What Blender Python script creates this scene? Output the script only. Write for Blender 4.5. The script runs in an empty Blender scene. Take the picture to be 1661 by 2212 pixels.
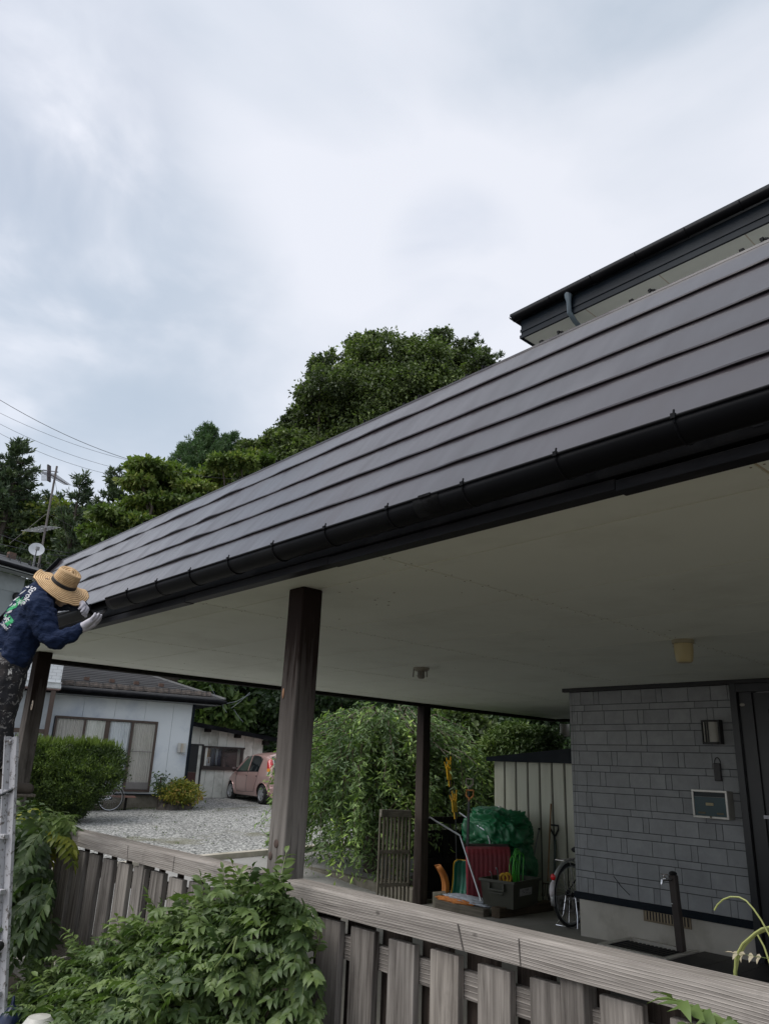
import bpy, math, random
import numpy as np
from mathutils import Vector, Matrix, noise

# ---------------------------------------------------------------- camera, sky, sun, exposure
scene = bpy.context.scene
R = math.radians
CAMZ = 1.7
FPX, YAW, PIT, ROL = 1624.433, R(48.54318), R(18.73885), R(2.44433)      # focal length in pixels of a 1661 px wide frame
_F = np.array([-math.sin(YAW)*math.cos(PIT), math.cos(YAW)*math.cos(PIT), math.sin(PIT)])
_R0 = np.array([math.cos(YAW), math.sin(YAW), 0.0]); _U0 = np.cross(_R0, _F)
_R = math.cos(ROL)*_R0 + math.sin(ROL)*_U0
_U = -math.sin(ROL)*_R0 + math.cos(ROL)*_U0
cam = bpy.data.cameras.new('camera'); camo = bpy.data.objects.new('camera', cam)
scene.collection.objects.link(camo); scene.camera = camo
cam.sensor_fit = 'HORIZONTAL'; cam.sensor_width = 36.0; cam.lens = 36.0*FPX/1661.0
cam.clip_start = 0.05; cam.clip_end = 3000
camo.matrix_world = Matrix(((_R[0], _U[0], -_F[0], 0), (_R[1], _U[1], -_F[1], 0), (_R[2], _U[2], -_F[2], CAMZ), (0, 0, 0, 1)))

SUN_EL, SUN_AZ = R(55), R(200)        # azimuth measured from +Y towards +X
world = bpy.data.worlds.new('World'); scene.world = world; world.use_nodes = True
wn = world.node_tree.nodes; wl = world.node_tree.links; wn.clear()
wout = wn.new('ShaderNodeOutputWorld')
sky = wn.new('ShaderNodeTexSky'); sky.sky_type = 'NISHITA'; sky.sun_disc = False
sky.sun_elevation = SUN_EL; sky.sun_rotation = SUN_AZ
bg1 = wn.new('ShaderNodeBackground'); bg1.inputs[1].default_value = 0.02
wl.new(sky.outputs[0], bg1.inputs[0])
tc = wn.new('ShaderNodeTexCoord')
mp = wn.new('ShaderNodeMapping'); mp.inputs['Scale'].default_value = (1.0, 1.0, 1.9); mp.inputs['Location'].default_value = (7.7, 1.4, 4.4)
wl.new(tc.outputs['Generated'], mp.inputs[0])
n1 = wn.new('ShaderNodeTexNoise'); n1.inputs['Scale'].default_value = 1.7; n1.inputs['Detail'].default_value = 7; n1.inputs['Roughness'].default_value = .48; n1.inputs['Distortion'].default_value = .35
wl.new(mp.outputs[0], n1.inputs['Vector'])
r1 = wn.new('ShaderNodeValToRGB')
r1.color_ramp.elements[0].position = .34; r1.color_ramp.elements[0].color = (.47, .53, .60, 1)
r1.color_ramp.elements[1].position = .60; r1.color_ramp.elements[1].color = (.775, .785, .83, 1)
e = r1.color_ramp.elements.new(.47); e.color = (.66, .69, .745, 1)
wl.new(n1.outputs['Fac'], r1.inputs[0])
# greyer banks of cloud low on the left and a small wisp in the middle
def _v(x, y):
    d = _F + _R*(x-830.5)/FPX - _U*(y-1106.0)/FPX; d /= np.linalg.norm(d); return tuple(d)
skycol = r1.outputs[0]
n2 = wn.new('ShaderNodeTexNoise'); n2.inputs['Scale'].default_value = 4.2; n2.inputs['Detail'].default_value = 8; n2.inputs['Roughness'].default_value = .52; n2.inputs['Distortion'].default_value = .5
wl.new(mp.outputs[0], n2.inputs['Vector'])
nr = wn.new('ShaderNodeMapRange'); nr.inputs[1].default_value = .36; nr.inputs[2].default_value = .60; wl.new(n2.outputs['Fac'], nr.inputs[0])
for (x_, y_, c0, c1, k_, col_) in ((60, 640, .945, .995, .75, (.42, .485, .56, 1)), (300, 800, .965, .998, .45, (.47, .53, .60, 1)), (-60, 150, .965, .998, .5, (.44, .47, .55, 1)), (985, 560, .9945, .9995, .55, (.52, .57, .66, 1)), (60, 900, .97, .998, .5, (.48, .54, .61, 1)), (200, 520, .985, .999, .4, (.46, .52, .60, 1))):
    dp_ = wn.new('ShaderNodeVectorMath'); dp_.operation = 'DOT_PRODUCT'; dp_.inputs[1].default_value = _v(x_, y_)
    nv_ = wn.new('ShaderNodeVectorMath'); nv_.operation = 'NORMALIZE'; wl.new(tc.outputs['Generated'], nv_.inputs[0]); wl.new(nv_.outputs[0], dp_.inputs[0])
    mr_ = wn.new('ShaderNodeMapRange'); mr_.interpolation_type = 'SMOOTHSTEP'; mr_.inputs[1].default_value = c0; mr_.inputs[2].default_value = c1; mr_.inputs[4].default_value = k_*.85; wl.new(dp_.outputs['Value'], mr_.inputs[0])
    mu_ = wn.new('ShaderNodeMath'); mu_.operation = 'MULTIPLY'; wl.new(mr_.outputs[0], mu_.inputs[0]); wl.new(nr.outputs[0], mu_.inputs[1])
    mx_ = wn.new('ShaderNodeMix'); mx_.data_type = 'RGBA'; wl.new(mu_.outputs[0], mx_.inputs[0]); wl.new(skycol, mx_.inputs[6]); mx_.inputs[7].default_value = col_; skycol = mx_.outputs[2]
bg2 = wn.new('ShaderNodeBackground'); bg2.inputs[1].default_value = .69
wl.new(skycol, bg2.inputs[0])
ad = wn.new('ShaderNodeAddShader'); wl.new(bg1.outputs[0], ad.inputs[0]); wl.new(bg2.outputs[0], ad.inputs[1])
wl.new(ad.outputs[0], wout.inputs[0])

sl = bpy.data.lights.new('sun', 'SUN'); sl.energy = 1.5; sl.angle = R(45); sl.color = (1, .965, .92)
so = bpy.data.objects.new('sun', sl); scene.collection.objects.link(so)
sd = Vector((math.sin(SUN_AZ)*math.cos(SUN_EL), math.cos(SUN_AZ)*math.cos(SUN_EL), math.sin(SUN_EL)))
so.rotation_euler = sd.to_track_quat('Z', 'Y').to_euler()
so.location = (0, 0, 30)
vs = scene.view_settings; vs.view_transform = 'Standard'; vs.look = 'None'; vs.exposure = 0.6; vs.gamma = 1
scene.render.engine = 'CYCLES'
scene.cycles.max_bounces = 8; scene.cycles.diffuse_bounces = 5; scene.cycles.transparent_max_bounces = 8

random.seed(7); rng = np.random.default_rng(7)
C = scene.collection

# ---------------------------------------------------------------- measuring on known planes
def ray(x, y):
    return _F + _R*(x-830.5)/FPX - _U*(y-1106.0)/FPX
def at(x, y, ax, v):
    'point of the photo (1661 px wide copy) on the world plane axis=v'
    d = ray(x, y); o = np.array([0, 0, CAMZ]); t = (v-o[ax])/d[ax]; return Vector(o+d*t)
def far(x, y, D):
    d = ray(x, y); return Vector(np.array([0, 0, CAMZ]) + d*D/math.hypot(d[0], d[1]))
def GZ(x, y):
    'height of the neighbour yard and the land around'
    return 0.40 - .0115*(x+21.94) + .034*(y-14.6)
FZ0 = -0.25
def FZ(x):
    'carport floor falls towards the street'
    return max(-.25, min(0.02, 0.02+(x+5.5)*.0735))

# ---------------------------------------------------------------- mesh builder
OFF = {}
class MB:
    def __init__(s, M=None):
        s.v = []; s.f = []; s.a = []; s.M = M or Matrix.Identity(4); s.r = .5
    def add(s, vs, fs, r=None):
        n = len(s.v); s.v += [s.M @ Vector(p) for p in vs]
        s.f += [tuple(i+n for i in f) for f in fs]; s.a += [s.r if r is None else r]*len(fs)
    def box(s, x0, x1, y0, y1, z0, z1, r=None, M=None, taper=0):
        t = taper
        v = [(x0, y0, z0), (x1, y0, z0), (x1, y1, z0), (x0, y1, z0), (x0+t, y0+t, z1), (x1-t, y0+t, z1), (x1-t, y1-t, z1), (x0+t, y1-t, z1)]
        if M: v = [M @ Vector(p) for p in v]
        s.add(v, [(0, 3, 2, 1), (4, 5, 6, 7), (0, 1, 5, 4), (1, 2, 6, 5), (2, 3, 7, 6), (3, 0, 4, 7)], r)
    def bar(s, a, b, w, h, r=None, up=(0, 0, 1)):
        'rectangular bar from a to b, w across, h along up'
        a, b = Vector(a), Vector(b); d = b-a; L = d.length; d.normalize(); u = Vector(up)
        if abs(d.dot(u)) > .99: u = Vector((1, 0, 0))
        sx = d.cross(u).normalized(); u = sx.cross(d)
        v = []
        for p in (a, b):
            for i, j in ((-1, -1), (1, -1), (1, 1), (-1, 1)): v.append(p+sx*(i*w/2)+u*(j*h/2))
        s.add(v, [(3, 2, 1, 0), (4, 5, 6, 7), (0, 1, 5, 4), (1, 2, 6, 5), (2, 3, 7, 6), (3, 0, 4, 7)], r)
    def tube(s, pts, rad, n=8, r=None, cap=True, flat=1.0):
        pts = [Vector(p) for p in pts]; m = len(pts)
        rad = rad if isinstance(rad, (list, tuple)) else [rad]*m
        v = []; u = None
        for i, p in enumerate(pts):
            d = (pts[min(i+1, m-1)]-pts[max(i-1, 0)])
            d = d.normalized() if d.length > 1e-9 else Vector((0, 0, 1))
            if u is None: u = Vector((0, 0, 1)) if abs(d.z) < .9 else Vector((1, 0, 0))
            sx = d.cross(u)
            if sx.length < 1e-6: sx = d.orthogonal()
            sx.normalize(); u = sx.cross(d).normalized()
            for k in range(n):
                a = 2*math.pi*k/n; v.append(p+(sx*math.cos(a)+u*math.sin(a)*flat)*rad[i])
        f = []
        for i in range(m-1):
            for k in range(n):
                k2 = (k+1) % n; f.append((i*n+k, i*n+k2, (i+1)*n+k2, (i+1)*n+k))
        if cap: f.append(tuple(range(n-1, -1, -1))); f.append(tuple((m-1)*n+k for k in range(n)))
        s.add(v, f, r)
    def ball(s, c, r, n=10, m=6, sc=(1, 1, 1), rr=None, rot=None):
        c = Vector(c); v = []; f = []
        for i in range(m+1):
            th = math.pi*i/m
            for k in range(n):
                a = 2*math.pi*k/n; p = Vector((math.sin(th)*math.cos(a)*r*sc[0], math.sin(th)*math.sin(a)*r*sc[1], math.cos(th)*r*sc[2]))
                if rot: p = rot @ p
                v.append(c+p)
        for i in range(m):
            for k in range(n):
                k2 = (k+1) % n; f.append((i*n+k, (i+1)*n+k, (i+1)*n+k2, i*n+k2))
        s.add(v, f, rr)
    def lathe(s, prof, n=24, M=None, r=None):
        v = []; f = []
        for (rad, z) in prof:
            for k in range(n):
                a = 2*math.pi*k/n; p = Vector((rad*math.cos(a), rad*math.sin(a), z)); v.append(M @ p if M else p)
        for i in range(len(prof)-1):
            for k in range(n):
                k2 = (k+1) % n; f.append((i*n+k, i*n+k2, (i+1)*n+k2, (i+1)*n+k))
        s.add(v, f, r)
    def prism(s, poly, axis, a0, a1, r=None):
        'poly: 2D outline in the two other axes (x,y,z order kept), extruded along axis'
        n = len(poly); v = []
        for a in (a0, a1):
            for p in poly:
                q = list(p); q.insert(axis, a); v.append(q)
        f = [tuple(range(n-1, -1, -1)), tuple(range(n, 2*n))] + [(i, (i+1) % n, n+(i+1) % n, n+i) for i in range(n)]
        s.add(v, f, r)
    def sheet(s, fn, nu, nv, r=None):
        v = [fn(i/nu, j/nv) for j in range(nv+1) for i in range(nu+1)]
        f = [(j*(nu+1)+i, j*(nu+1)+i+1, (j+1)*(nu+1)+i+1, (j+1)*(nu+1)+i) for j in range(nv) for i in range(nu)]
        s.add(v, f, r)
    def build(s, name, mat, parent=None, smooth=False, bevel=0, solid=0, loc=None, seg=2, kind=None, angle=35):
        off = Vector(OFF.get(parent.name, (0, 0, 0))) if parent else Vector(loc or (0, 0, 0))
        me = bpy.data.meshes.new(name); me.from_pydata([tuple(p-off) for p in s.v], [], s.f)
        at_ = me.attributes.new('rnd', 'FLOAT', 'FACE'); at_.data.foreach_set('value', np.array(s.a, dtype=np.float32))
        me.validate(); me.update()
        import bmesh
        bm = bmesh.new(); bm.from_mesh(me); bmesh.ops.recalc_face_normals(bm, faces=bm.faces); bm.to_mesh(me); bm.free()
        o = bpy.data.objects.new(name, me); C.objects.link(o)
        if mat: me.materials.append(mat)
        if parent: o.parent = parent; OFF[o.name] = off
        else: o.location = off; OFF[o.name] = off
        if solid:
            m = o.modifiers.new('s', 'SOLIDIFY'); m.thickness = solid; m.offset = 0
        if bevel:
            m = o.modifiers.new('b', 'BEVEL'); m.width = bevel; m.segments = seg; m.limit_method = 'ANGLE'; m.angle_limit = R(35)
        if smooth:
            me.shade_smooth()
            if angle and not bevel: me.set_sharp_from_angle(angle=R(angle))
        if kind: o['kind'] = kind
        return o

def tag(o, label, cat, group=None):
    o['label'] = label; o['category'] = cat
    if group: o['group'] = group
    return o
def thing(name, label, cat, loc=(0, 0, 0), rz=0, group=None, local=False):
    o = bpy.data.objects.new(name, None); C.objects.link(o); o.location = loc; o.rotation_euler = (0, 0, rz)
    o.empty_display_size = .2
    OFF[o.name] = (0, 0, 0) if local else tuple(loc)
    return tag(o, label, cat, group)
def dup(root, loc, rz, label, group=None):
    r = root.copy(); C.objects.link(r); r.location = loc; r.rotation_euler = (0, 0, rz); r['label'] = label
    if group: r['group'] = group
    def rec(a, b):
        for ch in list(a.children):
            c = ch.copy(); C.objects.link(c); c.parent = b; rec(ch, c)
    rec(root, r); return r

# ---------------------------------------------------------------- materials
def nmat(name):
    m = bpy.data.materials.new(name); m.use_nodes = True
    nt = m.node_tree; b = nt.nodes['Principled BSDF']; return m, nt, b
def _noise(nt, vec, scale, detail=5, rough=.55, dist=0):
    n = nt.nodes.new('ShaderNodeTexNoise'); n.inputs['Scale'].default_value = scale; n.inputs['Detail'].default_value = detail
    n.inputs['Roughness'].default_value = rough; n.inputs['Distortion'].default_value = dist
    if vec: nt.links.new(vec, n.inputs['Vector'])
    return n.outputs['Fac']
def _ramp(nt, fac, stops):
    r = nt.nodes.new('ShaderNodeValToRGB'); els = r.color_ramp.elements
    while len(els) < len(stops): els.new(.5)
    for e_, (p, c) in zip(els, stops): e_.position = p; e_.color = (*c, 1) if len(c) == 3 else c
    nt.links.new(fac, r.inputs[0]); return r.outputs[0]
def _map(nt, sc=(1, 1, 1), rot=(0, 0, 0), rnd=True, src='Object'):
    t = nt.nodes.new('ShaderNodeTexCoord'); m = nt.nodes.new('ShaderNodeMapping'); m.inputs['Scale'].default_value = sc; m.inputs['Rotation'].default_value = rot
    if rnd:
        a = nt.nodes.new('ShaderNodeAttribute'); a.attribute_name = 'rnd'
        x = nt.nodes.new('ShaderNodeVectorMath'); x.operation = 'SCALE'; x.inputs[0].default_value = (3.1, 5.7, 2.3); nt.links.new(a.outputs['Fac'], x.inputs['Scale'])
        y = nt.nodes.new('ShaderNodeVectorMath'); y.operation = 'ADD'; nt.links.new(t.outputs[src], y.inputs[0]); nt.links.new(x.outputs[0], y.inputs[1])
        nt.links.new(y.outputs[0], m.inputs[0])
    else: nt.links.new(t.outputs[src], m.inputs[0])
    return m.outputs[0]
def _bump(nt, b, h, strength, dist=.01, prev=None):
    n = nt.nodes.new('ShaderNodeBump'); n.inputs['Strength'].default_value = strength; n.inputs['Distance'].default_value = dist
    nt.links.new(h, n.inputs['Height'])
    if prev: nt.links.new(prev, n.inputs['Normal'])
    nt.links.new(n.outputs[0], b.inputs['Normal']); return n.outputs[0]
def _mix(nt, f, a, b, mode='MIX'):
    m = nt.nodes.new('ShaderNodeMix'); m.data_type = 'RGBA'; m.blend_type = mode
    if isinstance(f, (int, float)): m.inputs[0].default_value = f
    else: nt.links.new(f, m.inputs[0])
    for i, v in ((6, a), (7, b)):
        if isinstance(v, (tuple, list)): m.inputs[i].default_value = (*v, 1)
        else: nt.links.new(v, m.inputs[i])
    return m.outputs[2]
def _math(nt, op, a, b=None, clamp=False):
    m = nt.nodes.new('ShaderNodeMath'); m.operation = op; m.use_clamp = clamp
    for i, v in enumerate((a, b)):
        if v is None: continue
        if isinstance(v, (int, float)): m.inputs[i].default_value = v
        else: nt.links.new(v, m.inputs[i])
    return m.outputs[0]
def M(name, c, c2=None, scale=5, rough=.6, metal=0, bump=0, bs=60, st=(1, 1, 1), spec=.5, detail=6, dirt=None, dscale=1.3):
    m, nt, b = nmat(name); c2 = c2 or tuple(x*.8 for x in c)
    v = _map(nt, st)
    col = _mix(nt, _ramp(nt, _noise(nt, v, scale, detail), [(.3, (0, 0, 0)), (.7, (1, 1, 1))]), c, c2)
    if dirt: col = _mix(nt, _ramp(nt, _noise(nt, v, dscale, 8, .65), [(.5, (0, 0, 0)), (.75, (1, 1, 1))]), col, dirt)
    nt.links.new(col, b.inputs['Base Color']); b.inputs['Roughness'].default_value = rough; b.inputs['Metallic'].default_value = metal
    b.inputs['Specular IOR Level'].default_value = spec
    if bump: _bump(nt, b, _noise(nt, v, bs, 6), bump, .004)
    return m
def wood(name, axis, dark, light, lines=0, top=None, rough=.85, gs=70, bias=.5):
    'weathered timber, grain along axis; top=(z0,z1,colour): sheltered upper part keeps the old dark stain'
    m, nt, b = nmat(name); sc = [gs, gs, gs]; sc[axis] = 2.6
    v = _map(nt, tuple(sc)); g = _noise(nt, v, 1, 6, .6, .5)
    sc2 = [9, 9, 9]; sc2[axis] = .9
    g2 = _noise(nt, _map(nt, tuple(sc2)), 1, 5, .6)
    mixg = _math(nt, 'ADD', _math(nt, 'MULTIPLY', g, .6), _math(nt, 'MULTIPLY', g2, .4))
    mid = tuple((a+c)/2 for a, c in zip(dark, light))
    col = _ramp(nt, mixg, [(bias-.20, dark), (bias, mid), (bias+.18, light)])
    h = mixg
    if lines:
        sc3 = [6, 6, 6]; sc3[axis] = .75
        vv = _map(nt, tuple(sc3)); nb_ = _noise(nt, vv, 1, 3, .5)
        sz = nt.nodes.new('ShaderNodeSeparateXYZ'); nt.links.new(_map(nt), sz.inputs[0])
        cc = sz.outputs[2] if axis == 0 else sz.outputs[0]
        ph = _math(nt, 'ADD', _math(nt, 'MULTIPLY', cc, lines*150), _math(nt, 'MULTIPLY', nb_, 34))
        ph = _math(nt, 'ADD', ph, _math(nt, 'MULTIPLY', sz.outputs[1], lines*60))
        wv = _math(nt, 'ADD', _math(nt, 'MULTIPLY', _math(nt, 'SINE', ph), .5), .5)
        lw = _ramp(nt, wv, [(.72, (0, 0, 0)), (.98, (1, 1, 1))])
        lam = _ramp(nt, _noise(nt, _map(nt, (2.5, 2.5, 2.5)), 1, 5, .6), [(.3, (.15, .15, .15)), (.7, (1, 1, 1))])
        col = _mix(nt, _math(nt, 'MULTIPLY', _math(nt, 'MULTIPLY', lw, .6), lam), col, tuple(min(1, x*1.55) for x in light))
        h = _math(nt, 'ADD', mixg, _math(nt, 'MULTIPLY', lw, .5))
    # knots and black mildew
    vo = nt.nodes.new('ShaderNodeTexVoronoi'); vo.inputs['Scale'].default_value = 2.6
    sk = [1.6, 1.6, 1.6]; sk[axis] = .9
    nt.links.new(_map(nt, tuple(sk)), vo.inputs['Vector'])
    kn = _ramp(nt, vo.outputs['Distance'], [(.02, (1, 1, 1)), (.05, (0, 0, 0))])
    col = _mix(nt, _math(nt, 'MULTIPLY', kn, .75), col, tuple(x*.35 for x in dark))
    mil = _ramp(nt, _noise(nt, _map(nt, (3, 3, 1.5)), 1, 8, .65), [(.56, (0, 0, 0)), (.72, (1, 1, 1))])
    col = _mix(nt, _math(nt, 'MULTIPLY', mil, .55), col, tuple(x*.5 for x in dark))
    ra_ = nt.nodes.new('ShaderNodeAttribute'); ra_.attribute_name = 'rnd'
    col = _mix(nt, 1, col, _ramp(nt, ra_.outputs['Fac'], [(0, (.62, .60, .58)), (.5, (.92, .90, .88)), (1, (1.12, 1.08, 1.02))]), 'MULTIPLY')
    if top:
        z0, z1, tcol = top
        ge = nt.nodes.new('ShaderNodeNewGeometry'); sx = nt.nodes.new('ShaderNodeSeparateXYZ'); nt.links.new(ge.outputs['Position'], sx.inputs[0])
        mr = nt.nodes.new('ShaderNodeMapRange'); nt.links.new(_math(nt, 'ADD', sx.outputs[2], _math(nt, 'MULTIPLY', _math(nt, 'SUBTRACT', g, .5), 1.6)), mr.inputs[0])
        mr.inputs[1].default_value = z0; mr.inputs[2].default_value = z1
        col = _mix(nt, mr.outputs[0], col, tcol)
    nt.links.new(col, b.inputs['Base Color']); b.inputs['Roughness'].default_value = rough; b.inputs['Specular IOR Level'].default_value = .1
    _bump(nt, b, h, .8, .006); return m
def leafmat(name, stops, rough=.5, trans=.3, spec=.4):
    m, nt, b = nmat(name)
    a = nt.nodes.new('ShaderNodeAttribute'); a.attribute_name = 'rnd'
    n = len(stops); col = _ramp(nt, a.outputs['Fac'], [(i/(n-1), c) for i, c in enumerate(stops)])
    nt.links.new(col, b.inputs['Base Color']); b.inputs['Roughness'].default_value = rough; b.inputs['Specular IOR Level'].default_value = spec
    t = nt.nodes.new('ShaderNodeBsdfTranslucent'); nt.links.new(_mix(nt, 1, col, (1.0, 1.25, .5), 'MULTIPLY'), t.inputs[0])
    mx = nt.nodes.new('ShaderNodeMixShader'); mx.inputs[0].default_value = trans
    nt.links.new(b.outputs[0], mx.inputs[1]); nt.links.new(t.outputs[0], mx.inputs[2])
    nt.links.new(mx.outputs[0], nt.nodes['Material Output'].inputs[0]); return m
def glassmat(name, c, rough=.06):
    m, nt, b = nmat(name); b.inputs['Base Color'].default_value = (*c, 1); b.inputs['Roughness'].default_value = rough
    b.inputs['Specular IOR Level'].default_value = .6; return m

def roofmetal():
    m, nt, b = nmat('roof_metal')
    v = _map(nt, (1, 1, 1), rnd=False)
    col = _mix(nt, _ramp(nt, _noise(nt, v, 1.2, 5), [(.35, (0, 0, 0)), (.7, (1, 1, 1))]), (.030, .023, .028), (.022, .018, .022))
    sp = _ramp(nt, _noise(nt, v, 90, 2), [(.77, (0, 0, 0)), (.80, (1, 1, 1))])
    col = _mix(nt, _math(nt, 'MULTIPLY', sp, .5), col, (.20, .20, .20))
    nt.links.new(col, b.inputs['Base Color']); b.inputs['Roughness'].default_value = .28; b.inputs['Specular IOR Level'].default_value = .62
    b.inputs['Coat Weight'].default_value = .22; b.inputs['Coat Roughness'].default_value = .2
    # dents that run down the slope
    h = _noise(nt, _map(nt, (2.6, .7, .7), rnd=False), 1, 2.5, .5)
    p = _bump(nt, b, h, .55, .06); _bump(nt, b, _noise(nt, v, 420, 2), .05, .002, p); return m
ROOF = roofmetal()
GUT = M('gutter_paint', (.006, .0065, .008), (.004, .004, .005), rough=.5, spec=.08, bump=.05, bs=30, dirt=(.013, .013, .014))
FAS = M('fascia_paint', (.005, .0055, .007), (.003, .003, .004), rough=.5, spec=.08, bump=.15, bs=18, dirt=(.018, .018, .02), dscale=4)
STRIP = M('painted_trim', (.018, .019, .023), (.010, .010, .013), rough=.5, scale=3, st=(.6, 3, 3), dirt=(.035, .035, .04), dscale=3, spec=.12)
NAVY = M('navy_paint', (.010, .015, .022), (.007, .011, .016), rough=.45, spec=.12, dirt=(.02, .027, .033))
SOF = M('soffit_board', (.81, .85, .77), (.78, .82, .74), scale=2.5, rough=.7, bump=.05, bs=25, dirt=(.68, .71, .63), dscale=1.1)
SOFGAP = M('soffit_joint_filler', (.80, .72, .55), (.45, .40, .30), scale=1.5, rough=.9)
BLACKW = M('black_stained_wood', (.010, .009, .009), (.020, .018, .016), rough=.8, spec=.08, st=(14, 14, .8), scale=2, bump=.3, bs=20)
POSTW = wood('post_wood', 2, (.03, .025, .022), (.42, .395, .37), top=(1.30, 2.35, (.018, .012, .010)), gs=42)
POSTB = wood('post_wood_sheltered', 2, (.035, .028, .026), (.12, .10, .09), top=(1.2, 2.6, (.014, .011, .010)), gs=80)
RAILW = wood('rail_wood', 0, (.13, .117, .108), (.47, .44, .41), lines=4.2, gs=60)
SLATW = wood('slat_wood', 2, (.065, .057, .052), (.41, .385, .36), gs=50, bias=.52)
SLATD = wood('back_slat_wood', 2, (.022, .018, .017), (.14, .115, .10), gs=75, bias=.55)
XBEAM = wood('crossbeam_wood', 0, (.15, .135, .125), (.46, .43, .40), lines=3.0, gs=60)
OLDW = wood('old_timber', 0, (.06, .055, .045), (.22, .20, .165), gs=60)
OLDY = wood('old_timber_dark', 1, (.045, .036, .026), (.13, .105, .075), gs=60)
CONC = M('concrete', (.58, .55, .49), (.48, .455, .40), scale=3, rough=.9, bump=.3, bs=90, dirt=(.32, .29, .24), dscale=1.6)
OLDCONC = M('mossy_concrete', (.22, .20, .165), (.13, .12, .09), scale=7, rough=.95, bump=.8, bs=60, dirt=(.06, .065, .035), dscale=2.2)
FLOORM = M('carport_concrete', (.27, .255, .225), (.21, .20, .175), scale=2, rough=.9, bump=.2, bs=60, dirt=(.14, .13, .11), dscale=.8)
ALU = M('aluminium', (.55, .56, .58), (.45, .46, .48), rough=.35, metal=.9)
CHROME = M('chrome', (.7, .7, .72), (.6, .6, .62), rough=.18, metal=1)
BLACKP = M('black_plastic', (.018, .018, .019), (.014, .014, .015), rough=.5)
RUBBER = M('rubber', (.02, .02, .021), (.028, .028, .028), rough=.8)
SPLASHW = None

# ---------------------------------------------------------------- foliage
def rot_rand(n):
    a = rng.normal(size=(n, 3)); return a/np.linalg.norm(a, axis=1, keepdims=True)
def unit(a): return a/np.maximum(np.linalg.norm(a, axis=1, keepdims=True), 1e-9)
def leafquads(name, pos, dirs, size, asp, rnd, mat, parent=None, loc=None, kind=None, fold=.25, nrm=None):
    'each leaf: a diamond of four corners folded along its midrib'
    n = len(pos); pos = np.asarray(pos, float); dirs = unit(np.asarray(dirs, float))
    r = rot_rand(n) if nrm is None else unit(np.asarray(nrm, float)+rot_rand(n)*.55)
    s = unit(np.cross(dirs, r)); u = np.cross(s, dirs); size = np.broadcast_to(np.asarray(size, float), (n,))[:, None]
    off = np.array(OFF.get(parent.name, (0, 0, 0))) if parent else np.array(loc or (0, 0, 0), float)
    P = pos-off; mid = P+dirs*size*.48
    V = np.empty((n, 4, 3)); V[:, 0] = P; V[:, 1] = mid+s*size*asp*.5+u*size*asp*fold; V[:, 2] = P+dirs*size-u*size*.12; V[:, 3] = mid-s*size*asp*.5+u*size*asp*fold
    me = bpy.data.meshes.new(name); me.vertices.add(n*4); me.vertices.foreach_set('co', V.reshape(-1).astype(np.float32))
    me.loops.add(n*6); me.polygons.add(n*2)
    b = (np.arange(n)*4)[:, None]; idx = (b+np.array([0, 1, 2, 0, 2, 3])).reshape(-1).astype(np.int32)
    me.loops.foreach_set('vertex_index', idx); me.polygons.foreach_set('loop_start', (np.arange(n*2)*3).astype(np.int32))
    me.polygons.foreach_set('loop_total', np.full(n*2, 3, np.int32)); me.update(calc_edges=True)
    a = me.attributes.new('rnd', 'FLOAT', 'FACE'); a.data.foreach_set('value', np.repeat(np.clip(rnd, 0, 1), 2).astype(np.float32))
    me.materials.append(mat); o = bpy.data.objects.new(name, me); C.objects.link(o)
    if parent: o.parent = parent; OFF[o.name] = tuple(off)
    else: o.location = off
    if kind: o['kind'] = kind
    return o
def crown_pts(blobs, n, clump=.16, per=26, shell=(.72, 1.02), flat=1.0):
    'leaf positions in clumps spread over and inside a set of ellipsoids (x,y,z,r,(zscale))'
    B = np.array([[b[0], b[1], b[2], b[3], b[4] if len(b) > 4 else 1.0] for b in blobs], float)
    w = B[:, 3]**2; w /= w.sum(); nc = max(1, n//per)
    k = rng.choice(len(B), nc, p=w); d = rot_rand(nc); rad = rng.uniform(shell[0], shell[1], nc)**1.0
    inner = rng.random(nc) < .22; rad[inner] *= rng.uniform(.4, .9, inner.sum())
    cc = B[k, :3]+d*(B[k, 3]*rad)[:, None]*np.stack([np.ones(nc), np.ones(nc), B[k, 4]], 1)
    tb = rng.normal(0, .17, len(B)); tint = np.clip(rng.normal(.42, .20, nc)+tb[k], 0, 1)
    i = np.repeat(np.arange(nc), per); m = len(i)
    sc = np.clip(B[k[i], 3]*clump, .08, .6)
    p = cc[i]+rng.normal(size=(m, 3))*sc[:, None]*np.array([1, 1, .7*flat])
    out = unit(p-B[k[i], :3]); t = np.clip(tint[i]+rng.normal(0, .13, m), 0, 1)
    return p, out, t
def ragged(blobs, k=5, f=.38):
    'small satellite clumps that break up the outline of a crown'
    out = list(blobs)
    for b in blobs:
        for _ in range(k):
            d = rot_rand(1)[0]; r = b[3]*rng.uniform(f*.6, f*1.2); out.append((b[0]+d[0]*b[3]*.95, b[1]+d[1]*b[3]*.95, b[2]+abs(d[2])*b[3]*1.0, r, .9))
    return out
def limb(mb, a, b, r0, r1, wob=.08, n=6):
    a, b = Vector(a), Vector(b); L = (b-a).length; pts = []
    for i in range(n+1):
        t = i/n; p = a.lerp(b, t)
        if 0 < i < n: p += Vector(rot_rand(1)[0])*L*wob*.5
        pts.append(p)
    mb.tube(pts, [r0+(r1-r0)*i/n for i in range(n+1)], 7)
    return pts
BARK = M('bark', (.085, .07, .055), (.045, .036, .028), scale=12, rough=.95, bump=.8, bs=35, st=(1, 1, .3))
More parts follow.
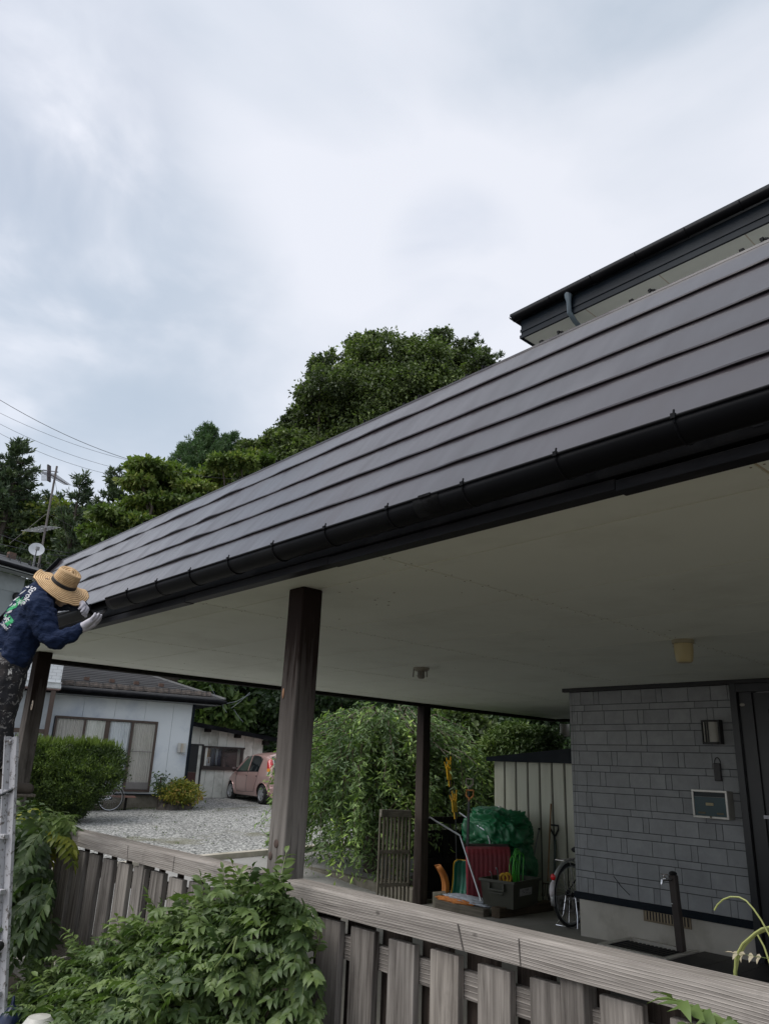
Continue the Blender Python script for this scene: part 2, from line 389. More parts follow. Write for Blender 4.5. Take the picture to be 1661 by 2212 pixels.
def broadleaf(name, label, base, blobs, n, size, mat, cat='tree', group=None, trunk=.28, asp=.6, clump=.16, per=26, flat=1.0, droop=.3, shell=(.72, 1.02)):
    t = thing(name, label, cat, base, 0, group)
    mb = MB(); c = sum((Vector(b[:3]) for b in blobs), Vector())/len(blobs); bz = min(b[2]-b[3]*.5 for b in blobs)
    fork = Vector((base[0]+(c.x-base[0])*.4, base[1]+(c.y-base[1])*.4, max(base[2]+.35*(c.z-base[2]), base[2]+.3)))
    limb(mb, (base[0], base[1], base[2]-.1), fork, trunk, trunk*.75, .05)
    mb.build('trunk', BARK, t, smooth=True)
    mb = MB()
    for b in blobs[::max(1, len(blobs)//30)]: limb(mb, fork, b[:3], trunk*.5, .03, .16)
    mb.build('limbs', BARK, t, smooth=True)
    p, out, tt = crown_pts(blobs, n, clump, per, shell, flat)
    d = unit(out*.6+rot_rand(len(p))*.7+np.array([0, 0, -droop]))
    leafquads('crown', p, d, size*rng.uniform(.7, 1.25, len(p)), asp, tt, mat, t)
    return t

# ================================================================ THE GROUND
def ground_fn():
    mb = MB()
    def yard(u, v):
        # dense near the neighbour, stretches to the horizon
        x = -13.1-(u**2.2)*900; y = -400+v*1000
        return (x, y, 0.40-.0115*(max(x, -60)+21.94)+.034*(min(max(y, -20), 60)-14.6)+0)
    mb.sheet(yard, 40, 60); return mb
def gravelmat():
    m, nt, b = nmat('gravel')
    v = _map(nt, rnd=False)
    vo = nt.nodes.new('ShaderNodeTexVoronoi'); vo.inputs['Scale'].default_value = 23; nt.links.new(v, vo.inputs['Vector'])
    stones = _ramp(nt, vo.outputs['Color'], [(.15, (.17, .175, .17)), (.5, (.43, .43, .415)), (.85, (.68, .675, .65))])
    gap = _ramp(nt, vo.outputs['Distance'], [(.35, (1, 1, 1)), (.75, (.28, .28, .28))])
    col = _mix(nt, 1, stones, gap, 'MULTIPLY')
    weed = _ramp(nt, _noise(nt, v, .55, 8, .7), [(.55, (0, 0, 0)), (.64, (1, 1, 1))])
    col = _mix(nt, _math(nt, 'MULTIPLY', weed, .8), col, (.17, .165, .11))
    big = _ramp(nt, _noise(nt, v, .35, 4), [(.35, (.8, .8, .78)), (.65, (1.1, 1.1, 1.08))])
    col = _mix(nt, 1, col, big, 'MULTIPLY')
    nt.links.new(col, b.inputs['Base Color']); b.inputs['Roughness'].default_value = .95
    _bump(nt, b, vo.outputs['Distance'], .8, .02); return m
GRAV = gravelmat()
ground_fn().build('gravel_yard', GRAV, kind='structure')
EARTH = M('earth', (.10, .08, .055), (.055, .045, .03), scale=4, rough=.97, bump=.8, bs=25, dirt=(.16, .135, .10), dscale=3)
# road between the carport side and the gravel: falls along the street
def edgez(y): return 0.40-.0115*(-13.1+21.94)+.034*(min(max(y, -20), 60)-14.6)
ASPH = M('asphalt', (.31, .305, .29), (.25, .245, .235), scale=30, rough=.92, bump=.4, bs=120, dirt=(.36, .35, .33), dscale=.8)
mb = MB(); mb.sheet(lambda u, v: (-12.95+u*4.05, -400+v*1000, (1-u)*(edgez(-400+v*1000)-.07)+u*(-.27)), 4, 400)
mb.build('road', ASPH, kind='structure')
mb = MB()
ys = [-400]+[-30+i*1.5 for i in range(61)]+[600]
for a, b_ in zip(ys, ys[1:]):
    za, zb = edgez(a)+.02, edgez(b_)+.02
    mb.add([(-13.12, a, za-.3), (-12.93, a, za-.3), (-12.93, a, za), (-13.12, a, za), (-13.12, b_-.006, zb-.3), (-12.93, b_-.006, zb-.3), (-12.93, b_-.006, zb), (-13.12, b_-.006, zb)],
           [(0, 1, 2, 3), (7, 6, 5, 4), (1, 5, 6, 2), (2, 6, 7, 3), (3, 7, 4, 0)], rng.random())
mb.build('kerb', M('kerb_concrete', (.52, .48, .40), (.42, .39, .33), scale=6, rough=.9, bump=.3, dirt=(.3, .27, .2)), kind='structure')
# carport floor and the land on this side
mb = MB(); mb.sheet(lambda u, v: (-9.2+u*16, 2.9+v*9.6, FZ(-9.2+u*16)), 32, 6)
mb.build('carport_floor', FLOORM, kind='structure')
mb = MB(); mb.sheet(lambda u, v: (-9.2+u*16, 2.898, FZ(-9.2+u*16)-.35*v), 32, 1); mb.build('floor_edge', FLOORM, kind='structure')
mb = MB()
def garden(u, v):
    x = -9.2+u*(309 if u > .5 else 24); y = -300+v*588 if v < .5 else -6+(v-.5)*2*9.8
    z = -.30+.25*max(0, min(1, (x+9)/6))+.04*math.sin(x*2.3)*math.sin(y*1.9)
    return (x, y, z)
mb.sheet(garden, 60, 60); mb.build('garden_soil', EARTH, kind='structure')
mb = MB(); mb.sheet(lambda u, v: (-9.2+u*400, 12.5+v*400, -.04), 4, 4); mb.build('back_ground', EARTH, kind='structure')
mb = MB(); mb.sheet(lambda u, v: (6.8+u*300, 2.9+v*9.6, -.05), 4, 4); mb.build('side_ground', EARTH, kind='structure')
# soil behind the planter kerb next to the street
mb = MB(); mb.sheet(lambda u, v: (-12.0+u*2.8, 9.12+v*6, -.12+.03*math.sin(u*9)*math.cos(v*7)), 12, 12); mb.build('planter_soil', EARTH, kind='structure')

# dark tiled entrance platform
PT = MB()
tile = .30; x = -4.05
nx = 18; ny = 8
for i in range(nx):
    for j in range(ny):
        PT.box(-4.02+i*tile+.003, -4.02+(i+1)*tile-.003, 7.95-(j+1)*tile+.003, 7.95-j*tile-.003, .10, .125, rng.random())
def tilemat():
    m, nt, b = nmat('entrance_tile'); a = nt.nodes.new('ShaderNodeAttribute'); a.attribute_name = 'rnd'
    col = _ramp(nt, a.outputs['Fac'], [(0, (.030, .028, .027)), (1, (.050, .046, .042))]); nt.links.new(col, b.inputs['Base Color']); b.inputs['Roughness'].default_value = .55; return m
pt = PT.build('entrance_step', tilemat(), kind='structure')
mb = MB(); mb.box(-4.02, -4.02+nx*tile, 7.95-ny*tile, 7.95, -.06, .118); mb.build('step_body', M('tile_grout', (.13, .12, .105), rough=.9), pt)

# ================================================================ CARPORT
cp = thing('carport', 'wide open carport with brown metal roof, pale panelled underside and timber posts', 'carport', (-8.9, 2.6, -.2))
RP0, RP1 = Vector((0, 2.27, 2.86)), Vector((0, 2.88, 3.84)); RT = (RP1-RP0); RN = Vector((0, -RT.z, RT.y)).normalized()
X0, X1 = -9.02, 3.5
def dent(x, s):
    w = .5+.5*noise.noise(Vector((x*.23, 1.7, 0)))
    left = max(0, min(1, (-x-2.0)/3))
    return (.0018+.0075*left)*(math.sin(x*13.5+1.6*noise.noise(Vector((x*1.1, s*1.5, 0)))*3)*w*.5+noise.noise(Vector((x*2.6+s*.9, s*.7, 3)))*1.6)
fr = [0, .2, .4, .6, .84, 1.0]
for k in range(5):
    mb = MB(); s0, s1 = fr[k], fr[k+1]; n = 420
    def P(x, s, h): q = RP0+RT*s+RN*h; return Vector((x, q.y, q.z))
    vs_ = []; prof = [(s0-.002, .002), (s0-.007, .014), (s0-.002, .018)]+[(s0+(s1-s0)*q_, .018*(1-q_)+.003*q_) for q_ in (.12, .4, .7, 1.0)]
    for i in range(n+1):
        x = X0+(X1-X0)*i/n
        kink = .0035*noise.noise(Vector((x*4.0, k*3.3, 9)))*(1 if k else 0)
        for (s, h) in prof: vs_.append(P(x, s+kink*.6, h+dent(x, s)*(1.0 if h > .006 else 0)+(kink if s < s0+.02 else 0)))
    m_ = len(prof)
    mb.add(vs_, [(i*m_+j, i*m_+j+1, (i+1)*m_+j+1, (i+1)*m_+j) for i in range(n) for j in range(m_-1)])
    mb.build('roof_course', ROOF, cp, smooth=True, angle=28)
# flat upper deck of the roof behind the ridge
mb = MB(); mb.sheet(lambda u, v: (X0+(X1-X0)*u, 2.88+v*(9.6 if X0+(X1-X0)*u < -5.5 else 5.15), 3.845+.018*v), 36, 4)
mb.build('roof_deck', ROOF, cp)
mb = MB(); mb.bar((X0, 2.905, 3.846), (X1, 2.905, 3.846), .06, .012); mb.build('ridge_cap', ROOF, cp)
mb = MB(); mb.prism([(2.20, 2.86), (2.27, 2.80), (2.94, 3.80), (2.94, 3.88), (2.86, 3.89)], 0, X0-.035, X0-.004); mb.box(X0-.035, X0-.004, 2.94, 12.45, 3.66, 3.88)
mb.build('verge_board', GUT, cp)
for i in range(16):
    x = -1.03-.529*i+.0
    if x < X0: break
    mb = MB(); mb.box(x-.07, x+.07, 2.96, 2.975, 3.875, 3.91); mb.box(x-.010, x+.010, 2.90, 3.10, 3.85, 3.885)
    mb.bar((x+.06, 2.97, 3.90), (x+.068, 2.97, 3.945), .009, .009); mb.bar((x+.055, 2.975, 3.945), (x+.09, 2.975, 3.93), .009, .009)
    mb.build('snow_guard', GUT, cp)
for x in (-.5, .03, .56, 1.09):
    mb = MB(); mb.box(x-.07, x+.07, 2.96, 2.975, 3.875, 3.91); mb.box(x-.010, x+.010, 2.90, 3.10, 3.85, 3.885); mb.build('snow_guard', GUT, cp)
# gutter: half-round channel, open gap where the worker pulls the sections apart
def gutter(xa, xb, yc, zc, r, n=10, name='gutter', par=None, sag=0, mat=None, th=.003):
    mb = MB(); N = max(2, int((xb-xa)/.08)); vs_ = []
    for i in range(N+1):
        x = xa+(xb-xa)*i/N; dz = .004*noise.noise(Vector((x*.7, 0, 5)))
        for j in range(n+1):
            a = math.pi+math.pi*j/n; vs_.append((x, yc+r*math.cos(a), zc+r*math.sin(a)*1.02+dz))
        vs_.append((x, yc+r-.006, zc+.004+dz))
    m_ = n+2
    mb.add(vs_, [(i*m_+j, i*m_+j+1, (i+1)*m_+j+1, (i+1)*m_+j) for i in range(N) for j in range(m_-1)])
    return mb.build(name, mat or GUT, par, smooth=True, solid=th, angle=60)
GY, GZ_, GR = 2.205, 2.805, .067
gut = gutter(-5.52, X1, GY, GZ_, GR, par=cp)
gut2 = gutter(X0-.01, -5.80, GY, GZ_-.012, GR, par=cp)
mb = MB(); mb.tube([(-5.52, GY-GR-.002, GZ_+.004), (X1, GY-GR-.002, GZ_+.004)], .006, 8); mb.build('bead', GUT, gut, smooth=True)
mb = MB(); mb.tube([(X0, GY-GR-.002, GZ_-.008), (-5.80, GY-GR-.002, GZ_-.008)], .006, 8); mb.build('bead', GUT, gut2, smooth=True)
mb = MB(); mb.sheet(lambda u, v: (X0-.006, GY+GR*math.cos(math.pi+math.pi*u)*v, GZ_-.012+GR*math.sin(math.pi+math.pi*u)*v), 12, 1); mb.build('end_cap', GUT, gut2, solid=.003)
for i in range(-6, 18):
    x = -1.03-.4575*i
    if -5.82 < x < -5.5 or x < X0+.1: continue
    mb = MB(); pts = []
    for j in range(11):
        a = math.pi*(.86)+math.pi*1.1*j/10; pts.append((x, GY+(GR+.0035)*math.cos(a), GZ_+(GR+.0035)*math.sin(a)))
    for a_, b_ in zip(pts, pts[1:]): mb.bar(a_, b_, .016, .004, up=(1, 0, 0)) if False else mb.tube([a_, b_], .004, 5)
    mb.box(x-.008, x+.008, GY-GR-.011, GY-GR+.003, GZ_-.004, GZ_+.014)
    mb.bar((x, GY-GR, GZ_+.012), (x, GY+GR+.05, GZ_+.010), .012, .003)
    mb.build('gutter_bracket', GUT, gut if x > -5.5 else gut2)
# socket joint where two lengths of gutter meet, smeared with old sealant
jx = -2.16
mb = MB(); n = 10; vs_ = []
for i, xx in enumerate((jx-.075, jx+.075)):
    for j in range(n+1):
        a = math.pi+math.pi*j/n; vs_.append((xx, GY+(GR+.003)*math.cos(a), GZ_+(GR+.003)*math.sin(a)))
mb.add(vs_, [(j, j+1, n+2+j, n+1+j) for j in range(n)]); mb.box(jx-.035, jx+.035, GY-GR-.010, GY-GR, GZ_, GZ_+.010)
mb.build('gutter_joint', M('sealant_smear', (.010, .010, .011), (.004, .004, .004), scale=25, rough=.6, spec=.08, bump=.8, bs=60), gut, smooth=True, solid=.003)
# fascia: upper board, lower stepped trim
FY = 2.335
mb = MB(); mb.box(X0, X1, FY, FY+.03, 2.745, 2.955); mb.build('fascia_board', FAS, cp, bevel=.003)
mb = MB()
for a_, b_, dz in ((X0, -4.6, 0), (-4.598, -3.05, .004), (-3.048, -1.36, 0), (-1.358, X1, -.008)):
    mb.box(a_, b_, FY-.022, FY+.05, 2.690+dz, 2.732+dz, rng.random())
mb.build('lower_trim', STRIP, cp, bevel=.003)
mb = MB(); mb.box(X0, X1, FY-.010, FY-.0005, 2.748, 2.766); mb.build('fascia_lip', FAS, cp)
for i in range(14):
    mb = MB(); x = -.85-i*.62; mb.tube([(x, FY-.006, 2.80), (x, FY-.0, 2.80)], .008, 8); mb.box(x-.016, x+.016, FY-.003, FY-.0005, 2.785, 2.815)
    mb.build('fascia_fixing', STRIP, cp)
# soffit panels 0.91 x 1.82 with open joints and a backing
jxs = [3.5, 2.75, .92, -.91, -2.74, -4.57, -6.55, -8.35, -8.86]; jys = [2.39, 2.66, 3.575, 4.49, 5.40, 6.31, 7.23, 8.15, 9.06, 9.97, 10.9, 11.8, 12.42]
mb = MB(); g = .0075
for a_, b_ in zip(jxs[1:], jxs):
    for c_, d_ in zip(jys, jys[1:]):
        if c_ > 8 and a_ > -5.5: continue
        mb.box(a_+g, b_-g, c_+g*.8, d_-g*.8, 2.70, 2.712, rng.random())
sof = mb.build('soffit', SOF, cp)
mb = MB(); mb.box(-8.86, 3.5, 2.39, 12.42, 2.706, 2.7115); mb.build('joint_backing', SOFGAP, sof)
mb = MB(); mb.box(-8.99, -8.862, 2.39, 12.42, 2.655, 2.90); mb.build('end_beam', BLACKW, cp)
mb = MB(); mb.box(-8.86, -5.6, 12.42, 12.55, 2.655, 2.90); mb.build('end_beam', BLACKW, cp)
# specks and nail heads on the boards
def speck(): pass
NH = M('nail_head', (.30, .27, .20), (.18, .15, .11), rough=.7)
mb = MB()
for jx_ in jxs[1:-1]:
    for k in range(46):
        y_ = 2.45+k*.152
        for dx in (-.022, .022): mb.box(jx_+dx-.0035, jx_+dx+.0035, y_-.0035, y_+.0035, 2.6985, 2.6999)
for k in range(70):
    x_, y_ = (rng.uniform(-8.5, 2.5), rng.uniform(2.45, 9)) if k > 9 else (-3.5+rng.normal()*.22, 2.78+abs(rng.normal())*.25)
    r_ = rng.uniform(.003, .008); mb.box(x_-r_, x_+r_*.8, y_-r_*.5, y_+r_, 2.6984, 2.6998)
mb.build('nail_heads', NH, sof)['kind'] = 'stuff'
# posts
def post(x0, x1, y0, y1, z0, z1, mat, name='post'):
    mb = MB(); n = 26; vs_ = []
    for i in range(n+1):
        z = z0+(z1-z0)*i/n
        for j, (x, y) in enumerate(((x0, y0), (x1, y0), (x1, y1), (x0, y1))):
            w = .0025*noise.noise(Vector((j*5.1, z*2.2, x0))); vs_.append((x+w, y+w*.7, z))
    f = [(i*4+j, i*4+(j+1) % 4, (i+1)*4+(j+1) % 4, (i+1)*4+j) for i in range(n) for j in range(4)]
    mb.add(vs_, f+[(3, 2, 1, 0), (n*4, n*4+1, n*4+2, n*4+3)]); return mb.build(name, mat, cp, bevel=.010, seg=3)
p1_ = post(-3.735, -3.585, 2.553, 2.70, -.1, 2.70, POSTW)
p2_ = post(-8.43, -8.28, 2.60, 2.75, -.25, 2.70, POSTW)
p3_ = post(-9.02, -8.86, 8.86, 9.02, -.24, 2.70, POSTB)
KN = None
for (x, y, z, s_) in ((-3.70, 2.548, 2.08, .018), (-3.733, 2.58, 2.35, .010)):
    mb = MB(); mb.ball((x, y, z), s_, 8, 5, (.55, .25, 1.7))
    KN = KN or M('bare_knot', (.36, .20, .11), (.25, .13, .07), rough=.8, scale=30); mb.build('knot', KN, p1_, smooth=True)
0 and mb.build('knot', M('bare_knot', (.36, .20, .11), (.25, .13, .07), rough=.8, scale=30), p1_, smooth=True)
RB = M('rusty_bolt', (.10, .06, .045), (.05, .035, .03), rough=.7, scale=40)
for c_, r_, s_ in (((-3.655, 2.551, 1.285), .022, (1, .12, 1)), ((-3.59, 2.60, 1.23), .017, (.3, 1, 1)), ((-3.70, 2.551, 1.22), .018, (1, .2, 1.2))):
    mb = MB(); mb.ball(c_, r_, 10, 6, s_); mb.build('bolt', RB, p1_, smooth=True)
# oval paper tag on the left post
tg = at(69, 1524, 1, 2.598)
mb = MB(); mb.ball(tuple(tg), .05, 16, 6, (.55, .06, 1)); mb.build('tag', M('wood_tag', (.36, .30, .23), (.28, .22, .16), scale=20), p2_, smooth=True)
mb = MB()
for i, (dx, dz, w, h) in enumerate(((-.008, .024, .014, .005), (-.008, .010, .005, .012), (.004, .010, .005, .012), (-.008, -.006, .014, .005), (-.002, -.020, .012, .006), (.006, -.016, .004, .016))):
    mb.box(tg.x+dx, tg.x+dx+w, tg.y-.0052, tg.y-.0035, tg.z+dz, tg.z+dz+h)
mb.build('tag_print', BLACKP, p2_)

# ================================================================ HOUSE
hs = thing('house', 'two storey house wall with grey ashlar-pattern siding beside the carport', 'house', (-5.5, 8.0, 0))
def sidingmat(name, a_, b_):
    m, nt, b = nmat(name); at_ = nt.nodes.new('ShaderNodeAttribute'); at_.attribute_name = 'rnd'
    v = _map(nt); c = _ramp(nt, at_.outputs['Fac'], [(0, a_), (1, b_)])
    s_ = _ramp(nt, _noise(nt, v, 5, 9, .7), [(.3, (.82, .82, .82)), (.7, (1.12, 1.12, 1.12))])
    c = _mix(nt, 1, c, s_, 'MULTIPLY'); nt.links.new(c, b.inputs['Base Color']); b.inputs['Roughness'].default_value = .75
    _bump(nt, b, _noise(nt, v, 70, 8, .7), .25, .003); return m
SID = sidingmat('grey_siding', (.285, .295, .305), (.33, .34, .35))
def ashlar(mb, x0, x1, y, z0, z1, th=.009, out=-1):
    z = z1; row = 0; rl = random.Random(3)
    H = [.155, .072]
    while z > z0+.02:
        h = min(H[row % 2], z-z0); x = x0+.075
        mb.box(x0+.003, x0+.037, y-.0045, y+.001, z-h+.0035, z-.0035, rl.random()); mb.box(x0+.041, x0+.073, y-.0045, y+.001, z-h+.0035, z-.0035, rl.random())
        k = 0; first = rl.uniform(.03, .2)
        while x < x1-.02:
            w = (first if k == 0 else ((.25, .18, .07, .30)[(k+row//2) % 4] if row % 2 == 0 else (.52, .25, .60)[(k+row//2) % 3]))
            w = min(w, x1-x); mb.box(x+.0026, x+w-.0026, y-th, y+.001, z-h+.0035, z-.0035, rl.random()); x += w; k += 1
        z -= h; row += 1
GRV = M('siding_groove', (.09, .097, .105), rough=.9)
mb = MB(); mb.box(-5.497, -3.51, 8.002, 8.15, .395, 2.66); w_ = mb.build('wall', GRV, hs)
mb = MB(); ashlar(mb, -5.5, -3.51, 8.0, .457, 2.655); sd_ = mb.build('siding', SID, w_, bevel=.0015, seg=1)
# corner side running away from the viewer, and the wall above the carport roof
mb = MB(); mb.box(-5.497, -5.40, 8.15, 12.55, .02, 2.70); mb.build('side_wall', SID, hs)
mb = MB(); mb.box(-4.9, 6, 8.0, 14, 3.9, 7.36); mb.build('upper_wall', M('upper_siding', (.62, .62, .60), rough=.7), hs)
mb = MB(); mb.box(-5.47, -3.51, 8.01, 8.15, -.08, .392); mb.build('foundation', CONC, hs, bevel=.006)
mb = MB(); mb.box(-5.515, -3.50, 7.975, 8.012, .389, .457); mb.build('base_band', NAVY, hs, bevel=.004)
mb = MB(); mb.box(-5.56, 3.5, 7.94, 8.0, 2.655, 2.70); mb.build('top_trim', BLACKP, hs, bevel=.004)
# floor vent
vt = MB(); vt.box(-4.675, -4.16, 7.993, 8.012, .285, .395); vo_ = vt.build('floor_vent', M('bronze_grille', (.26, .21, .13), (.18, .14, .09), rough=.5), hs)
mb = MB(); mb.box(-4.655, -4.18, 7.989, 7.9925, .303, .383); mb.build('vent_opening', BLACKP, vo_)
mb = MB()
for i in range(14): mb.box(-4.65+i*.034, -4.633+i*.034, 7.983, 7.9885, .300, .386)
mb.build('vent_bars', M('bronze_bar', (.36, .29, .18), (.26, .20, .13), rough=.5), vo_)
# entrance door: frame, side panel, leaf with glass strip and handle
DOOR = M('door_bronze', (.016, .018, .022), (.010, .011, .014), rough=.35, spec=.6)
mb = MB(); mb.box(-3.508, -3.44, 7.93, 8.1, .09, 2.655); mb.box(-3.43, -3.30, 7.965, 8.1, .09, 2.655); mb.box(-3.508, -1.2, 7.935, 8.1, 2.57, 2.654)
mb.box(-1.35, -1.2, 7.93, 8.1, .09, 2.57)
df = mb.build('door_frame', DOOR, hs, bevel=.004)
mb = MB(); mb.box(-3.30, -1.352, 7.99, 8.05, .09, 2.565); dl = mb.build('door', DOOR, hs, bevel=.003)
mb = MB(); mb.box(-3.16, -2.75, 7.984, 7.9895, .35, 2.40); mb.build('door_glass', glassmat('dark_glass', (.01, .012, .014)), dl)
mb = MB(); mb.tube([(-3.20, 7.955, 1.00), (-3.20, 7.94, 1.05), (-3.20, 7.94, 1.45), (-3.20, 7.955, 1.50)], .013, 8)
q = at(1655, 1765, 1, 7.94); mb.box(q.x-.02, q.x+.30, 7.93, 7.985, q.z-.02, q.z+.012)
mb.build('door_handle', M('handle_metal', (.35, .35, .38), rough=.35, metal=.8), dl, smooth=True)
q = at(1603, 1523, 1, 7.965)
mb = MB(); mb.ball((q.x, 7.966, q.z), .028, 14, 6, (1, .25, .6)); mb.build('door_sensor', M('cream_plastic', (.5, .47, .42), rough=.5), df, smooth=True)
mb = MB(); mb.box(-.9, 3.5, 8.0, 8.2, .0, 2.655); mb.box(-1.199, -.9, 8.0, 8.2, .0, 2.655); mb.build('wall', SID, hs)
# thin dark crack-like wire on the siding
mb = MB(); a_, b_ = at(1325, 1893, 1, 7.99), at(1360, 1935, 1, 7.975); mb.tube([a_, (a_*.5+b_*.5)+Vector((-.01, 0, -.006)), b_], .0035, 5); mb.build('loose_wire', BLACKP, hs)
# upper eave
UX = -5.60
up = thing  # noqa
mb = MB(); mb.box(UX+.12, 6, 7.22, 8.0, 7.302, 7.318); mb.box(UX+.12, -4.9, 8.0, 13.5, 7.302, 7.318)
def perfmat():
    m, nt, b = nmat('perforated_soffit'); v = _map(nt, rnd=False)
    vo = nt.nodes.new('ShaderNodeTexVoronoi'); vo.inputs['Scale'].default_value = 28; vo.inputs['Randomness'].default_value = 0; nt.links.new(v, vo.inputs['Vector'])
    dots = _ramp(nt, vo.outputs['Distance'], [(.22, (1, 1, 1)), (.30, (0, 0, 0))])
    s = nt.nodes.new('ShaderNodeSeparateXYZ'); t = nt.nodes.new('ShaderNodeNewGeometry'); nt.links.new(t.outputs['Position'], s.inputs[0])
    msk = _math(nt, 'GREATER_THAN', s.outputs[0], -3.42)
    col = _mix(nt, _math(nt, 'MULTIPLY', dots, msk), (.74, .78, .70), (.10, .10, .10))
    jo = _math(nt, 'LESS_THAN', _math(nt, 'ABSOLUTE', _math(nt, 'SUBTRACT', _math(nt, 'FRACT', _math(nt, 'DIVIDE', _math(nt, 'ADD', s.outputs[0], 20+.01), 1.0)), .5)), .007)
    col = _mix(nt, jo, col, (.55, .50, .40))
    nt.links.new(col, b.inputs['Base Color']); b.inputs['Roughness'].default_value = .7; return m
ue = mb.build('eave_soffit', perfmat(), hs)
mb = MB(); mb.box(UX+.10, 6, 7.20, 7.22, 7.29, 7.56); mb.box(UX+.10, UX+.12, 7.22, 13.5, 7.29, 7.56); mb.box(UX+.085, 6, 7.185, 7.199, 7.285, 7.33); mb.box(UX+.085, UX+.0985, 7.185, 13.5, 7.285, 7.33)
mb.box(UX+.09, 6, 7.19, 7.1995, 7.38, 7.42)
mb.build('eave_fascia', NAVY, hs)
mb = MB(); mb.add([(UX, 7.1, 7.66), (6.2, 7.1, 7.66), (6.2, 10.6, 8.9), (UX+3.5, 10.6, 8.9), (UX, 14, 7.66), (UX, 7.1, 7.63), (6.2, 7.1, 7.63), (UX, 14, 7.63)], [(0, 1, 2, 3), (0, 3, 4), (0, 5, 6, 1), (0, 4, 7, 5)])
mb.build('eave_roof', NAVY, hs, solid=.02)
ug = gutter(UX+.02, 6, 7.145, 7.625, .065, par=hs)
mb = MB()
for k, sg in ((0, 1),):
    vs_ = []; n = 8
    for i in range(8):
        y = 7.09+i*.9
        for j in range(n+1):
            a = math.pi+math.pi*j/n; vs_.append((UX+.045+.06*math.cos(a), y, 7.625+.06*math.sin(a)))
    mb.add(vs_, [(i*(n+1)+j, i*(n+1)+j+1, (i+1)*(n+1)+j+1, (i+1)*(n+1)+j) for i in range(7) for j in range(n)])
mb.build('side_gutter', GUT, hs, smooth=True, solid=.003)
for i in range(9):
    x = -4.95+i*.62; mb = MB(); pts = [(x, 7.145+.071*math.cos(math.pi*(.95)+math.pi*1.05*j/8), 7.625+.071*math.sin(math.pi*.95+math.pi*1.05*j/8)) for j in range(9)]; mb.tube(pts, .006, 5); mb.build('gutter_bracket', GUT, ug)
a_ = at(1228, 652, 1, 7.145)
mb = MB(); mb.tube([(a_.x, 7.145, 7.585), (a_.x, 7.145, 7.54), (a_.x, 7.15, 7.46), (a_.x, 7.155, 7.30), (a_.x+.02, 7.24, 7.20), (a_.x+.12, 7.96, 6.85), (a_.x+.13, 7.97, 5.0)], [.05, .05, .032, .032, .032, .032, .032], 10)
mb.build('downspout', M('downspout_paint', (.10, .14, .16), (.06, .08, .10), rough=.35), hs, smooth=True)

# far wing of the house seen past the corner
wg = thing('house_wing', 'pale tiled end wall glimpsed between the storage shed roof and the soffit', 'house wing', (-8.0, 12.7, 0))
mb = MB(); mb.box(-8.72, -5.6, 12.70, 12.9, -.05, 2.60); w_ = mb.build('wall', M('tile_joint', (.12, .12, .13), rough=.8), wg)
mb = MB()
for i in range(20):
    for j in range(14): mb.box(-8.718+i*.155, -8.57+i*.155, 12.690, 12.6985, .02+j*.183, .02+j*.183+.176, rng.random())
mb.build('tiles', M('pale_tile', (.42, .44, .48), (.36, .38, .42), rough=.4), w_)
mb = MB(); a_ = at(1218, 1530, 1, 12.6); mb.tube([(a_.x, 12.6, 2.40), (a_.x, 12.6, 2.62)], .09, 12); mb.build('round_duct', M('duct_plastic', (.40, .38, .33), rough=.6), wg, smooth=True)

# ---------------------------------------------------------------- small things on the wall and ceiling
a_ = at(1540, 1557, 1, 7.9); lz1, lz0, lx0, lx1 = 2.30, 2.06, -3.845, -3.635
wl_ = thing('wall_lamp', 'half-round frosted wall lamp with black bars beside the front door', 'wall lamp', (-3.74, 7.99, 2.18))
def hoop(mb, x0, x1, y, z0, z1, d, e=0):
    n = 12; vs_ = []; cx_ = (x0+x1)/2; rx = (x1-x0)/2
    for z in (z0, z1):
        for j in range(n+1):
            a = math.pi*j/n; vs_.append((cx_+(rx+e)*math.cos(a), y-(d+e)*math.sin(a), z))
    f = [(j, j+1, n+2+j, n+1+j) for j in range(n)]+[tuple(range(n, -1, -1)), tuple(range(n+1, 2*n+2))]
    mb.add(vs_, f)
mb = MB(); hoop(mb, lx0+.01, lx1-.01, 7.985, lz0+.02, lz1-.02, .07); mb.build('lamp_shade', M('frosted_glass', (.42, .41, .36), (.38, .37, .33), rough=.4), wl_, smooth=True)
mb = MB(); hoop(mb, lx0, lx1, 7.985, lz1-.02, lz1, .078, .004); hoop(mb, lx0, lx1, 7.985, lz0, lz0+.02, .078, .004); mb.box(lx1-.012, lx1+.004, 7.90, 7.985, lz0, lz1); mb.box(lx0-.002, lx0+.008, 7.955, 7.985, lz0, lz1)
for dx in (.055, .082): mb.box(lx0+dx, lx0+dx+.010, 7.905, 7.93, lz0+.01, lz1-.01)
mb.build('lamp_frame', BLACKP, wl_)
mb = MB(); mb.box(-3.76, -3.69, 7.955, 7.992, 1.70, 1.875)
ic = mb.build('intercom', M('dark_intercom', (.035, .034, .036), rough=.45), None, bevel=.008, loc=(-3.72, 7.97, 1.79)); tag(ic, 'narrow black doorbell unit with wire loop above the mailbox', 'doorbell')
mb = MB(); mb.tube([(-3.725+.03*math.cos(t), 7.985, 1.875+.055*math.sin(t)) for t in [math.pi*i/10 for i in range(11)]], .004, 5); mb.build('wire_loop', BLACKP, ic)
mbx = thing('mailbox', 'silver framed mailbox with dark teal flap mounted on the siding', 'mailbox', (-3.79, 7.95, 1.48))
mb = MB(); mb.box(-3.965, -3.60, 7.87, 7.992, 1.345, 1.61); mb.build('box_body', M('silver_box', (.38, .37, .33), (.30, .29, .26), rough=.4, metal=.5), mbx, bevel=.006)
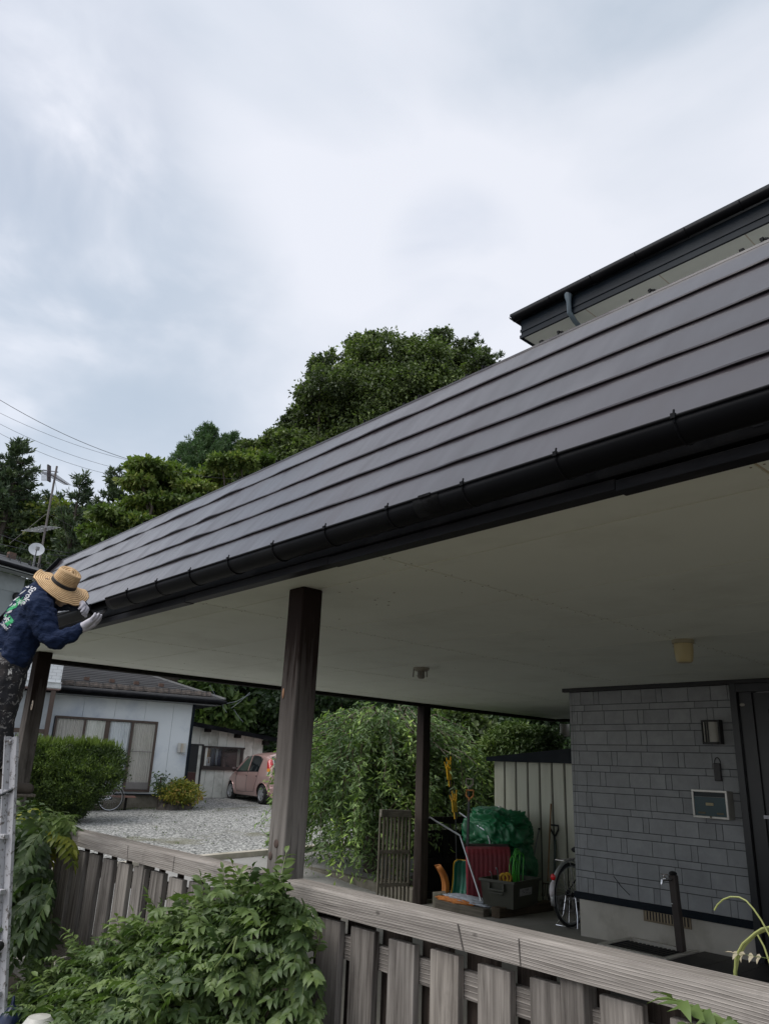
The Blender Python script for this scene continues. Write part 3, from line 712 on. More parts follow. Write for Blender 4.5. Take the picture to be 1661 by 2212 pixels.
mb = MB(); mb.box(-3.965, -3.60, 7.852, 7.869, 1.345, 1.365); mb.box(-3.965, -3.60, 7.852, 7.869, 1.592, 1.612); mb.box(-3.965, -3.945, 7.852, 7.869, 1.366, 1.591); mb.box(-3.62, -3.60, 7.852, 7.869, 1.366, 1.591); mb.build('box_frame', M('silver_frame', (.55, .54, .50), rough=.35, metal=.6), mbx, bevel=.002)
mb = MB(); mb.box(-3.943, -3.622, 7.858, 7.8685, 1.367, 1.545); mb.build('flap', M('teal_metal', (.012, .055, .062), (.010, .045, .055), rough=.3), mbx)
mb = MB(); mb.box(-3.943, -3.622, 7.864, 7.8685, 1.547, 1.590); mb.build('slot', M('dark_slot', (.008, .018, .02), rough=.5), mbx)
mb = MB(); mb.box(-3.825, -3.745, 7.853, 7.8575, 1.465, 1.492); mb.build('name_plate', M('brass_plate', (.42, .36, .20), rough=.4), mbx, bevel=.003)
mb = MB(); mb.box(-3.91, -3.835, 7.855, 7.8575, 1.385, 1.403); DB = M('dull_brass', (.10, .09, .05), rough=.5); mb.build('plate', DB, mbx)
mb = MB(); mb.box(-3.72, -3.65, 7.855, 7.8575, 1.385, 1.403); mb.build('plate', DB, mbx)
mb = MB(); mb.box(-3.79, -3.775, 7.845, 7.8575, 1.350, 1.368); mb.build('catch', DB, mbx)
c1_ = at(910, 1443, 2, 2.70)
cl = thing('ceiling_lamp_holder', 'small beige bulb holder without shade on the soffit', 'lamp holder', tuple(c1_))
mb = MB(); mb.lathe([(0, 0), (.085, 0), (.085, -.02), (.06, -.035), (0, -.035)], 20, Matrix.Translation(c1_)); mb.build('base_plate', M('aged_plastic', (.33, .31, .25), rough=.5), cl, smooth=True)
mb = MB(); mb.lathe([(.035, -.03), (.04, -.09), (.03, -.11), (0, -.11)], 16, Matrix.Translation(c1_))
for a in (0, 2.1, 4.2): mb.bar(c1_+Vector((.08*math.cos(a), .08*math.sin(a), -.01)), c1_+Vector((.085*math.cos(a), .085*math.sin(a), -.10)), .012, .006)
mb.build('socket', M('aged_plastic_dark', (.20, .19, .16), rough=.5), cl, smooth=True)
c2_ = at(1475, 1383, 2, 2.70)
cl = thing('ceiling_light', 'yellowed cylindrical light cover hanging from the soffit near the house', 'ceiling light', tuple(c2_))
T_ = Matrix.Translation(c2_)
mb = MB(); mb.lathe([(0, 0), (.08, 0), (.08, -.025), (.07, -.03), (0, -.035)], 24, T_); mb.build('base_plate', M('cream_base', (.42, .38, .26), rough=.5), cl, smooth=True)
mb = MB(); mb.lathe([(.070, -.03), (.068, -.09), (.060, -.155), (.050, -.168), (0, -.17)], 28, T_); mb.build('lamp_cover', M('yellowed_glass', (.50, .42, .22), (.44, .36, .18), rough=.35, scale=4), cl, smooth=True)

# water tap post with drain pan
ft = thing('garden_tap', 'brown square standpipe with chrome tap standing in front of the foundation vent', 'tap', (-4.14, 7.68, .16))
mb = MB(); mb.bar((-4.10, 7.66, .14), (-4.13, 7.66, .80), .07, .07, up=(0, 1, 0)); mb.build('pillar', M('brown_post', (.055, .042, .036), (.04, .03, .027), rough=.45), ft, bevel=.006)
mb = MB(); mb.ball((-4.13, 7.66, .815), .045, 12, 6, (.9, .9, .55)); mb.build('cap', BLACKP, ft, smooth=True)
mb = MB(); mb.tube([(-4.13, 7.62, .765), (-4.16, 7.56, .765), (-4.18, 7.53, .76), (-4.185, 7.52, .72)], [.014, .014, .013, .011], 10); mb.tube([(-4.165, 7.555, .77), (-4.165, 7.555, .805)], .010, 8); mb.bar((-4.205, 7.555, .808), (-4.125, 7.555, .812), .012, .010); mb.ball((-4.165, 7.555, .77), .022, 10, 6); mb.build('faucet', CHROME, ft, smooth=True)
mb = MB(); mb.box(-4.155, -4.135, 7.622, 7.6245, .545, .553); mb.build('sticker', M('white_sticker', (.7, .7, .7)), ft)
pn = thing('drain_pan', 'low concrete drain pan with black grating below the tap', 'drain pan', (-4.4, 7.62, 0))
mb = MB()
for bx in ((-4.80, -4.06, 7.30, 7.35), (-4.80, -4.06, 7.87, 7.92), (-4.80, -4.75, 7.351, 7.869), (-4.11, -4.06, 7.351, 7.869)): mb.box(*bx, -.05, .125)
mb.box(-4.80, -4.06, 7.351, 7.869, -.05, .02); mb.build('pan', CONC, pn)
mb = MB()
for i in range(14): mb.box(-4.745+i*.045, -4.725+i*.045, 7.352, 7.78, .095, .115)
for j in range(4): mb.box(-4.748, -4.112, 7.37+j*.12, 7.385+j*.12, .088, .094)
mb.build('grate', M('black_grate', (.03, .03, .032), rough=.5, metal=.5), pn)

# ================================================================ FRONT FENCES
def rail_mesh(x0, x1, y0, y1, z0, z1, notches=()):
    mb = MB(); n = int((x1-x0)/.05); vs_ = []
    for i in range(n+1):
        x = x0+(x1-x0)*i/n
        for (y, z) in ((y0, z0), (y0, z0+.5*(z1-z0)), (y0+.002, z1-.012), (y0+.012, z1), (y1-.01, z1), (y1, z1-.01), (y1, z0)):
            w = .0018*noise.noise(Vector((x*1.7, y*9, z*9))); vs_.append((x, y+w, z+w*.6))
    m_ = 7; f = [(i*m_+j, i*m_+(j+1) % m_, (i+1)*m_+(j+1) % m_, (i+1)*m_+j) for i in range(n) for j in range(m_)]
    mb.add(vs_, f+[tuple(range(m_-1, -1, -1)), tuple(n*m_+j for j in range(m_))]); return mb
def fence(name, label, xa, xb, sl_list, back_list, posts, group):
    t = thing(name, label, 'fence', ((xa+xb)/2, 2.55, 0), 0, group)
    r_ = rail_mesh(xa, xb, 2.495, 2.625, 1.030, 1.132).build('rail', RAILW, t, smooth=True)
    mb = MB(); mb.box(xa, xb, 2.562, 2.602, .845, .943, .2); mb.build('crossbeam', XBEAM, t, bevel=.004)
    mb = MB(); mb.box(xa, xb, 2.562, 2.602, .36, .46, .7); mb.build('crossbeam', XBEAM, t, bevel=.004)
    mb = MB()
    for a_, b_ in sl_list:
        k = rng.uniform(-.008, .004); mb.box(a_, b_, 2.522, 2.558, .335, 1.000+k, rng.random())
    mb.build('slat_panel', SLATW, t, bevel=.004)
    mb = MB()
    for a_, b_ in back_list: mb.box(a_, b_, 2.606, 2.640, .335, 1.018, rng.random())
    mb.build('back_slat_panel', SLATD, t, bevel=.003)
    for a_, b_ in posts:
        mb = MB(); mb.box(a_, b_, 2.512, 2.60, -.1, 1.028, rng.random()); mb.build('fence_post', SLATW, t, bevel=.005)
    mb = MB(); mb.box(xa, xb, 2.52, 2.64, .22, .334, .4); mb.build('base_beam', RAILW, t, bevel=.006)
    return t, r_
SL = [(-3.215, -3.045), (-2.965, -2.805), (-2.71, -2.55), (-2.455, -2.30), (-2.20, -2.04), (-1.95, -1.815)]
SL += [(-1.66+.252*i, -1.50+.252*i) for i in range(10)]
BK = [(a+.127, b+.127) for a, b in SL]+[(-3.34, -3.18)]
fR, rR = fence('wooden_fence', 'weathered grey timber fence with staggered boards right of the central carport post', -3.475, 1.6, SL, BK, [(-1.81, -1.715)], 'front timber fences')
SLl = [(-6.53+.2545*i, -6.355+.2545*i) for i in range(11)]
BKl = [(b+.028, b+.060) for a, b in SLl]
fL, rL = fence('wooden_fence', 'weathered grey timber fence between hedge vine and central carport post', -6.765, -3.74, SLl, BKl, [(-6.665, -6.545), (-5.17, -5.10)], 'front timber fences')
mb = MB(); mb.box(-2.118, -2.110, 2.489, 2.493, 1.03, 1.13); 
for x in (-2.33, -2.02): 
    mb2 = MB()
# saw cuts and splits in the rail
BSP = M('black_split', (.05, .043, .04), (.10, .09, .08), rough=.95, scale=30)
for x, w, sk, par_ in ((-2.28, .007, .03, rR), (-1.975, .004, .006, rR), (-4.66, .003, .002, rL), (-5.33, .004, .015, rL)):
    mb = MB(); mb.prism([(x, 1.120), (x+w*.7, 1.120), (x+w*.6+sk*.5, 1.08), (x+w+sk, 1.033), (x+sk, 1.033), (x+sk*.5-w*.2, 1.08)], 1, 2.4925, 2.4948); mb.build('split', BSP, par_)
# short fence bay behind the left vine
mb = MB(); t = thing('fence_bay', 'shadowed end bay of timber fence buried in vine by the ladder', 'fence', (-7.3, 2.6, 0), 0, 'front timber fences')
for i in range(5): mb.box(-6.98-.24*i, -6.83-.24*i, 2.53, 2.565, .30, .98, rng.random())
mb.build('slat_panel', SLATW, t, bevel=.004); mb = MB(); mb.box(-8.2, -6.8, 2.57, 2.61, .86, .95); mb.box(-8.2, -6.8, 2.57, 2.61, .36, .46); mb.build('crossbeam', XBEAM, t); mb = MB(); mb.box(-8.25, -6.78, 2.50, 2.64, .18, .29); mb.build('base_beam', OLDW, t, bevel=.006)

# ================================================================ NEIGHBOUR HOUSE (its own frame: x along the wall, y into the house)
NA = math.atan2(.97428, .22534)
NO = Vector((-22.805, 7.988, 0))
NM = Matrix.Translation(NO) @ Matrix.Rotation(NA, 4, 'Z'); NMI = NM.inverted()
def nat(x, y, d=0):
    'photo point on the plane parallel to the neighbour wall, d metres behind it -> local coordinates'
    r = NMI.to_3x3() @ Vector(ray(x, y)); o = NMI @ Vector((0, 0, CAMZ)); t = (d-o.y)/r.y; return o+r*t
nh = thing('neighbour_house', 'single storey pale blue house with dark roof and wide curtained window across the gravel', 'house', NO, NA, local=True)
PALE = M('pale_blue_wall', (.69, .725, .745), (.64, .68, .705), scale=1.2, rough=.8, dirt=(.42, .47, .55), dscale=.9)
mb = MB()
ux = [-.62, -.22, .68, 1.57, 2.45, 3.29, 3.87]
for a_, b_ in zip(ux, ux[1:]):
    for z0, z1 in ((.67, 3.30),):
        segs = [(z0, z1)]
        if b_ > 0.01 and a_ < 2.84-.01: segs = [(2.70, z1), (z0, .73)]
        for s0_, s1_ in segs: mb.box(a_+.004, b_-.004, 0, .05, s0_, s1_, .5)
mb.box(2.842, 3.286, -.0, .05, .73, 2.70); mb.box(-.62, -.06, .0, .05, .73, 2.70)
mb.box(3.83, 3.87, .052, 6, .67, 3.30)
w_ = mb.build('wall', PALE, nh)
mb = MB(); mb.box(-.62, 3.82, .052, .2, .67, 3.30); mb.build('joint_backing', M('seam_shadow', (.10, .12, .14)), w_)
mb = MB(); mb.box(-.62, 3.84, .05, .3, .0, .635); mb.build('foundation', OLDCONC, nh)
mb = MB(); mb.box(-.62, 3.88, -.02, .04, .637, .668); mb.build('drip_edge', NAVY, nh)
mb = MB(); mb.box(3.872, 3.95, -.03, .05, .0, 3.35); mb.build('corner_pipe', NAVY, nh)
BRN = M('brown_sash', (.085, .055, .042), (.065, .045, .036), rough=.5)
wd = MB()
for b_ in ((-.03, 2.87, -.05, .0, 2.66, 2.72), (-.03, 2.87, -.05, .0, .72, .78), (-.03, .03, -.05, .0, .782, 2.658), (2.81, 2.87, -.05, .0, .782, 2.658), (.76, .82, -.04, .0, .782, 2.658), (1.36, 1.49, -.03, .0, .782, 2.658), (2.10, 2.165, -.045, .0, .782, 2.658)): wd.box(*b_)
wf = wd.build('window', BRN, nh)
def curtain(name, a_, b_, z0, z1, y, c, amp=.012, k=60):
    mb = MB(); mb.sheet(lambda u, v: (a_+(b_-a_)*u, y+amp*math.sin(u*k+2*math.sin(u*9)), z0+(z1-z0)*v), 90, 2); return mb.build(name, M(name+'_cloth', c, tuple(x*.82 for x in c), rough=.9, scale=14, st=(6, 1, .2)), wf, smooth=True)
curtain('curtain', .03, .76, .79, 2.65, .03, (.55, .53, .48)); curtain('curtain', .82, 1.36, .79, 2.65, .02, (.75, .76, .70), .02, 40); curtain('curtain', 1.49, 2.10, .79, 2.65, .02, (.72, .76, .78), .022, 38); curtain('curtain', 2.165, 2.81, .79, 2.65, .03, (.56, .54, .49))
mb = MB(); mb.box(2.17, 2.81, -.034, -.026, 1.83, 1.85); mb.box(2.17, 2.81, -.034, -.026, .79, .98); mb.build('screen_bar', M('screen_bar', (.20, .19, .18)), wf)
def panemat():
    m, nt, b = nmat('window_pane'); b.inputs['Base Color'].default_value = (.5, .5, .5, 1); b.inputs['Roughness'].default_value = .05
    g = nt.nodes.new('ShaderNodeBsdfGlossy'); g.inputs['Roughness'].default_value = .12; tr = nt.nodes.new('ShaderNodeBsdfTransparent'); mx = nt.nodes.new('ShaderNodeMixShader')
    f = nt.nodes.new('ShaderNodeLayerWeight'); f.inputs[0].default_value = .35; nt.links.new(_math(nt, 'ADD', _math(nt, 'MULTIPLY', f.outputs['Facing'], .35), .05), mx.inputs[0]); nt.links.new(tr.outputs[0], mx.inputs[1]); nt.links.new(g.outputs[0], mx.inputs[2]); nt.links.new(mx.outputs[0], nt.nodes['Material Output'].inputs[0]); return m
PANE = panemat()
for a_, b_ in ((.03, .76), (.82, 1.36), (1.49, 2.10), (2.165, 2.81)):
    mb = MB(); mb.add([(a_, -.02, .785), (b_, -.02, .785), (b_, -.02, 2.655), (a_, -.02, 2.655)], [(0, 1, 2, 3)]); mb.build('pane', PANE, wf)
# eave, gutter and hipped corrugated roof
mb = MB(); mb.box(-1.0, 4.62, -.50, .05, 3.305, 3.34); mb.build('eave_board', M('eave_underside', (.20, .21, .22)), nh)
mb = MB(); mb.box(-1.0, 4.62, -.53, -.502, 3.31, 3.45); mb.box(4.60, 4.63, -.50, 6, 3.31, 3.45); mb.build('fascia', FAS, nh)
mb = MB(); mb.tube([(-1.0, -.58, 3.42), (4.75, -.58, 3.40)], .055, 10); mb.build('gutter', FAS, nh, smooth=True)
def corr():
    m, nt, b = nmat('corrugated_roof'); v = _map(nt, rnd=False); s = nt.nodes.new('ShaderNodeSeparateXYZ'); nt.links.new(v, s.inputs[0])
    w = _math(nt, 'FRACT', _math(nt, 'DIVIDE', s.outputs[1], .17))
    ln = _ramp(nt, w, [(0, (0, 0, 0)), (.06, (.25, .25, .25)), (.14, (1, 1, 1)), (1, (.75, .75, .75))])
    c = _mix(nt, _ramp(nt, _noise(nt, v, 3, 8, .7), [(.4, (0, 0, 0)), (.75, (1, 1, 1))]), (.105, .100, .100), (.17, .155, .145))
    nt.links.new(_mix(nt, .85, c, ln, 'MULTIPLY'), b.inputs['Base Color']); b.inputs['Roughness'].default_value = .55; _bump(nt, b, ln, .8, .02); return m
CORR = corr()
sl_ = math.tan(R(20)); ra = -1.0; rb = 4.70; mb = MB(); D_ = 3.3
rows = 18
for i in range(rows):
    t0, t1 = i/rows, (i+1)/rows; y0, y1 = -.56+D_*t0, -.56+D_*t1; z0, z1 = 3.47+D_*t0*sl_, 3.47+D_*t1*sl_
    mb.add([(ra, y0, z0+.035), (rb-D_*t0, y0, z0+.035), (rb-D_*t1, y1+.01, z1+.012), (ra, y1+.01, z1+.012), (ra, y0, z0-.01), (rb-D_*t0, y0, z0-.01)], [(0, 1, 2, 3), (4, 5, 1, 0)], rng.random())
mb.add([(rb, -.56, 3.46), (rb-D_, -.56+D_, 3.46+D_*sl_), (rb, 6, 3.46)], [(0, 1, 2)])
rf = mb.build('roof', M('slate_roof', (.055, .055, .058), (.085, .083, .085), scale=2.5, rough=.5, st=(.5, 2, 2), dirt=(.035, .033, .032)), nh)
mb = MB(); mb.bar((rb, -.57, 3.51), (rb-D_, -.57+D_, 3.51+D_*sl_), .09, .05); mb.build('hip_cap', M('hip_cap', (.22, .22, .22), rough=.5), rf)
# snow fence with rusty wire along the eave, and four rusty brackets
RUST = M('rusty_metal', (.16, .085, .055), (.07, .055, .05), rough=.85, scale=20, bump=.4)
mb = MB(); mb.sheet(lambda u, v: (-.6+4.9*u, -.42+.10*v+.012*math.sin(u*180), 3.56+.13*v+.008*math.sin(u*90)), 160, 3); mb.build('moss_strip', M('lichen_strip', (.12, .10, .085), (.07, .06, .055), rough=.95, scale=22, bump=.8, dirt=(.17, .135, .12), dscale=8), rf, solid=.01)
for i in range(13):
    mb = MB(); x = -.5+i*.385; mb.bar((x, -.50, 3.50), (x+.01, -.40, 3.70), .015, .015); mb.bar((x, -.40, 3.70), (x+.06, -.30, 3.60), .012, .012); mb.build('snow_bracket', BLACKP, rf)
for j, zz in enumerate((3.60, 3.66, 3.70)):
    mb = MB(); mb.tube([(-.55, -.45+.02*j, zz), (4.3, -.45+.02*j, zz)], .006, 5); mb.build('snow_wire', BLACKP, rf)
for px_ in (128, 193, 256, 320):
    q = nat(90/1.1571+px_*3.534/3.534*1.0, 1, 0) if False else nat((90+(px_*3.4375)/3.534)/1.1571, 1478+(px_-128)*.078, .25)
    mb = MB(); mb.box(q.x-.07, q.x+.07, .18, .32, 3.47+(.8)*sl_+.02, 3.47+.8*sl_+.12); mb.build('snow_stop', RUST, rf)
# white brick patterned canopy block and glazed porch to the left
wb = MB(); wb.box(-1.62, -.16, -.95, .0, 3.56, 4.35, .5); cb = wb.build('entry_canopy', M('white_cladding_joint', (.40, .42, .42)), nh)
mb = MB()
for j in range(9):
    off = .11*(j % 2)
    for i in range(8):
        a_ = -1.62+i*.22-off; b_ = a_+.212
        a_ = max(a_, -1.62); b_ = min(b_, -.16)
        if b_-a_ > .03: mb.box(a_, b_, -.958, -.951, 3.565+j*.086, 3.565+j*.086+.080, rng.random())
mb.build('canopy_cladding', M('white_cladding', (.74, .76, .77), (.68, .70, .72), rough=.5), cb)
mb = MB(); mb.box(-1.66, -.13, -1.0, -.96, 3.40, 3.47); mb.box(-1.64, -.14, -.98, -.951, 3.471, 3.54); mb.box(-1.66, -.13, -1.01, -.96, 3.541, 3.562); mb.box(-1.66, -.13, -.96, 0, 3.38, 3.46); mb.build('canopy_trim', M('white_trim', (.62, .64, .64), rough=.45), cb)
mb = MB(); mb.box(-1.66, -.14, -.99, -.2, 3.355, 3.379); mb.build('canopy_underside', M('reddish_board', (.22, .13, .11)), cb)
mb = MB(); mb.box(-.36, -.24, -.95, -.85, .3, 3.35); mb.box(-1.6, -.362, -.93, -.87, 2.18, 2.30); mb.box(-1.64, -1.54, -.95, -.85, .3, 2.17)
for x in (-1.35, -1.2, -1.05, -.9, -.75, -.6): mb.box(x, x+.025, -.92, -.89, .4, 2.17)
mb.build('porch_frame', BRN, nh)
mb = MB(); mb.box(-1.6, -.3, -.45, -.40, .3, 3.3); mb.build('porch_wall', M('porch_panel', (.42, .45, .47), rough=.4), nh)
# meter box on the wall
q = nat(392, 1616); mt = thing('meter_box', 'small white outdoor box with beige pipe cover on the pale blue wall', 'meter box', NM @ Vector((q.x, -.05, q.z)), NA, local=True)
mb = MB(); mb.box(-.13, .11, -.04, .03, -.14, .14); mb.build('box_body', M('white_plastic', (.55, .55, .52), rough=.5), mt, bevel=.01)
mb = MB(); mb.tube([(-.01, -.05, -.12), (-.01, -.05, .12)], .035, 10); mb.build('cover', M('beige_plastic', (.50, .44, .36), rough=.5), mt, smooth=True)
mb = MB(); mb.tube([(.0, -.04, -.14), (.03, -.04, -.21), (.11, -.03, -.19)], .014, 6); mb.build('pipe', M('grey_pipe', (.4, .4, .4)), mt, smooth=True)
# service cables at the eave corner
cbm = thing('service_cables', 'grey service cables tied at the eave corner of the neighbour house', 'cable', NM @ Vector((4.6, -.5, 3.4)), NA, local=True)
A0 = nat(500, 1490, 1.0)-Vector((4.6, -.5, 3.4)); A1 = nat(600, 1462, 4)-Vector((4.6, -.5, 3.4)); K = nat(540, 1524, -.5)-Vector((4.6, -.5, 3.4))
P_ = lambda x, y, d=-.5: nat(x, y, d)-Vector((4.6, -.5, 3.4))
for pts in ([P_(480, 1524), P_(485, 1521), P_(510, 1516), P_(540, 1500)], [P_(480, 1524), P_(483, 1530), P_(490, 1540)], [P_(453, 1480), P_(466, 1505), P_(482, 1525)], [P_(500, 1530), P_(520, 1515), P_(540, 1496)], [P_(505, 1533), P_(515, 1548), P_(525, 1560)]):
    mb = MB(); mb.tube(pts, .007, 5); mb.build('cable', M('cable_grey', (.18, .20, .23)), cbm, smooth=True)
# plank bench below the window
bn = thing('veranda_bench', 'low reddish plank bench under the wide curtained window', 'bench', NM @ Vector((1.4, -.35, .25)), NA, local=True)
mb = MB(); mb.box(-1.2, 1.0, -.2, .15, .33, .37); mb.build('seat', M('red_plank', (.26, .14, .11), (.18, .10, .08), rough=.7, st=(.4, 6, 6)), bn)
for x in (-1.1, .72):
    mb = MB(); mb.box(x, x+.06, -.15, -.09, 0, .33); mb.build('leg', BLACKW, bn)
# rocks
RK = M('dark_rock', (.13, .11, .095), (.06, .055, .05), scale=5, rough=.9, bump=.8, bs=20)
for i, (px, py, r_) in enumerate(((352, 1733, .22), (372, 1728, .33), (390, 1730, .3), (405, 1736, .22), (365, 1738, .2))):
    q = nat(px, py, -.45); mb = MB(); mb.ball((0, 0, 0), r_, 12, 8, (1.2, .8, .75)); 
    mb.v = [v+v.normalized()*noise.noise(v*4+Vector((i*3, 0, 0)))*r_*.5 for v in mb.v]
    W_ = NM @ Vector((q.x, -.45, GZ(-22, 11)-1.7+1.75)); o = mb.build('rock', RK, None, smooth=True, loc=(0, 0, 0)); o.location = (W_.x, W_.y, W_.z)
    tag(o, ('flat brown rock left of the small nandina sapling', 'tallest dark rock between sapling and yellow shrub', 'dark rock directly under the yellow shrub', 'low rock at the right foot of the yellow shrub', 'small brown rock in front of the two taller rocks')[i], 'rock', 'rocks at the foot of the wall')

# ---------------------------------------------------------------- neighbour lean-to
ls = thing('lean_to_shed', 'cream lean-to outbuilding with sloping dark roof and brown door beside the pale blue house', 'shed', NM @ Vector((4.1, 3.6, .4)), NA, local=True)
LD = 3.6
def lat(x, y, d=LD):
    q = nat(x, y, d); return Vector((q.x-4.1, q.y-3.6, q.z-.4))
tl, tr = lat(417, 1569), lat(569.5, 1597); base = lat(450, 1719.5)
CREAM = M('cream_cladding', (.72, .73, .67), (.66, .67, .61), scale=3, rough=.7, dirt=(.34, .34, .29), dscale=1.5)
x0, x1, zb = lat(400, 1640).x-.9, tr.x, -.3
d0, d1 = lat(408, 1610), lat(437, 1610); wl0, wl1, wt, wb2 = lat(441, 1614).x, lat(524, 1618).x, lat(441, 1614).z, lat(437, 1661).z
def ztop(x): return tl.z+(tr.z-tl.z)*(x-tl.x)/(tr.x-tl.x)
mb = MB(); W = .335; x = x0
while x < x1:
    xe = min(x+W, x1); m_ = (x+xe)/2
    def pan(za, zt0, zt1): mb.add([(x+.006, 0, za), (xe-.006, 0, za), (xe-.006, 0, zt1), (x+.006, 0, zt0), (x+.006, .03, za), (xe-.006, .03, za), (xe-.006, .03, zt1), (x+.006, .03, zt0)], [(0, 1, 2, 3), (0, 4, 5, 1), (1, 5, 6, 2), (3, 2, 6, 7), (0, 3, 7, 4)], rng.random())
    if d0.x-.05 < m_ < d1.x: pan(d0.z+.02, ztop(x), ztop(xe))
    elif wl0 < m_ < wl1: pan(wt+.03, ztop(x), ztop(xe)); pan(zb, wb2, wb2)
    else: pan(zb, ztop(x), ztop(xe))
    x = xe
w_ = mb.build('wall', CREAM, ls)
mb = MB(); mb.box(x0, x1-.01, .031, .1, zb, wb2-.05); mb.add([(x0, .035, wt), (x1-.01, .035, wt), (x1-.01, .035, ztop(x1)-.02), (x0, .035, ztop(x0)-.02)], [(0, 1, 2, 3)]); mb.box(wl1+.02, x1-.01, .031, .1, wb2-.04, wt); mb.box(x1-.012, x1, .04, 3, zb, tr.z); mb.build('joint_backing', M('cream_joint', (.24, .25, .22)), w_)
fr0 = lat(400, 1561, LD-.4); fr1 = lat(603, 1600, LD-.4)
mb = MB(); mb.bar((fr0.x, fr0.y, fr0.z), (fr1.x, fr1.y, fr1.z), .06, .14); mb.add([(fr0.x, fr0.y, fr0.z+.08), (fr1.x, fr1.y, fr1.z+.08), (fr1.x, 3, fr1.z+.09), (fr0.x, 3, fr0.z+.09), (fr0.x, fr0.y, fr0.z+.05), (fr1.x, fr1.y, fr1.z+.05), (fr1.x, 3, fr1.z+.06), (fr0.x, 3, fr0.z+.06)], [(0, 1, 2, 3), (7, 6, 5, 4), (0, 4, 5, 1)]); mb.build('roof', FAS, ls)
for px_, py_ in ((446, 1577), (510, 1590), (570, 1605)):
    q = lat(px_, py_); mb = MB(); mb.box(q.x-.08, q.x+.08, -.36, 0, q.z-.08, q.z+.07); mb.build('rafter_end', BLACKW, ls)
mb = MB(); mb.box(d0.x, d1.x, .02, .06, zb, d0.z-.9); mb.build('door', M('maroon_door', (.075, .022, .018), (.055, .018, .016), rough=.4), ls)
mb = MB(); mb.box(d0.x, d1.x, .02, .06, d0.z-.89, d0.z); mb.box(d1.x, d1.x+.06, -.02, .06, zb, d0.z+.02); mb.box(d0.x, d1.x+.06, -.02, .019, d0.z+.001, d0.z+.05); mb.build('door_top', M('dark_mesh_door', (.012, .014, .016), rough=.35), ls)
mb = MB(); mm = (wl0+wl1)/2
for b_ in ((wl0-.05, wl1+.08, -.06, .03, wt-.02, wt+.04), (wl0-.05, wl1+.08, -.08, .03, wb2-.03, wb2+.10), (wl0-.02, wl0+.05, -.04, .03, wb2+.10, wt-.02), (wl1-.05, wl1+.02, -.04, .03, wb2+.10, wt-.02), (mm-.04, mm+.03, -.03, .03, wb2+.10, wt-.02)): mb.box(*b_)
lw = mb.build('window', M('dark_brown_frame', (.03, .02, .018), rough=.4), ls)
mb = MB(); mb.add([(wl0, -.01, wb2+.10), (wl1, -.01, wb2+.10), (wl1, -.01, wt-.02), (wl0, -.01, wt-.02)], [(0, 1, 2, 3)]); mb.build('pane', PANE, lw)
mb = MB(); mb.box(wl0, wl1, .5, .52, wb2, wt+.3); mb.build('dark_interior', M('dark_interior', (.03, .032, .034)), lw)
for (a_, b_, zt, zb_, c_) in ((.10, .42, -.02, .28, (.42, .22, .03)), (.42, .54, .02, .4, (.30, .16, .05)), (.36, .60, .30, .62, (.60, .62, .64)), (.66, .86, .0, .5, (.05, .07, .12)), (.95, 1.08, .02, .45, (.40, .44, .50)), (1.12, 1.3, .05, .5, (.10, .11, .16))):
    mb = MB(); s_ = (wl1-wl0)/2.6; mb.sheet(lambda u, v: (wl0+(a_+(b_-a_)*u)*s_*.98, .15+.03*math.sin(u*14), wt-.03-zt-(zb_-zt)*v*1.3), 14, 3); mb.build('hung_garment', M('garment', c_, rough=.95), lw, smooth=True, solid=.01)

# ---------------------------------------------------------------- second, taller house at the far left with aerial and dish
hA = Vector((-21.5, 5.6, 0)); 
th = math.atan2(.93, -.36); TM = Matrix.Translation(far(83, 1238, 24.5)) @ Matrix.Rotation(th, 4, 'Z'); TMI = TM.inverted()
hz_ = TM.translation.z
ts = thing('two_storey_house', 'grey walled upper storey with dark corrugated roof at the left edge behind the worker', 'house', (TM.translation.x, TM.translation.y, hz_), th, local=True)
mb = MB(); mb.box(-8, .0, .55, 5, -5.5, -.12); mb.build('wall', M('grey_wall', (.27, .30, .30), (.24, .265, .27), rough=.8, scale=1), ts)
mb = MB(); mb.box(-8.3, .25, .02, .55, -.10, -.05); mb.build('eave_soffit', M('grey_soffit', (.36, .38, .37)), ts)
mb = MB(); mb.box(-8, .0, .535, .549, -.62, -.125); mb.build('wall_band', M('pale_band', (.30, .33, .33)), ts)
mb = MB(); mb.tube([(-8.3, .0, .02), (.3, .0, .0)], .07, 10); mb.box(-8.3, .26, .03, .06, -.12, .06); mb.build('gutter', FAS, ts, smooth=True)
sl2 = math.tan(R(22)); rows = 14; mb = MB()
for i in range(rows):
    t0, t1 = 3*i/rows, 3*(i+1)/rows
    mb.add([(-8.3, t0, .10+t0*sl2+.03), (.30-t0*.9, t0, .10+t0*sl2+.03), (.30-t1*.9, t1, .10+t1*sl2), (-8.3, t1, .10+t1*sl2), (-8.3, t0, .10+t0*sl2-.03), (.30-t0*.9, t0, .10+t0*sl2-.03)], [(0, 1, 2, 3), (4, 5, 1, 0)], rng.random())
rf = mb.build('roof', M('slate_roof_pale', (.19, .19, .195), (.28, .28, .28), scale=3, rough=.45), ts)
for i in range(22):
    mb = MB(); x = .1-.36*i; mb.bar((x, .05, .15), (x, .15, .34), .02, .02); mb.bar((x, .15, .34), (x+.07, .26, .24), .016, .016); mb.build('snow_bracket', BLACKP, rf)
for j in range(3):
    mb = MB(); mb.tube([(-8.2, .10+.02*j, .22+.05*j), (.2, .10+.02*j, .22+.05*j)], .008, 5); mb.build('snow_wire', BLACKP, rf)
for x in (-3.7, -1.9, -.6):
    mb = MB(); mb.box(x-.12, x+.12, .5, .62, .10+.5*sl2, .10+.5*sl2+.22); mb.build('snow_stop', RUST, rf)
mb = MB(); 
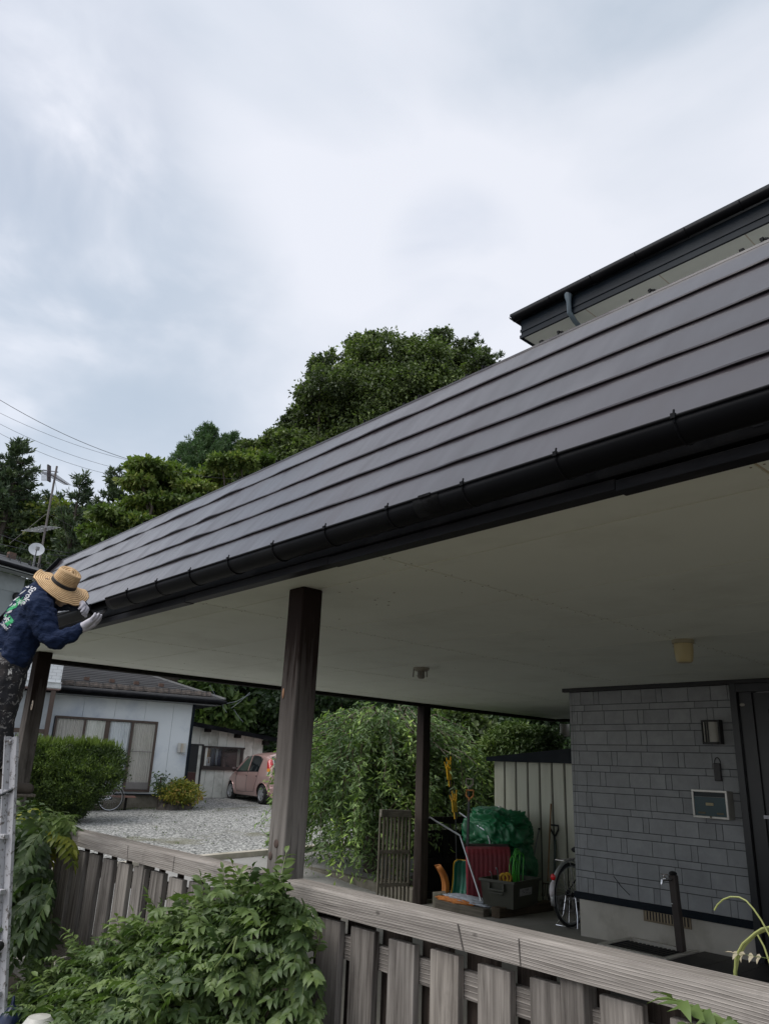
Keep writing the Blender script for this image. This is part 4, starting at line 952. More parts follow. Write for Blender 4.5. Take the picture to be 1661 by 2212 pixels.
q = TMI @ far(23, 1290, 25); mb.ball((q.x, .50, q.z-.0), .13, 10, 6); mb.tube([(q.x, .52, q.z), (q.x-.1, .52, q.z-1.6)], .03, 6); mb.build('vent_pipe', BLACKP, ts, smooth=True)
# satellite dish
dp = far(79, 1187, 25.2)
ds = thing('satellite_dish', 'round white satellite dish on the far left roof below the aerial mast', 'satellite dish', tuple(dp))
ax_ = Vector((.95, -.25, .28)).normalized(); q4 = ax_.to_track_quat('Z', 'Y').to_matrix().to_4x4()
mb = MB(); mb.lathe([(.0, -.06), (.15, -.045), (.27, -.015), (.36, .02), (.355, .03), (.15, -.03), (0, -.045)], 28, Matrix.Translation(dp) @ q4 @ Matrix.Scale(.64, 4)); mb.build('dish', M('white_dish', (.55, .57, .60), rough=.4), ds, smooth=True)
mb = MB(); mb.tube([dp-ax_*.05, dp-ax_*.15, dp-ax_*.15+Vector((0, 0, -.9))], .03, 6); mb.bar(dp+Vector((0, 0, -.3)), dp+ax_*.45+Vector((0, 0, -.15)), .03, .03); mb.box(dp.x+.38, dp.x+.47, dp.y-.15, dp.y-.05, dp.z-.12, dp.z-.02); mb.build('arm', M('dish_arm', (.25, .25, .26)), ds)
# aerial mast
b0, b1 = far(90, 1190, 26), far(123, 1007, 26); b0.z -= 1
am = thing('tv_aerial', 'thin leaning mast with yagi and mesh television aerials', 'aerial', tuple(b0))
mb = MB(); mb.tube([b0, b1], .035, 6); mb.build('mast', M('galvanised', (.16, .14, .13), (.10, .085, .08), rough=.6), am, smooth=True)
AR = M('aerial_metal', (.07, .06, .065), rough=.5)
fw = Vector(_R)
def off(p, r, u, f=0): return p+Vector(_R)*r+Vector((0, 0, 1))*u+Vector((_F[0], _F[1], 0))*f
mb = MB(); ya, yb = far(104, 1022, 26), far(146, 1047, 26); mb.tube([ya, yb], .02, 5)
for i in range(13):
    t = i/12; c_ = ya.lerp(yb, t); w = .42-.2*t; mb.tube([off(c_, -w*.18, -w*.3, -w), off(c_, w*.18, w*.3, w)], .009, 4)
for i in range(5):
    c_ = ya.lerp(yb, i*.03-.02); mb.tube([off(c_, -.05, .30), off(c_, .05, -.28)], .03, 4)
mb.build('yagi_aerial', AR, am)
mb = MB(); 
for i in range(9):
    x_ = 90+i*2.3; mb.tube([far(x_, 1017, 26), far(x_-.5, 1038, 26)], .006, 4)
for i in range(8):
    y_ = 1017+i*3; mb.tube([far(90, y_, 26), far(108, y_+.7, 26)], .006, 4)
mb.tube([far(92, 1015, 26), far(126, 1020, 26)], .02, 5); mb.build('mesh_reflector', M('mesh_wire', (.30, .30, .32)), am)
mb = MB(); la, lb = far(68, 1148, 26), far(110, 1138, 26); mb.tube([la, lb], .015, 5)
for i in range(7):
    c_ = la.lerp(lb, i/6); mb.tube([off(c_, -.1, -.12, -.5), off(c_, .1, .12, .5)], .010, 4)
mb.build('lower_aerial', M('aerial_bright', (.45, .45, .46), rough=.4), am)
for p_, q_ in ((far(118, 1035, 26), far(150, 1190, 27)), (far(105, 1110, 26), far(206, 1165, 28)), (far(100, 1110, 26), far(20, 1175, 26))):
    mb = MB(); mb.tube([p_, q_], .007, 4); mb.build('guy_wire', AR, am)
# overhead wires
WM = M('wire', (.06, .06, .07), rough=.6)
for i, (a_, b_, D_) in enumerate((((-60, 826), (560, 1036), 29), ((-60, 861), (470, 1022), 47), ((-60, 883), (430, 1036), 47), ((-60, 903), (400, 1044), 47))):
    p_, q_ = far(*a_, D_), far(*b_, D_+3); mb = MB(); mb.tube([p_.lerp(q_, t)-Vector((0, 0, 1.0*4*t*(1-t))) for t in [k/24 for k in range(25)]], .011, 5)
    o = mb.build('overhead_wire', WM, None, smooth=True, loc=tuple(p_)); tag(o, ('topmost overhead wire, the one passing in front of the trees', 'second overhead wire from the top of four', 'third overhead wire from the top of four', 'lowest of the four overhead wires in the sky')[i], 'wire', 'overhead wires at the left')
for i, (a_, b_) in enumerate((((0, 1155), (150, 1195)), ((0, 1175), (190, 1205)))):
    p_, q_ = far(*a_, 25), far(*b_, 27); mb = MB(); mb.tube([p_, p_.lerp(q_, .5)-Vector((0, 0, .1)), q_], .009, 5)
    o = mb.build('service_wire', WM, None, smooth=True, loc=tuple(p_)); tag(o, ('upper of two low wires above the satellite dish', 'lower of two low wires beside the satellite dish')[i], 'wire', 'low service wires at the left')

# ================================================================ CAR
def car():
    rear, front = Vector((-21.944, 14.597, 0)), Vector((-24.407, 14.966, 0))
    d = (front-rear).normalized(); ctr = rear.lerp(front, .5)
    ang = math.atan2(d.y, d.x)
    side = Vector((-d.y, d.x, 0))      # left of heading = away?  heading -X: left is -Y (towards the viewer)
    z0 = GZ(ctr.x, ctr.y)
    c0 = ctr+side*(-.0)
    # visible side is at local +y; wheel contact points measured there
    o = c0-side*.66
    t = thing('parked_car', 'small rose pink egg-shaped hatchback parked by the cream outbuilding', 'car', (o.x, o.y, z0), ang, local=True)
    PAINT = M('rose_paint', (.66, .43, .395), (.63, .41, .38), scale=1, rough=.28, metal=.55)
    PAINT.node_tree.nodes['Principled BSDF'].inputs['Coat Weight'].default_value = .8
    PAINT.node_tree.nodes['Principled BSDF'].inputs['Coat Roughness'].default_value = .05
    xs = [1.68, 1.66, 1.55, 1.35, 1.15, .95, .70, .40, .05, -.35, -.75, -1.10, -1.40, -1.58, -1.66, -1.68]
    tp = [.62, .72, .80, .88, .97, 1.10, 1.32, 1.49, 1.575, 1.60, 1.59, 1.55, 1.45, 1.20, .90, .55]
    hw = [.50, .58, .67, .715, .73, .735, .737, .737, .737, .737, .735, .725, .70, .66, .62, .58]
    def top(x): return float(np.interp(-x, [-a for a in xs], tp))
    def half(x): return float(np.interp(-x, [-a for a in xs], hw))
    def W(x, z):
        tz = top(x); h = half(x); b = .22; belt = .95
        w = h
        if z < .45: w = h*(1-.10*((.45-z)/.25)**2)
        elif z < .62: w = h
        if z > .82: k = (z-.82)/(1.6-.82); w = h-(.17*k+.05*k*k)*1.0
        edge = max(0, (z-(tz-.16))/.16)
        if edge > 0: w *= math.sqrt(max(0, 1-edge**2.2*.98))
        return max(0.02, w)
    n = 168; m = 44
    def arch(x, z):
        for wx in (1.275, -1.275):
            if (x-wx)**2+(z-.29)**2 < .345**2: return True
        return False
    V = {}; mb = MB(); X = [1.68-3.36*i/n for i in range(n+1)]
    vs_ = []; 
    for x in X:
        tz = top(x)
        for j in range(m+1): 
            z = .20+(tz-.20)*j/m; vs_.append((x, W(x, z), z))
    fs_ = []
    for i in range(n):
        for j in range(m):
            x = (X[i]+X[i+1])/2; z = .2+(top(x)-.2)*(j+.5)/m
            if arch(x, z): continue
            fs_.append((i*(m+1)+j, i*(m+1)+j+1, (i+1)*(m+1)+j+1, (i+1)*(m+1)+j))
    mb.add(vs_, fs_); nv = len(vs_); mb.add([(x, -y, z) for x, y, z in vs_], [tuple(reversed(f)) for f in fs_])
    # roof/bonnet strip joining both sides, front and rear ends
    for i in range(n):
        a_, b_ = vs_[i*(m+1)+m], vs_[(i+1)*(m+1)+m]
        mb.add([a_, b_, (b_[0], 0, b_[2]+.012), (a_[0], 0, a_[2]+.012), (b_[0], -b_[1], b_[2]), (a_[0], -a_[1], a_[2])], [(0, 1, 2, 3), (3, 2, 4, 5)])
    for i in (0, n):
        for j in range(m):
            a_, b_ = vs_[i*(m+1)+j], vs_[i*(m+1)+j+1]; mb.add([a_, b_, (b_[0]+(.03 if i == 0 else -.03), 0, b_[2]), (a_[0]+(.03 if i == 0 else -.03), 0, a_[2]), (b_[0], -b_[1], b_[2]), (a_[0], -a_[1], a_[2])], [(0, 1, 2, 3), (3, 2, 4, 5)])
    body = mb.build('body', PAINT, t, smooth=True, angle=40)
    def patch(name, poly, mat, par, offs=.006, both=True, grid=26):
        'smooth piece of bodywork inside the side-view polygon poly'
        from mathutils.geometry import tessellate_polygon
        mb = MB(); xs_ = [p[0] for p in poly]; zs_ = [p[1] for p in poly]
        x0_, x1_ = min(xs_), max(xs_)
        def span(x):
            z_ = []
            for (a, b), (c, d_) in zip(poly, poly[1:]+poly[:1]):
                if (a-x)*(c-x) <= 0 and a != c: z_.append(b+(d_-b)*(x-a)/(c-a))
            return (min(z_), max(z_)) if z_ else (0, 0)
        for sgn in ((1, -1) if both is True else (both,)):
            v = []; 
            for i in range(grid+1):
                x = x0_+(x1_-x0_)*(i+(.001 if i == 0 else -.001 if i == grid else 0))/grid; lo, hi = span(x)
                for j in range(9): z = lo+(hi-lo)*j/8; v.append((x, sgn*(W(x, z)+offs), z))
            mb.add(v, [(i*9+j, i*9+j+1, (i+1)*9+j+1, (i+1)*9+j) for i in range(grid) for j in range(8)])
        return mb.build(name, mat, par, smooth=True)
    GL = glassmat('tinted_glass', (.012, .016, .018), .04)
    patch('window_surround', [(.86, .93), (.10, 1.50), (-.35, 1.53), (-.80, 1.50), (-.98, 1.35), (-.95, .97)], BLACKP, body, .003)
    patch('front_side_window', [(.74, .97), (.12, 1.44), (-.06, 1.47), (-.08, .97)], glassmat('green_glass', (.05, .075, .06), .04), t, .007, both=1); patch('front_side_window', [(.74, .97), (.12, 1.44), (-.06, 1.47), (-.08, .97)], GL, t, .007, both=-1)
    for sg_ in (1, -1): patch('rear_side_window', [(-.16, .97), (-.15, 1.48), (-.55, 1.47), (-.80, 1.42), (-.90, 1.25), (-.90, .98)], GL, t, .007, both=sg_)
    patch('pillar', [(-.08, .97), (-.05, 1.47), (-.14, 1.475), (-.16, .97)], PAINT, body, .009, grid=4)
    # door seams
    for pts in ([(.72, .93), (.80, .70), (.74, .42), (.66, .31)], [(-.12, .96), (-.10, .60), (-.08, .31)], [(-.93, .97), (-.88, .72), (-.78, .52), (-.70, .34)], [(.66, .31), (.2, .305), (-.70, .34)], [(.78, .92), (0, .945), (-.93, .965)]):
        for sg in (1,):
            P3 = []
            for (a, b), (c, d_) in zip(pts, pts[1:]):
                for k in range(6): x, z = a+(c-a)*k/5, b+(d_-b)*k/5; P3.append((x, sg*(W(x, z)+.001), z))
            mb = MB(); mb.tube(P3, .005, 4); mb.build('door_seam', BLACKP, body)
    for x in (-.02, -.80):
        mb = MB(); mb.ball((x-.05, W(x, .86)+.008, .86), .055, 10, 6, (1.3, .25, .5)); mb.build('door_handle', PAINT, t, smooth=True)
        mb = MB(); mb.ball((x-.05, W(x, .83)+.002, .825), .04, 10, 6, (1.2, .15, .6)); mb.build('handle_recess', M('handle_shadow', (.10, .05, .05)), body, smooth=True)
    mb = MB(); mb.ball((.80, .83, 1.00), .09, 12, 8, (.7, 1.0, .85)); mb.bar((.78, .70, .95), (.80, .80, .97), .05, .04); mb.build('side_mirror', M('mirror_shell', (.05, .03, .03), rough=.3), t, smooth=True)
    # tail lights: tall red lens over amber and clear
    for sg in (1, -1):
        tlp = MB()
        def lens(z0_, z1_, col, nm, par, em=None):
            mb = MB(); v = []
            for i in range(9):
                z = z0_+(z1_-z0_)*i/8
                xe = -np.interp(z, [.80, .95, 1.15, 1.35, 1.5], [1.66, 1.655, 1.60, 1.50, 1.40])
                w_ = np.interp(z, [.84, .90, 1.1, 1.3, 1.42], [.07, .12, .16, .15, .06])
                for j in range(6): x = xe+.02+w_*(1-j/5)*1.1-.01; v.append((x, sg*(W(x, z)+.014), z))
            mb.add(v, [(i*6+j, i*6+j+1, (i+1)*6+j+1, (i+1)*6+j) for i in range(8) for j in range(5)]); return mb.build(nm, M(nm+'_plastic', col, rough=.1, spec=.8), par, smooth=True)
        L1 = lens(1.08, 1.42, (.50, .015, .02), 'taillight', t); lens(.98, 1.078, (.75, .30, .04), 'turn_lens', L1); lens(.87, .978, (.55, .55, .5), 'reverse_lens', L1)
    mb = MB(); mb.sheet(lambda u, v: (-1.69+.33*v**1.6+.0, (-.52+1.04*u)*(1-.1*v), .98+.46*v), 8, 8); mb.build('rear_window', GL, t, smooth=True, solid=.01)
    mb = MB(); mb.sheet(lambda u, v: (.98-.62*v+.03, (-.60+1.2*u)*(1-.08*v), 1.02+.42*v), 8, 8); mb.build('windscreen', GL, t, smooth=True, solid=.01)
    mb = MB(); mb.box(-1.74, -1.60, -.62, .62, .30, .52); mb.build('bumper', PAINT, t, bevel=.04, seg=3)
    mb = MB(); mb.box(-1.66, 1.6, -.6, .6, .16, .30); mb.build('underbody', BLACKP, t)
    for sg in (1, -1):
        mb = MB(); mb.box(-1.62, -1.58, sg*.58-.09, sg*.58+.09, .12, .40); mb.build('mudflap', BLACKP, t)
    for wx in (1.275, -1.275):
        for sg in (1, -1):
            Mw = Matrix.Translation((wx, sg*.635, .288)) @ Matrix.Rotation(-sg*math.pi/2, 4, 'X')
            mb = MB(); mb.lathe([(.18, -.08), (.24, -.085), (.275, -.07), (.288, -.03), (.288, .03), (.275, .07), (.24, .082), (.205, .075)], 36, Mw); w_ = mb.build('wheel', RUBBER, t, smooth=True)
            mb = MB(); mb.lathe([(.20, -.06), (.205, .06), (.212, .076), (.190, .070), (.180, .040)], 36, Mw)
            for k in range(6):
                a = k*math.pi/3; A = Mw @ Vector((.05*math.cos(a), .05*math.sin(a), .062)); B = Mw @ Vector((.195*math.cos(a), .195*math.sin(a), .055)); mb.bar(A, B, .075, .02, up=Mw.to_3x3() @ Vector((0, 0, 1)))
            mb.lathe([(0, .08), (.04, .078), (.06, .06), (.0, .05)], 16, Mw)
            mb.build('rim', M('silver_rim', (.55, .56, .58), (.5, .5, .52), rough=.3, metal=.7), w_, smooth=True)
            mb = MB(); mb.lathe([(0, .02), (.185, .02)], 24, Mw); mb.build('brake_shadow', BLACKP, w_)
            mb = MB(); mb.lathe([(0, -.06), (.34, -.06), (.34, .04), (.335, .04), (.335, -.055), (0, -.055)], 24, Mw); mb.build('wheel_well', BLACKP, body)
            # arch lip
            mb = MB(); pts = []
            for k in range(25):
                a = -.35+(math.pi+.7)*k/24; x, z = wx+.348*math.cos(a), .29+.348*math.sin(a)
                if z > .2: pts.append((x, sg*(W(x, z)+.002), z))
            mb.tube(pts, .014, 6); mb.build('arch_lip', PAINT, body, smooth=True)
car()

# ================================================================ BICYCLES
def wheel(mb_t, mb_r, c, Rr=.335):
    mb_t.lathe([(Rr-.03, -.012), (Rr-.008, -.018), (Rr+.012, -.010), (Rr+.016, 0), (Rr+.012, .010), (Rr-.008, .018), (Rr-.03, .012)], 48, Matrix.Translation(c) @ Matrix.Rotation(math.pi/2, 4, 'X'))
def bicycle(name, label, loc, rz, frame_mat, lean=0, group=None, rack=True, reflector=True, stand=True):
    t = thing(name, label, 'bicycle', loc, rz, group, local=True); t.rotation_euler = (lean, 0, rz)
    # rear wheel at x=0, front at x=1.08, forward = +x
    for k, cx in enumerate((0, 1.08)):
        c = Vector((cx, 0, .35)); Mw = Matrix.Translation(c) @ Matrix.Rotation(math.pi/2, 4, 'X')
        mb = MB(); mb.lathe([(.315, -.012), (.325, -.019), (.343, -.012), (.350, 0), (.343, .012), (.325, .019), (.315, .012)], 56, Mw); w = mb.build('wheel', RUBBER, t, smooth=True)
        mb = MB(); mb.lathe([(.302, -.010), (.318, -.014), (.320, 0), (.318, .014), (.302, .010), (.302, -.010)], 56, Mw); mb.build('rim', ALU, w, smooth=True)
        mb = MB()
        for i in range(32):
            a = 2*math.pi*i/32; b = a+(.55 if i % 2 else -.55); s = .025 if i % 4 < 2 else -.025
            mb.tube([Mw @ Vector((.025*math.cos(b), .025*math.sin(b), s)), Mw @ Vector((.303*math.cos(a), .303*math.sin(a), 0))], .0022, 3, cap=False)
        sp = mb.build('spokes', CHROME, w)
        mb = MB(); mb.lathe([(0, -.05), (.012, -.05), (.012, -.03), (.03, -.028), (.03, -.022), (.014, -.018), (.014, .018), (.03, .022), (.03, .028), (.012, .03), (.012, .05), (0, .05)], 16, Mw)
        if k == 0: mb.lathe([(0, -.045), (.045, -.045), (.045, -.035), (0, -.035)], 18, Mw)
        mb.build('hub', BLACKP if k == 0 else CHROME, w, smooth=True)
        mb = MB(); vs_ = []; n = 30; a0, a1 = (R(10), R(195)) if k == 0 else (R(30), R(180))
        if k == 1: a0, a1 = R(0), R(160)
        for i in range(n+1):
            a = a0+(a1-a0)*i/n
            for j in range(5): bb = math.pi*j/4; vs_.append((cx+(.368+.008*math.sin(bb))*math.cos(a), .028*math.cos(bb), .35+(.368+.008*math.sin(bb))*math.sin(a)))
        mb.add(vs_, [(i*5+j, i*5+j+1, (i+1)*5+j+1, (i+1)*5+j) for i in range(n) for j in range(4)]); mb.build('mudguard', ALU if k == 0 else ALU, t, smooth=True, solid=.002)
    mb = MB(); BB = (.44, 0, .30); ST = (.30, 0, .66); HT = (.86, 0, .80); HB = (.90, 0, .66)
    mb.tube([BB, ST], .014, 8); mb.tube([ST, HT], .015, 8) if False else mb.tube([(.34, 0, .50), (.55, 0, .55), HT], .015, 8); mb.tube([BB, HB], .017, 8); mb.tube([(.855, 0, .86), HB], .018, 8)
    for s in (-1, 1):
        mb.tube([(.44, s*.02, .30), (0, s*.055, .35)], .010, 6); mb.tube([(.31, s*.02, .62), (0, s*.055, .35)], .008, 6); mb.tube([(.905, s*.03, .64), (.98, s*.05, .50), (1.08, s*.05, .35)], .011, 6)
    fr = mb.build('frame', frame_mat, t, smooth=True)
    mb = MB(); mb.tube([ST, (.26, 0, .80)], .012, 8); mb.tube([(.855, 0, .86), (.84, 0, .98)], .012, 8); mb.tube([(.66, -.26, .97), (.72, -.25, .98), (.84, -.10, 1.0), (.86, 0, .99), (.84, .10, 1.0), (.72, .25, .98), (.66, .26, .97)], .011, 8); mb.build('handlebar', CHROME, t, smooth=True)
    mb = MB(); mb.ball((.22, 0, .835), .13, 14, 8, (1.05, .65, .32)); mb.ball((.34, 0, .84), .06, 10, 6, (1.5, .5, .5)); mb.build('saddle', BLACKP, t, smooth=True)
    mb = MB(); mb.lathe([(.0, -.006), (.085, -.006), (.085, .006), (0, .006)], 28, Matrix.Translation((.44, -.045, .30)) @ Matrix.Rotation(math.pi/2, 4, 'X')); mb.bar((.44, -.07, .30), (.33, -.075, .17), .02, .012); mb.bar((.44, .07, .30), (.55, .075, .43), .02, .012); mb.box(.28, .38, -.16, -.08, .16, .18); mb.box(.50, .60, .08, .16, .42, .44); mb.build('crank', CHROME, t)
    mb = MB(); mb.tube([(.0, -.045, .385), (.2, -.045, .392), (.44, -.045, .385)], .006, 5); mb.tube([(.0, -.045, .315), (.2, -.045, .27), (.44, -.045, .215)], .006, 5); mb.bar((.0, -.05, .35), (.46, -.05, .31), .004, .075); mb.build('chain_guard', M('chain_guard', (.45, .46, .48), rough=.3, metal=.7), t)
    if rack:
        mb = MB()
        for s in (-.06, 0, .06): mb.tube([(.26, s, .735), (-.20, s, .735)], .005, 5)
        for x in (-.20, -.08, .1): mb.tube([(x, -.06, .735), (x, .06, .735)], .005, 5)
        for s in (-1, 1): mb.tube([(-.08, s*.06, .735), (0, s*.055, .36)], .005, 5)
        mb.build('rear_rack', CHROME, t)
    if reflector:
        mb = MB(); mb.ball((-.345, 0, .56), .036, 14, 8, (.45, 1, 1)); mb.build('reflector', M('red_reflector', (.7, .01, .015), rough=.15), t, smooth=True)
        mb = MB(); mb.ball((-.375, 0, .435), .05, 12, 8, (.35, .7, 1.7), rot=Matrix.Rotation(R(12), 3, 'Y')); mb.build('rear_lamp', M('white_lamp', (.62, .58, .60), rough=.2), t, smooth=True)
    if stand:
        mb = MB()
        for s in (-1, 1): mb.tube([(0.0, s*.065, .35), (-.02, s*.10, .12), (-.10, s*.15, .012)], .007, 6)
        mb.tube([(-.10, -.15, .012), (-.13, 0, .02), (-.10, .15, .012)], .007, 6); mb.build('kickstand', CHROME, t, smooth=True)
    return t
bk = bicycle('bicycle', 'city bicycle parked behind the corner of the siding wall, rear wheel showing', (-5.87, 8.42, FZ(-5.87)-.0), R(90), BLACKW)
q = nat(239, 1724, -.75); W_ = NM @ Vector((q.x, -.75, 0))
bk2 = bicycle('bicycle', 'silver city bicycle half hidden by the trimmed conifer hedge under the wide window', (W_.x, W_.y, GZ(W_.x, W_.y)), NA+math.pi, ALU, reflector=False, stand=False)

# ================================================================ PLANTER, GATE, SHED, TOOLS
def up_on(b): return b
t = thing('planter_wall', 'low mossy concrete planter wall between the back post and the street', 'planter wall', (-10.5, 9.0, -.3))
mb = MB(); mb.box(-12.0, -9.06, 8.90, 9.06, -.6, -.045); mb.build('wall', OLDCONC, t, bevel=.012)
mb = MB(); mb.box(-12.0, -11.86, 9.061, 13, -.6, -.06); mb.build('wall_return', OLDCONC, t, bevel=.012)
# grey slatted gate, standing half open
gt = thing('slatted_gate', 'weathered grey gate of thin upright slats leaning open beside the black post', 'gate', (-9.5, 9.2, -.1))
ga, gb = Vector((-9.75, 8.93, 0)), Vector((-9.50, 9.40, 0))
ga, gb = at(822, 1757, 2, 1.04), at(886, 1760, 2, 1.02); ga.z = gb.z = 0
GW = wood('gate_wood', 2, (.07, .065, .05), (.26, .245, .20), gs=60); GH = wood('gate_rail_wood', 1, (.10, .095, .08), (.30, .285, .24), gs=60)
for zz, w_3, h_3 in ((1.04, .06, .10), (.50, .03, .05), (.05, .03, .05)): mb = MB(); mb.bar(ga+Vector((0, 0, zz)), gb+Vector((0, 0, zz-.01)), w_3, h_3); mb.build('rail', GH, gt)
mb = MB(); dd = (gb-ga)
for i in range(9):
    p = ga+dd*(i/8); mb.bar(p+Vector((0, 0, -.42)), p+Vector((0, 0, .99)), .026, .026, rng.random())
mb.build('slats', GW, gt)
mb = MB(); mb.bar((-9.35, 9.10, -.03), (-9.95, 9.02, -.03), .10, .05); mb.build('sill', OLDW, gt)
# black board fence between back post and shed
t = thing('board_fence', 'black stained board fence behind the snow shovels', 'fence', (-9.0, 9.7, -.2))
for b_ in ((-9.03, -8.95, 9.03, 10.34, .88, .98), (-9.03, -8.97, 9.03, 10.34, .30, .38), (-9.03, -8.97, 9.03, 10.34, -.18, -.08)): mb = MB(); mb.box(*b_); mb.build('rail', BLACKW, t)
mb = MB()
for i in range(8): mb.box(-9.06, -9.035, 9.03+i*.163, 9.18+i*.163, -.16, .78, rng.random())
mb.build('boards', BLACKW, t)
mb = MB(); mb.box(-9.06, -8.9, 9.03, 10.34, -.30, -.181); mb.build('curb', OLDCONC, t)
# storage shed
sh = thing('storage_shed', 'pale green ribbed metal storage shed with navy roof edge', 'shed', (-7.7, 10.4, -.1))
SHM = M('shed_metal', (.66, .66, .55), (.60, .60, .50), scale=2, st=(3, 3, .3), rough=.5, dirt=(.50, .50, .41), dscale=1.2)
SY = 10.30; sx0, sx1 = -8.62, -5.9
mb = MB(); mb.box(sx0, sx1, SY+.022, SY+1.6, -.2, 1.90)
x = sx0; i = 0
while x < sx1-.1:
    mb.prism([(x, SY+.02), (x+.012, SY), (x+.205, SY), (x+.217, SY+.02)], 2, -.18, 1.90, rng.random()); x += .235; i += 1
w_ = mb.build('wall', SHM, sh)
mb = MB(); x = sx0
while x < sx1-.1: mb.box(x+.2175, x+.2345, SY+.004, SY+.0215, -.18, 1.90); x += .235
mb.build('panel_joint', M('shed_joint', (.13, .13, .10), rough=.6), w_)
mb = MB(); mb.prism([(sx0-.09, 1.865), (sx1, 1.865), (sx1, 2.19), (sx0-.09, 1.93)], 1, SY-.10, SY-.02); mb.prism([(sx0-.09, 1.90), (sx1, 1.90), (sx1, 2.17), (sx0-.09, 1.91)], 1, SY-.019, SY+1.7); mb.build('roof', NAVY, sh)

# timbers on the floor
fz = lambda x: FZ(x)
t1 = MB(); t1.box(-8.10, -7.22, 8.40, 8.52, fz(-7.66), fz(-7.66)+.125); o = t1.build('timber', OLDW, None, bevel=.006, loc=(-7.66, 8.46, fz(-7.66))); tag(o, 'grey squared timber lying under the orange sack', 'timber')
t1 = MB(); t1.box(-7.13, -6.99, 8.45, 9.62, fz(-7.06), fz(-7.06)+.125); o = t1.build('timber', OLDY, None, bevel=.01, loc=(-7.06, 9.0, fz(-7.06))); tag(o, 'brown squared timber lying under the olive storage box', 'timber')
t1 = MB(); t1.box(-8.30, -8.12, 8.55, 9.2, fz(-8.2), fz(-8.2)+.22); o = t1.build('concrete_block', OLDCONC, None, bevel=.008, loc=(-8.2, 8.9, fz(-8.2))); tag(o, 'mossy concrete block against the foot of the black back post', 'concrete block')
cb_ = MB(); bz = fz(-6.8)
cb_.box(-6.93, -6.53, 9.62, 9.74, bz, bz+.04); cb_.box(-6.93, -6.53, 9.62, 9.74, bz+.15, bz+.19)
for k in range(4): cb_.box(-6.93+k*.122, -6.93+k*.122+.034, 9.62, 9.74, bz+.04, bz+.15)
o = cb_.build('hollow_block', M('grey_block', (.26, .25, .24), (.2, .19, .18), rough=.95, bump=.5), None, loc=(-6.73, 9.68, bz)); tag(o, 'hollow concrete block behind the olive box', 'concrete block')
# folded tarp and orange sack
def lump(name, c, r, sc, mat, label, cat, amp=.25, fr=3.0, seed=0, nu=48, nv=28, flat=None, par=None, sharp=0):
    mb = MB(); mb.ball((0, 0, 0), 1, nu, nv); v2 = []
    for v in mb.v:
        n_ = noise.noise(v*fr+Vector((seed, 0, 0)))+.5*noise.noise(v*fr*2.3+Vector((0, seed, 0)))
        if sharp: n_ = n_*(1-sharp)+sharp*(.35-abs(noise.noise(v*fr*1.5+Vector((seed, 4, 2))))*2.2)
        v = v*(1+amp*n_); v = Vector((v.x*sc[0], v.y*sc[1], v.z*sc[2]))*r
        if flat is not None and v.z < flat: v.z = flat+(v.z-flat)*.05
        v2.append(v+Vector(c))
    mb.v = v2; o = mb.build(name, mat, par, smooth=True, loc=None if par else c, angle=0)
    if label: tag(o, label, cat)
    return o
lz = fz(-7.9)+.125
ob = at(985, 1938, 1, 8.60)
lump('tarp', (-7.68, 8.62, lz+.045), .42, (1.1, .42, .14), M('grey_tarp', (.40, .43, .47), (.30, .33, .37), rough=.45, scale=12, bump=.4), 'folded grey plastic sheet under the green shovel', 'tarp', .35, 3, 3, flat=-.045, sharp=.5)
lump('sack', (-7.80, 8.50, lz+.03), .30, (1.2, .35, .13), M('orange_sack', (.62, .22, .035), (.45, .15, .03), rough=.6, scale=14, bump=.4), 'orange cloth sack lying on the grey timber', 'sack', .35, 4, 8, flat=-.02, sharp=.5)
# shovels
def scoop(name, label, base, topc, wid, h, mat, tilt_az, lean, grip=None, gripmat=None, shaft=None, shaftlen=1.0, group='snow shovels', ribs=True):
    'plastic snow shovel standing on its blade: base = centre of the blade edge on the ground'
    t = thing(name, label, 'shovel', tuple(base), tilt_az, group, local=True)
    t.rotation_euler = (lean, 0, tilt_az)
    mb = MB()
    def f(u, v):
        x = (u-.5)*wid*(1-.12*max(0, v-.7)/.3); z = v*h; y = -.05*math.sin(u*math.pi)**.5*0+.07*(abs(u-.5)*2)**6*-1+.05*math.sin(v*math.pi)
        if ribs: y += .004*math.sin(u*math.pi*12)
        if v > .88: x *= 1-((v-.88)/.12)**2*.35
        return (x, y, z)
    mb.sheet(f, 60, 16); b = mb.build('blade', mat, t, smooth=True, solid=.006)
    if shaft:
        mb = MB(); mb.tube([(0, .05, h*.45), (0, .02, h*1.05), (0, -.0, h+shaftlen*.5), (0, 0, h+shaftlen)], .014, 8); mb.build('shaft', shaft, t, smooth=True)
        if grip:
            z = h+shaftlen; mb = MB(); mb.tube([(0, 0, z-.03), (-.01, 0, z+.02), (-.055, 0, z+.06), (-.055, 0, z+.135), (.055, 0, z+.135), (.055, 0, z+.06), (.01, 0, z+.02)], .013, 7); mb.build('grip', gripmat, t, smooth=True)
    return t
GREEN = M('green_plastic', (.005, .145, .085), (.004, .12, .07), rough=.35); YEL = M('yellow_plastic', (.70, .42, .03), (.62, .36, .02), rough=.4); ORG = M('orange_plastic', (.55, .22, .05), (.45, .17, .04), rough=.5)
BLKS = M('black_shaft', (.02, .02, .022), rough=.4)
fl = fz(-7.9)
g0 = at(1006, 1929, 1, 8.78); g1 = at(998, 1930, 1, 8.86)
TAZ = math.atan2(.55, .83)
s1 = scoop('snow_shovel', 'green snow shovel with orange D-grip standing in front of the yellow one', (g0.x, g0.y, lz+.05), None, .36, .46, GREEN, R(20), R(-6), True, ORG, BLKS, .82)
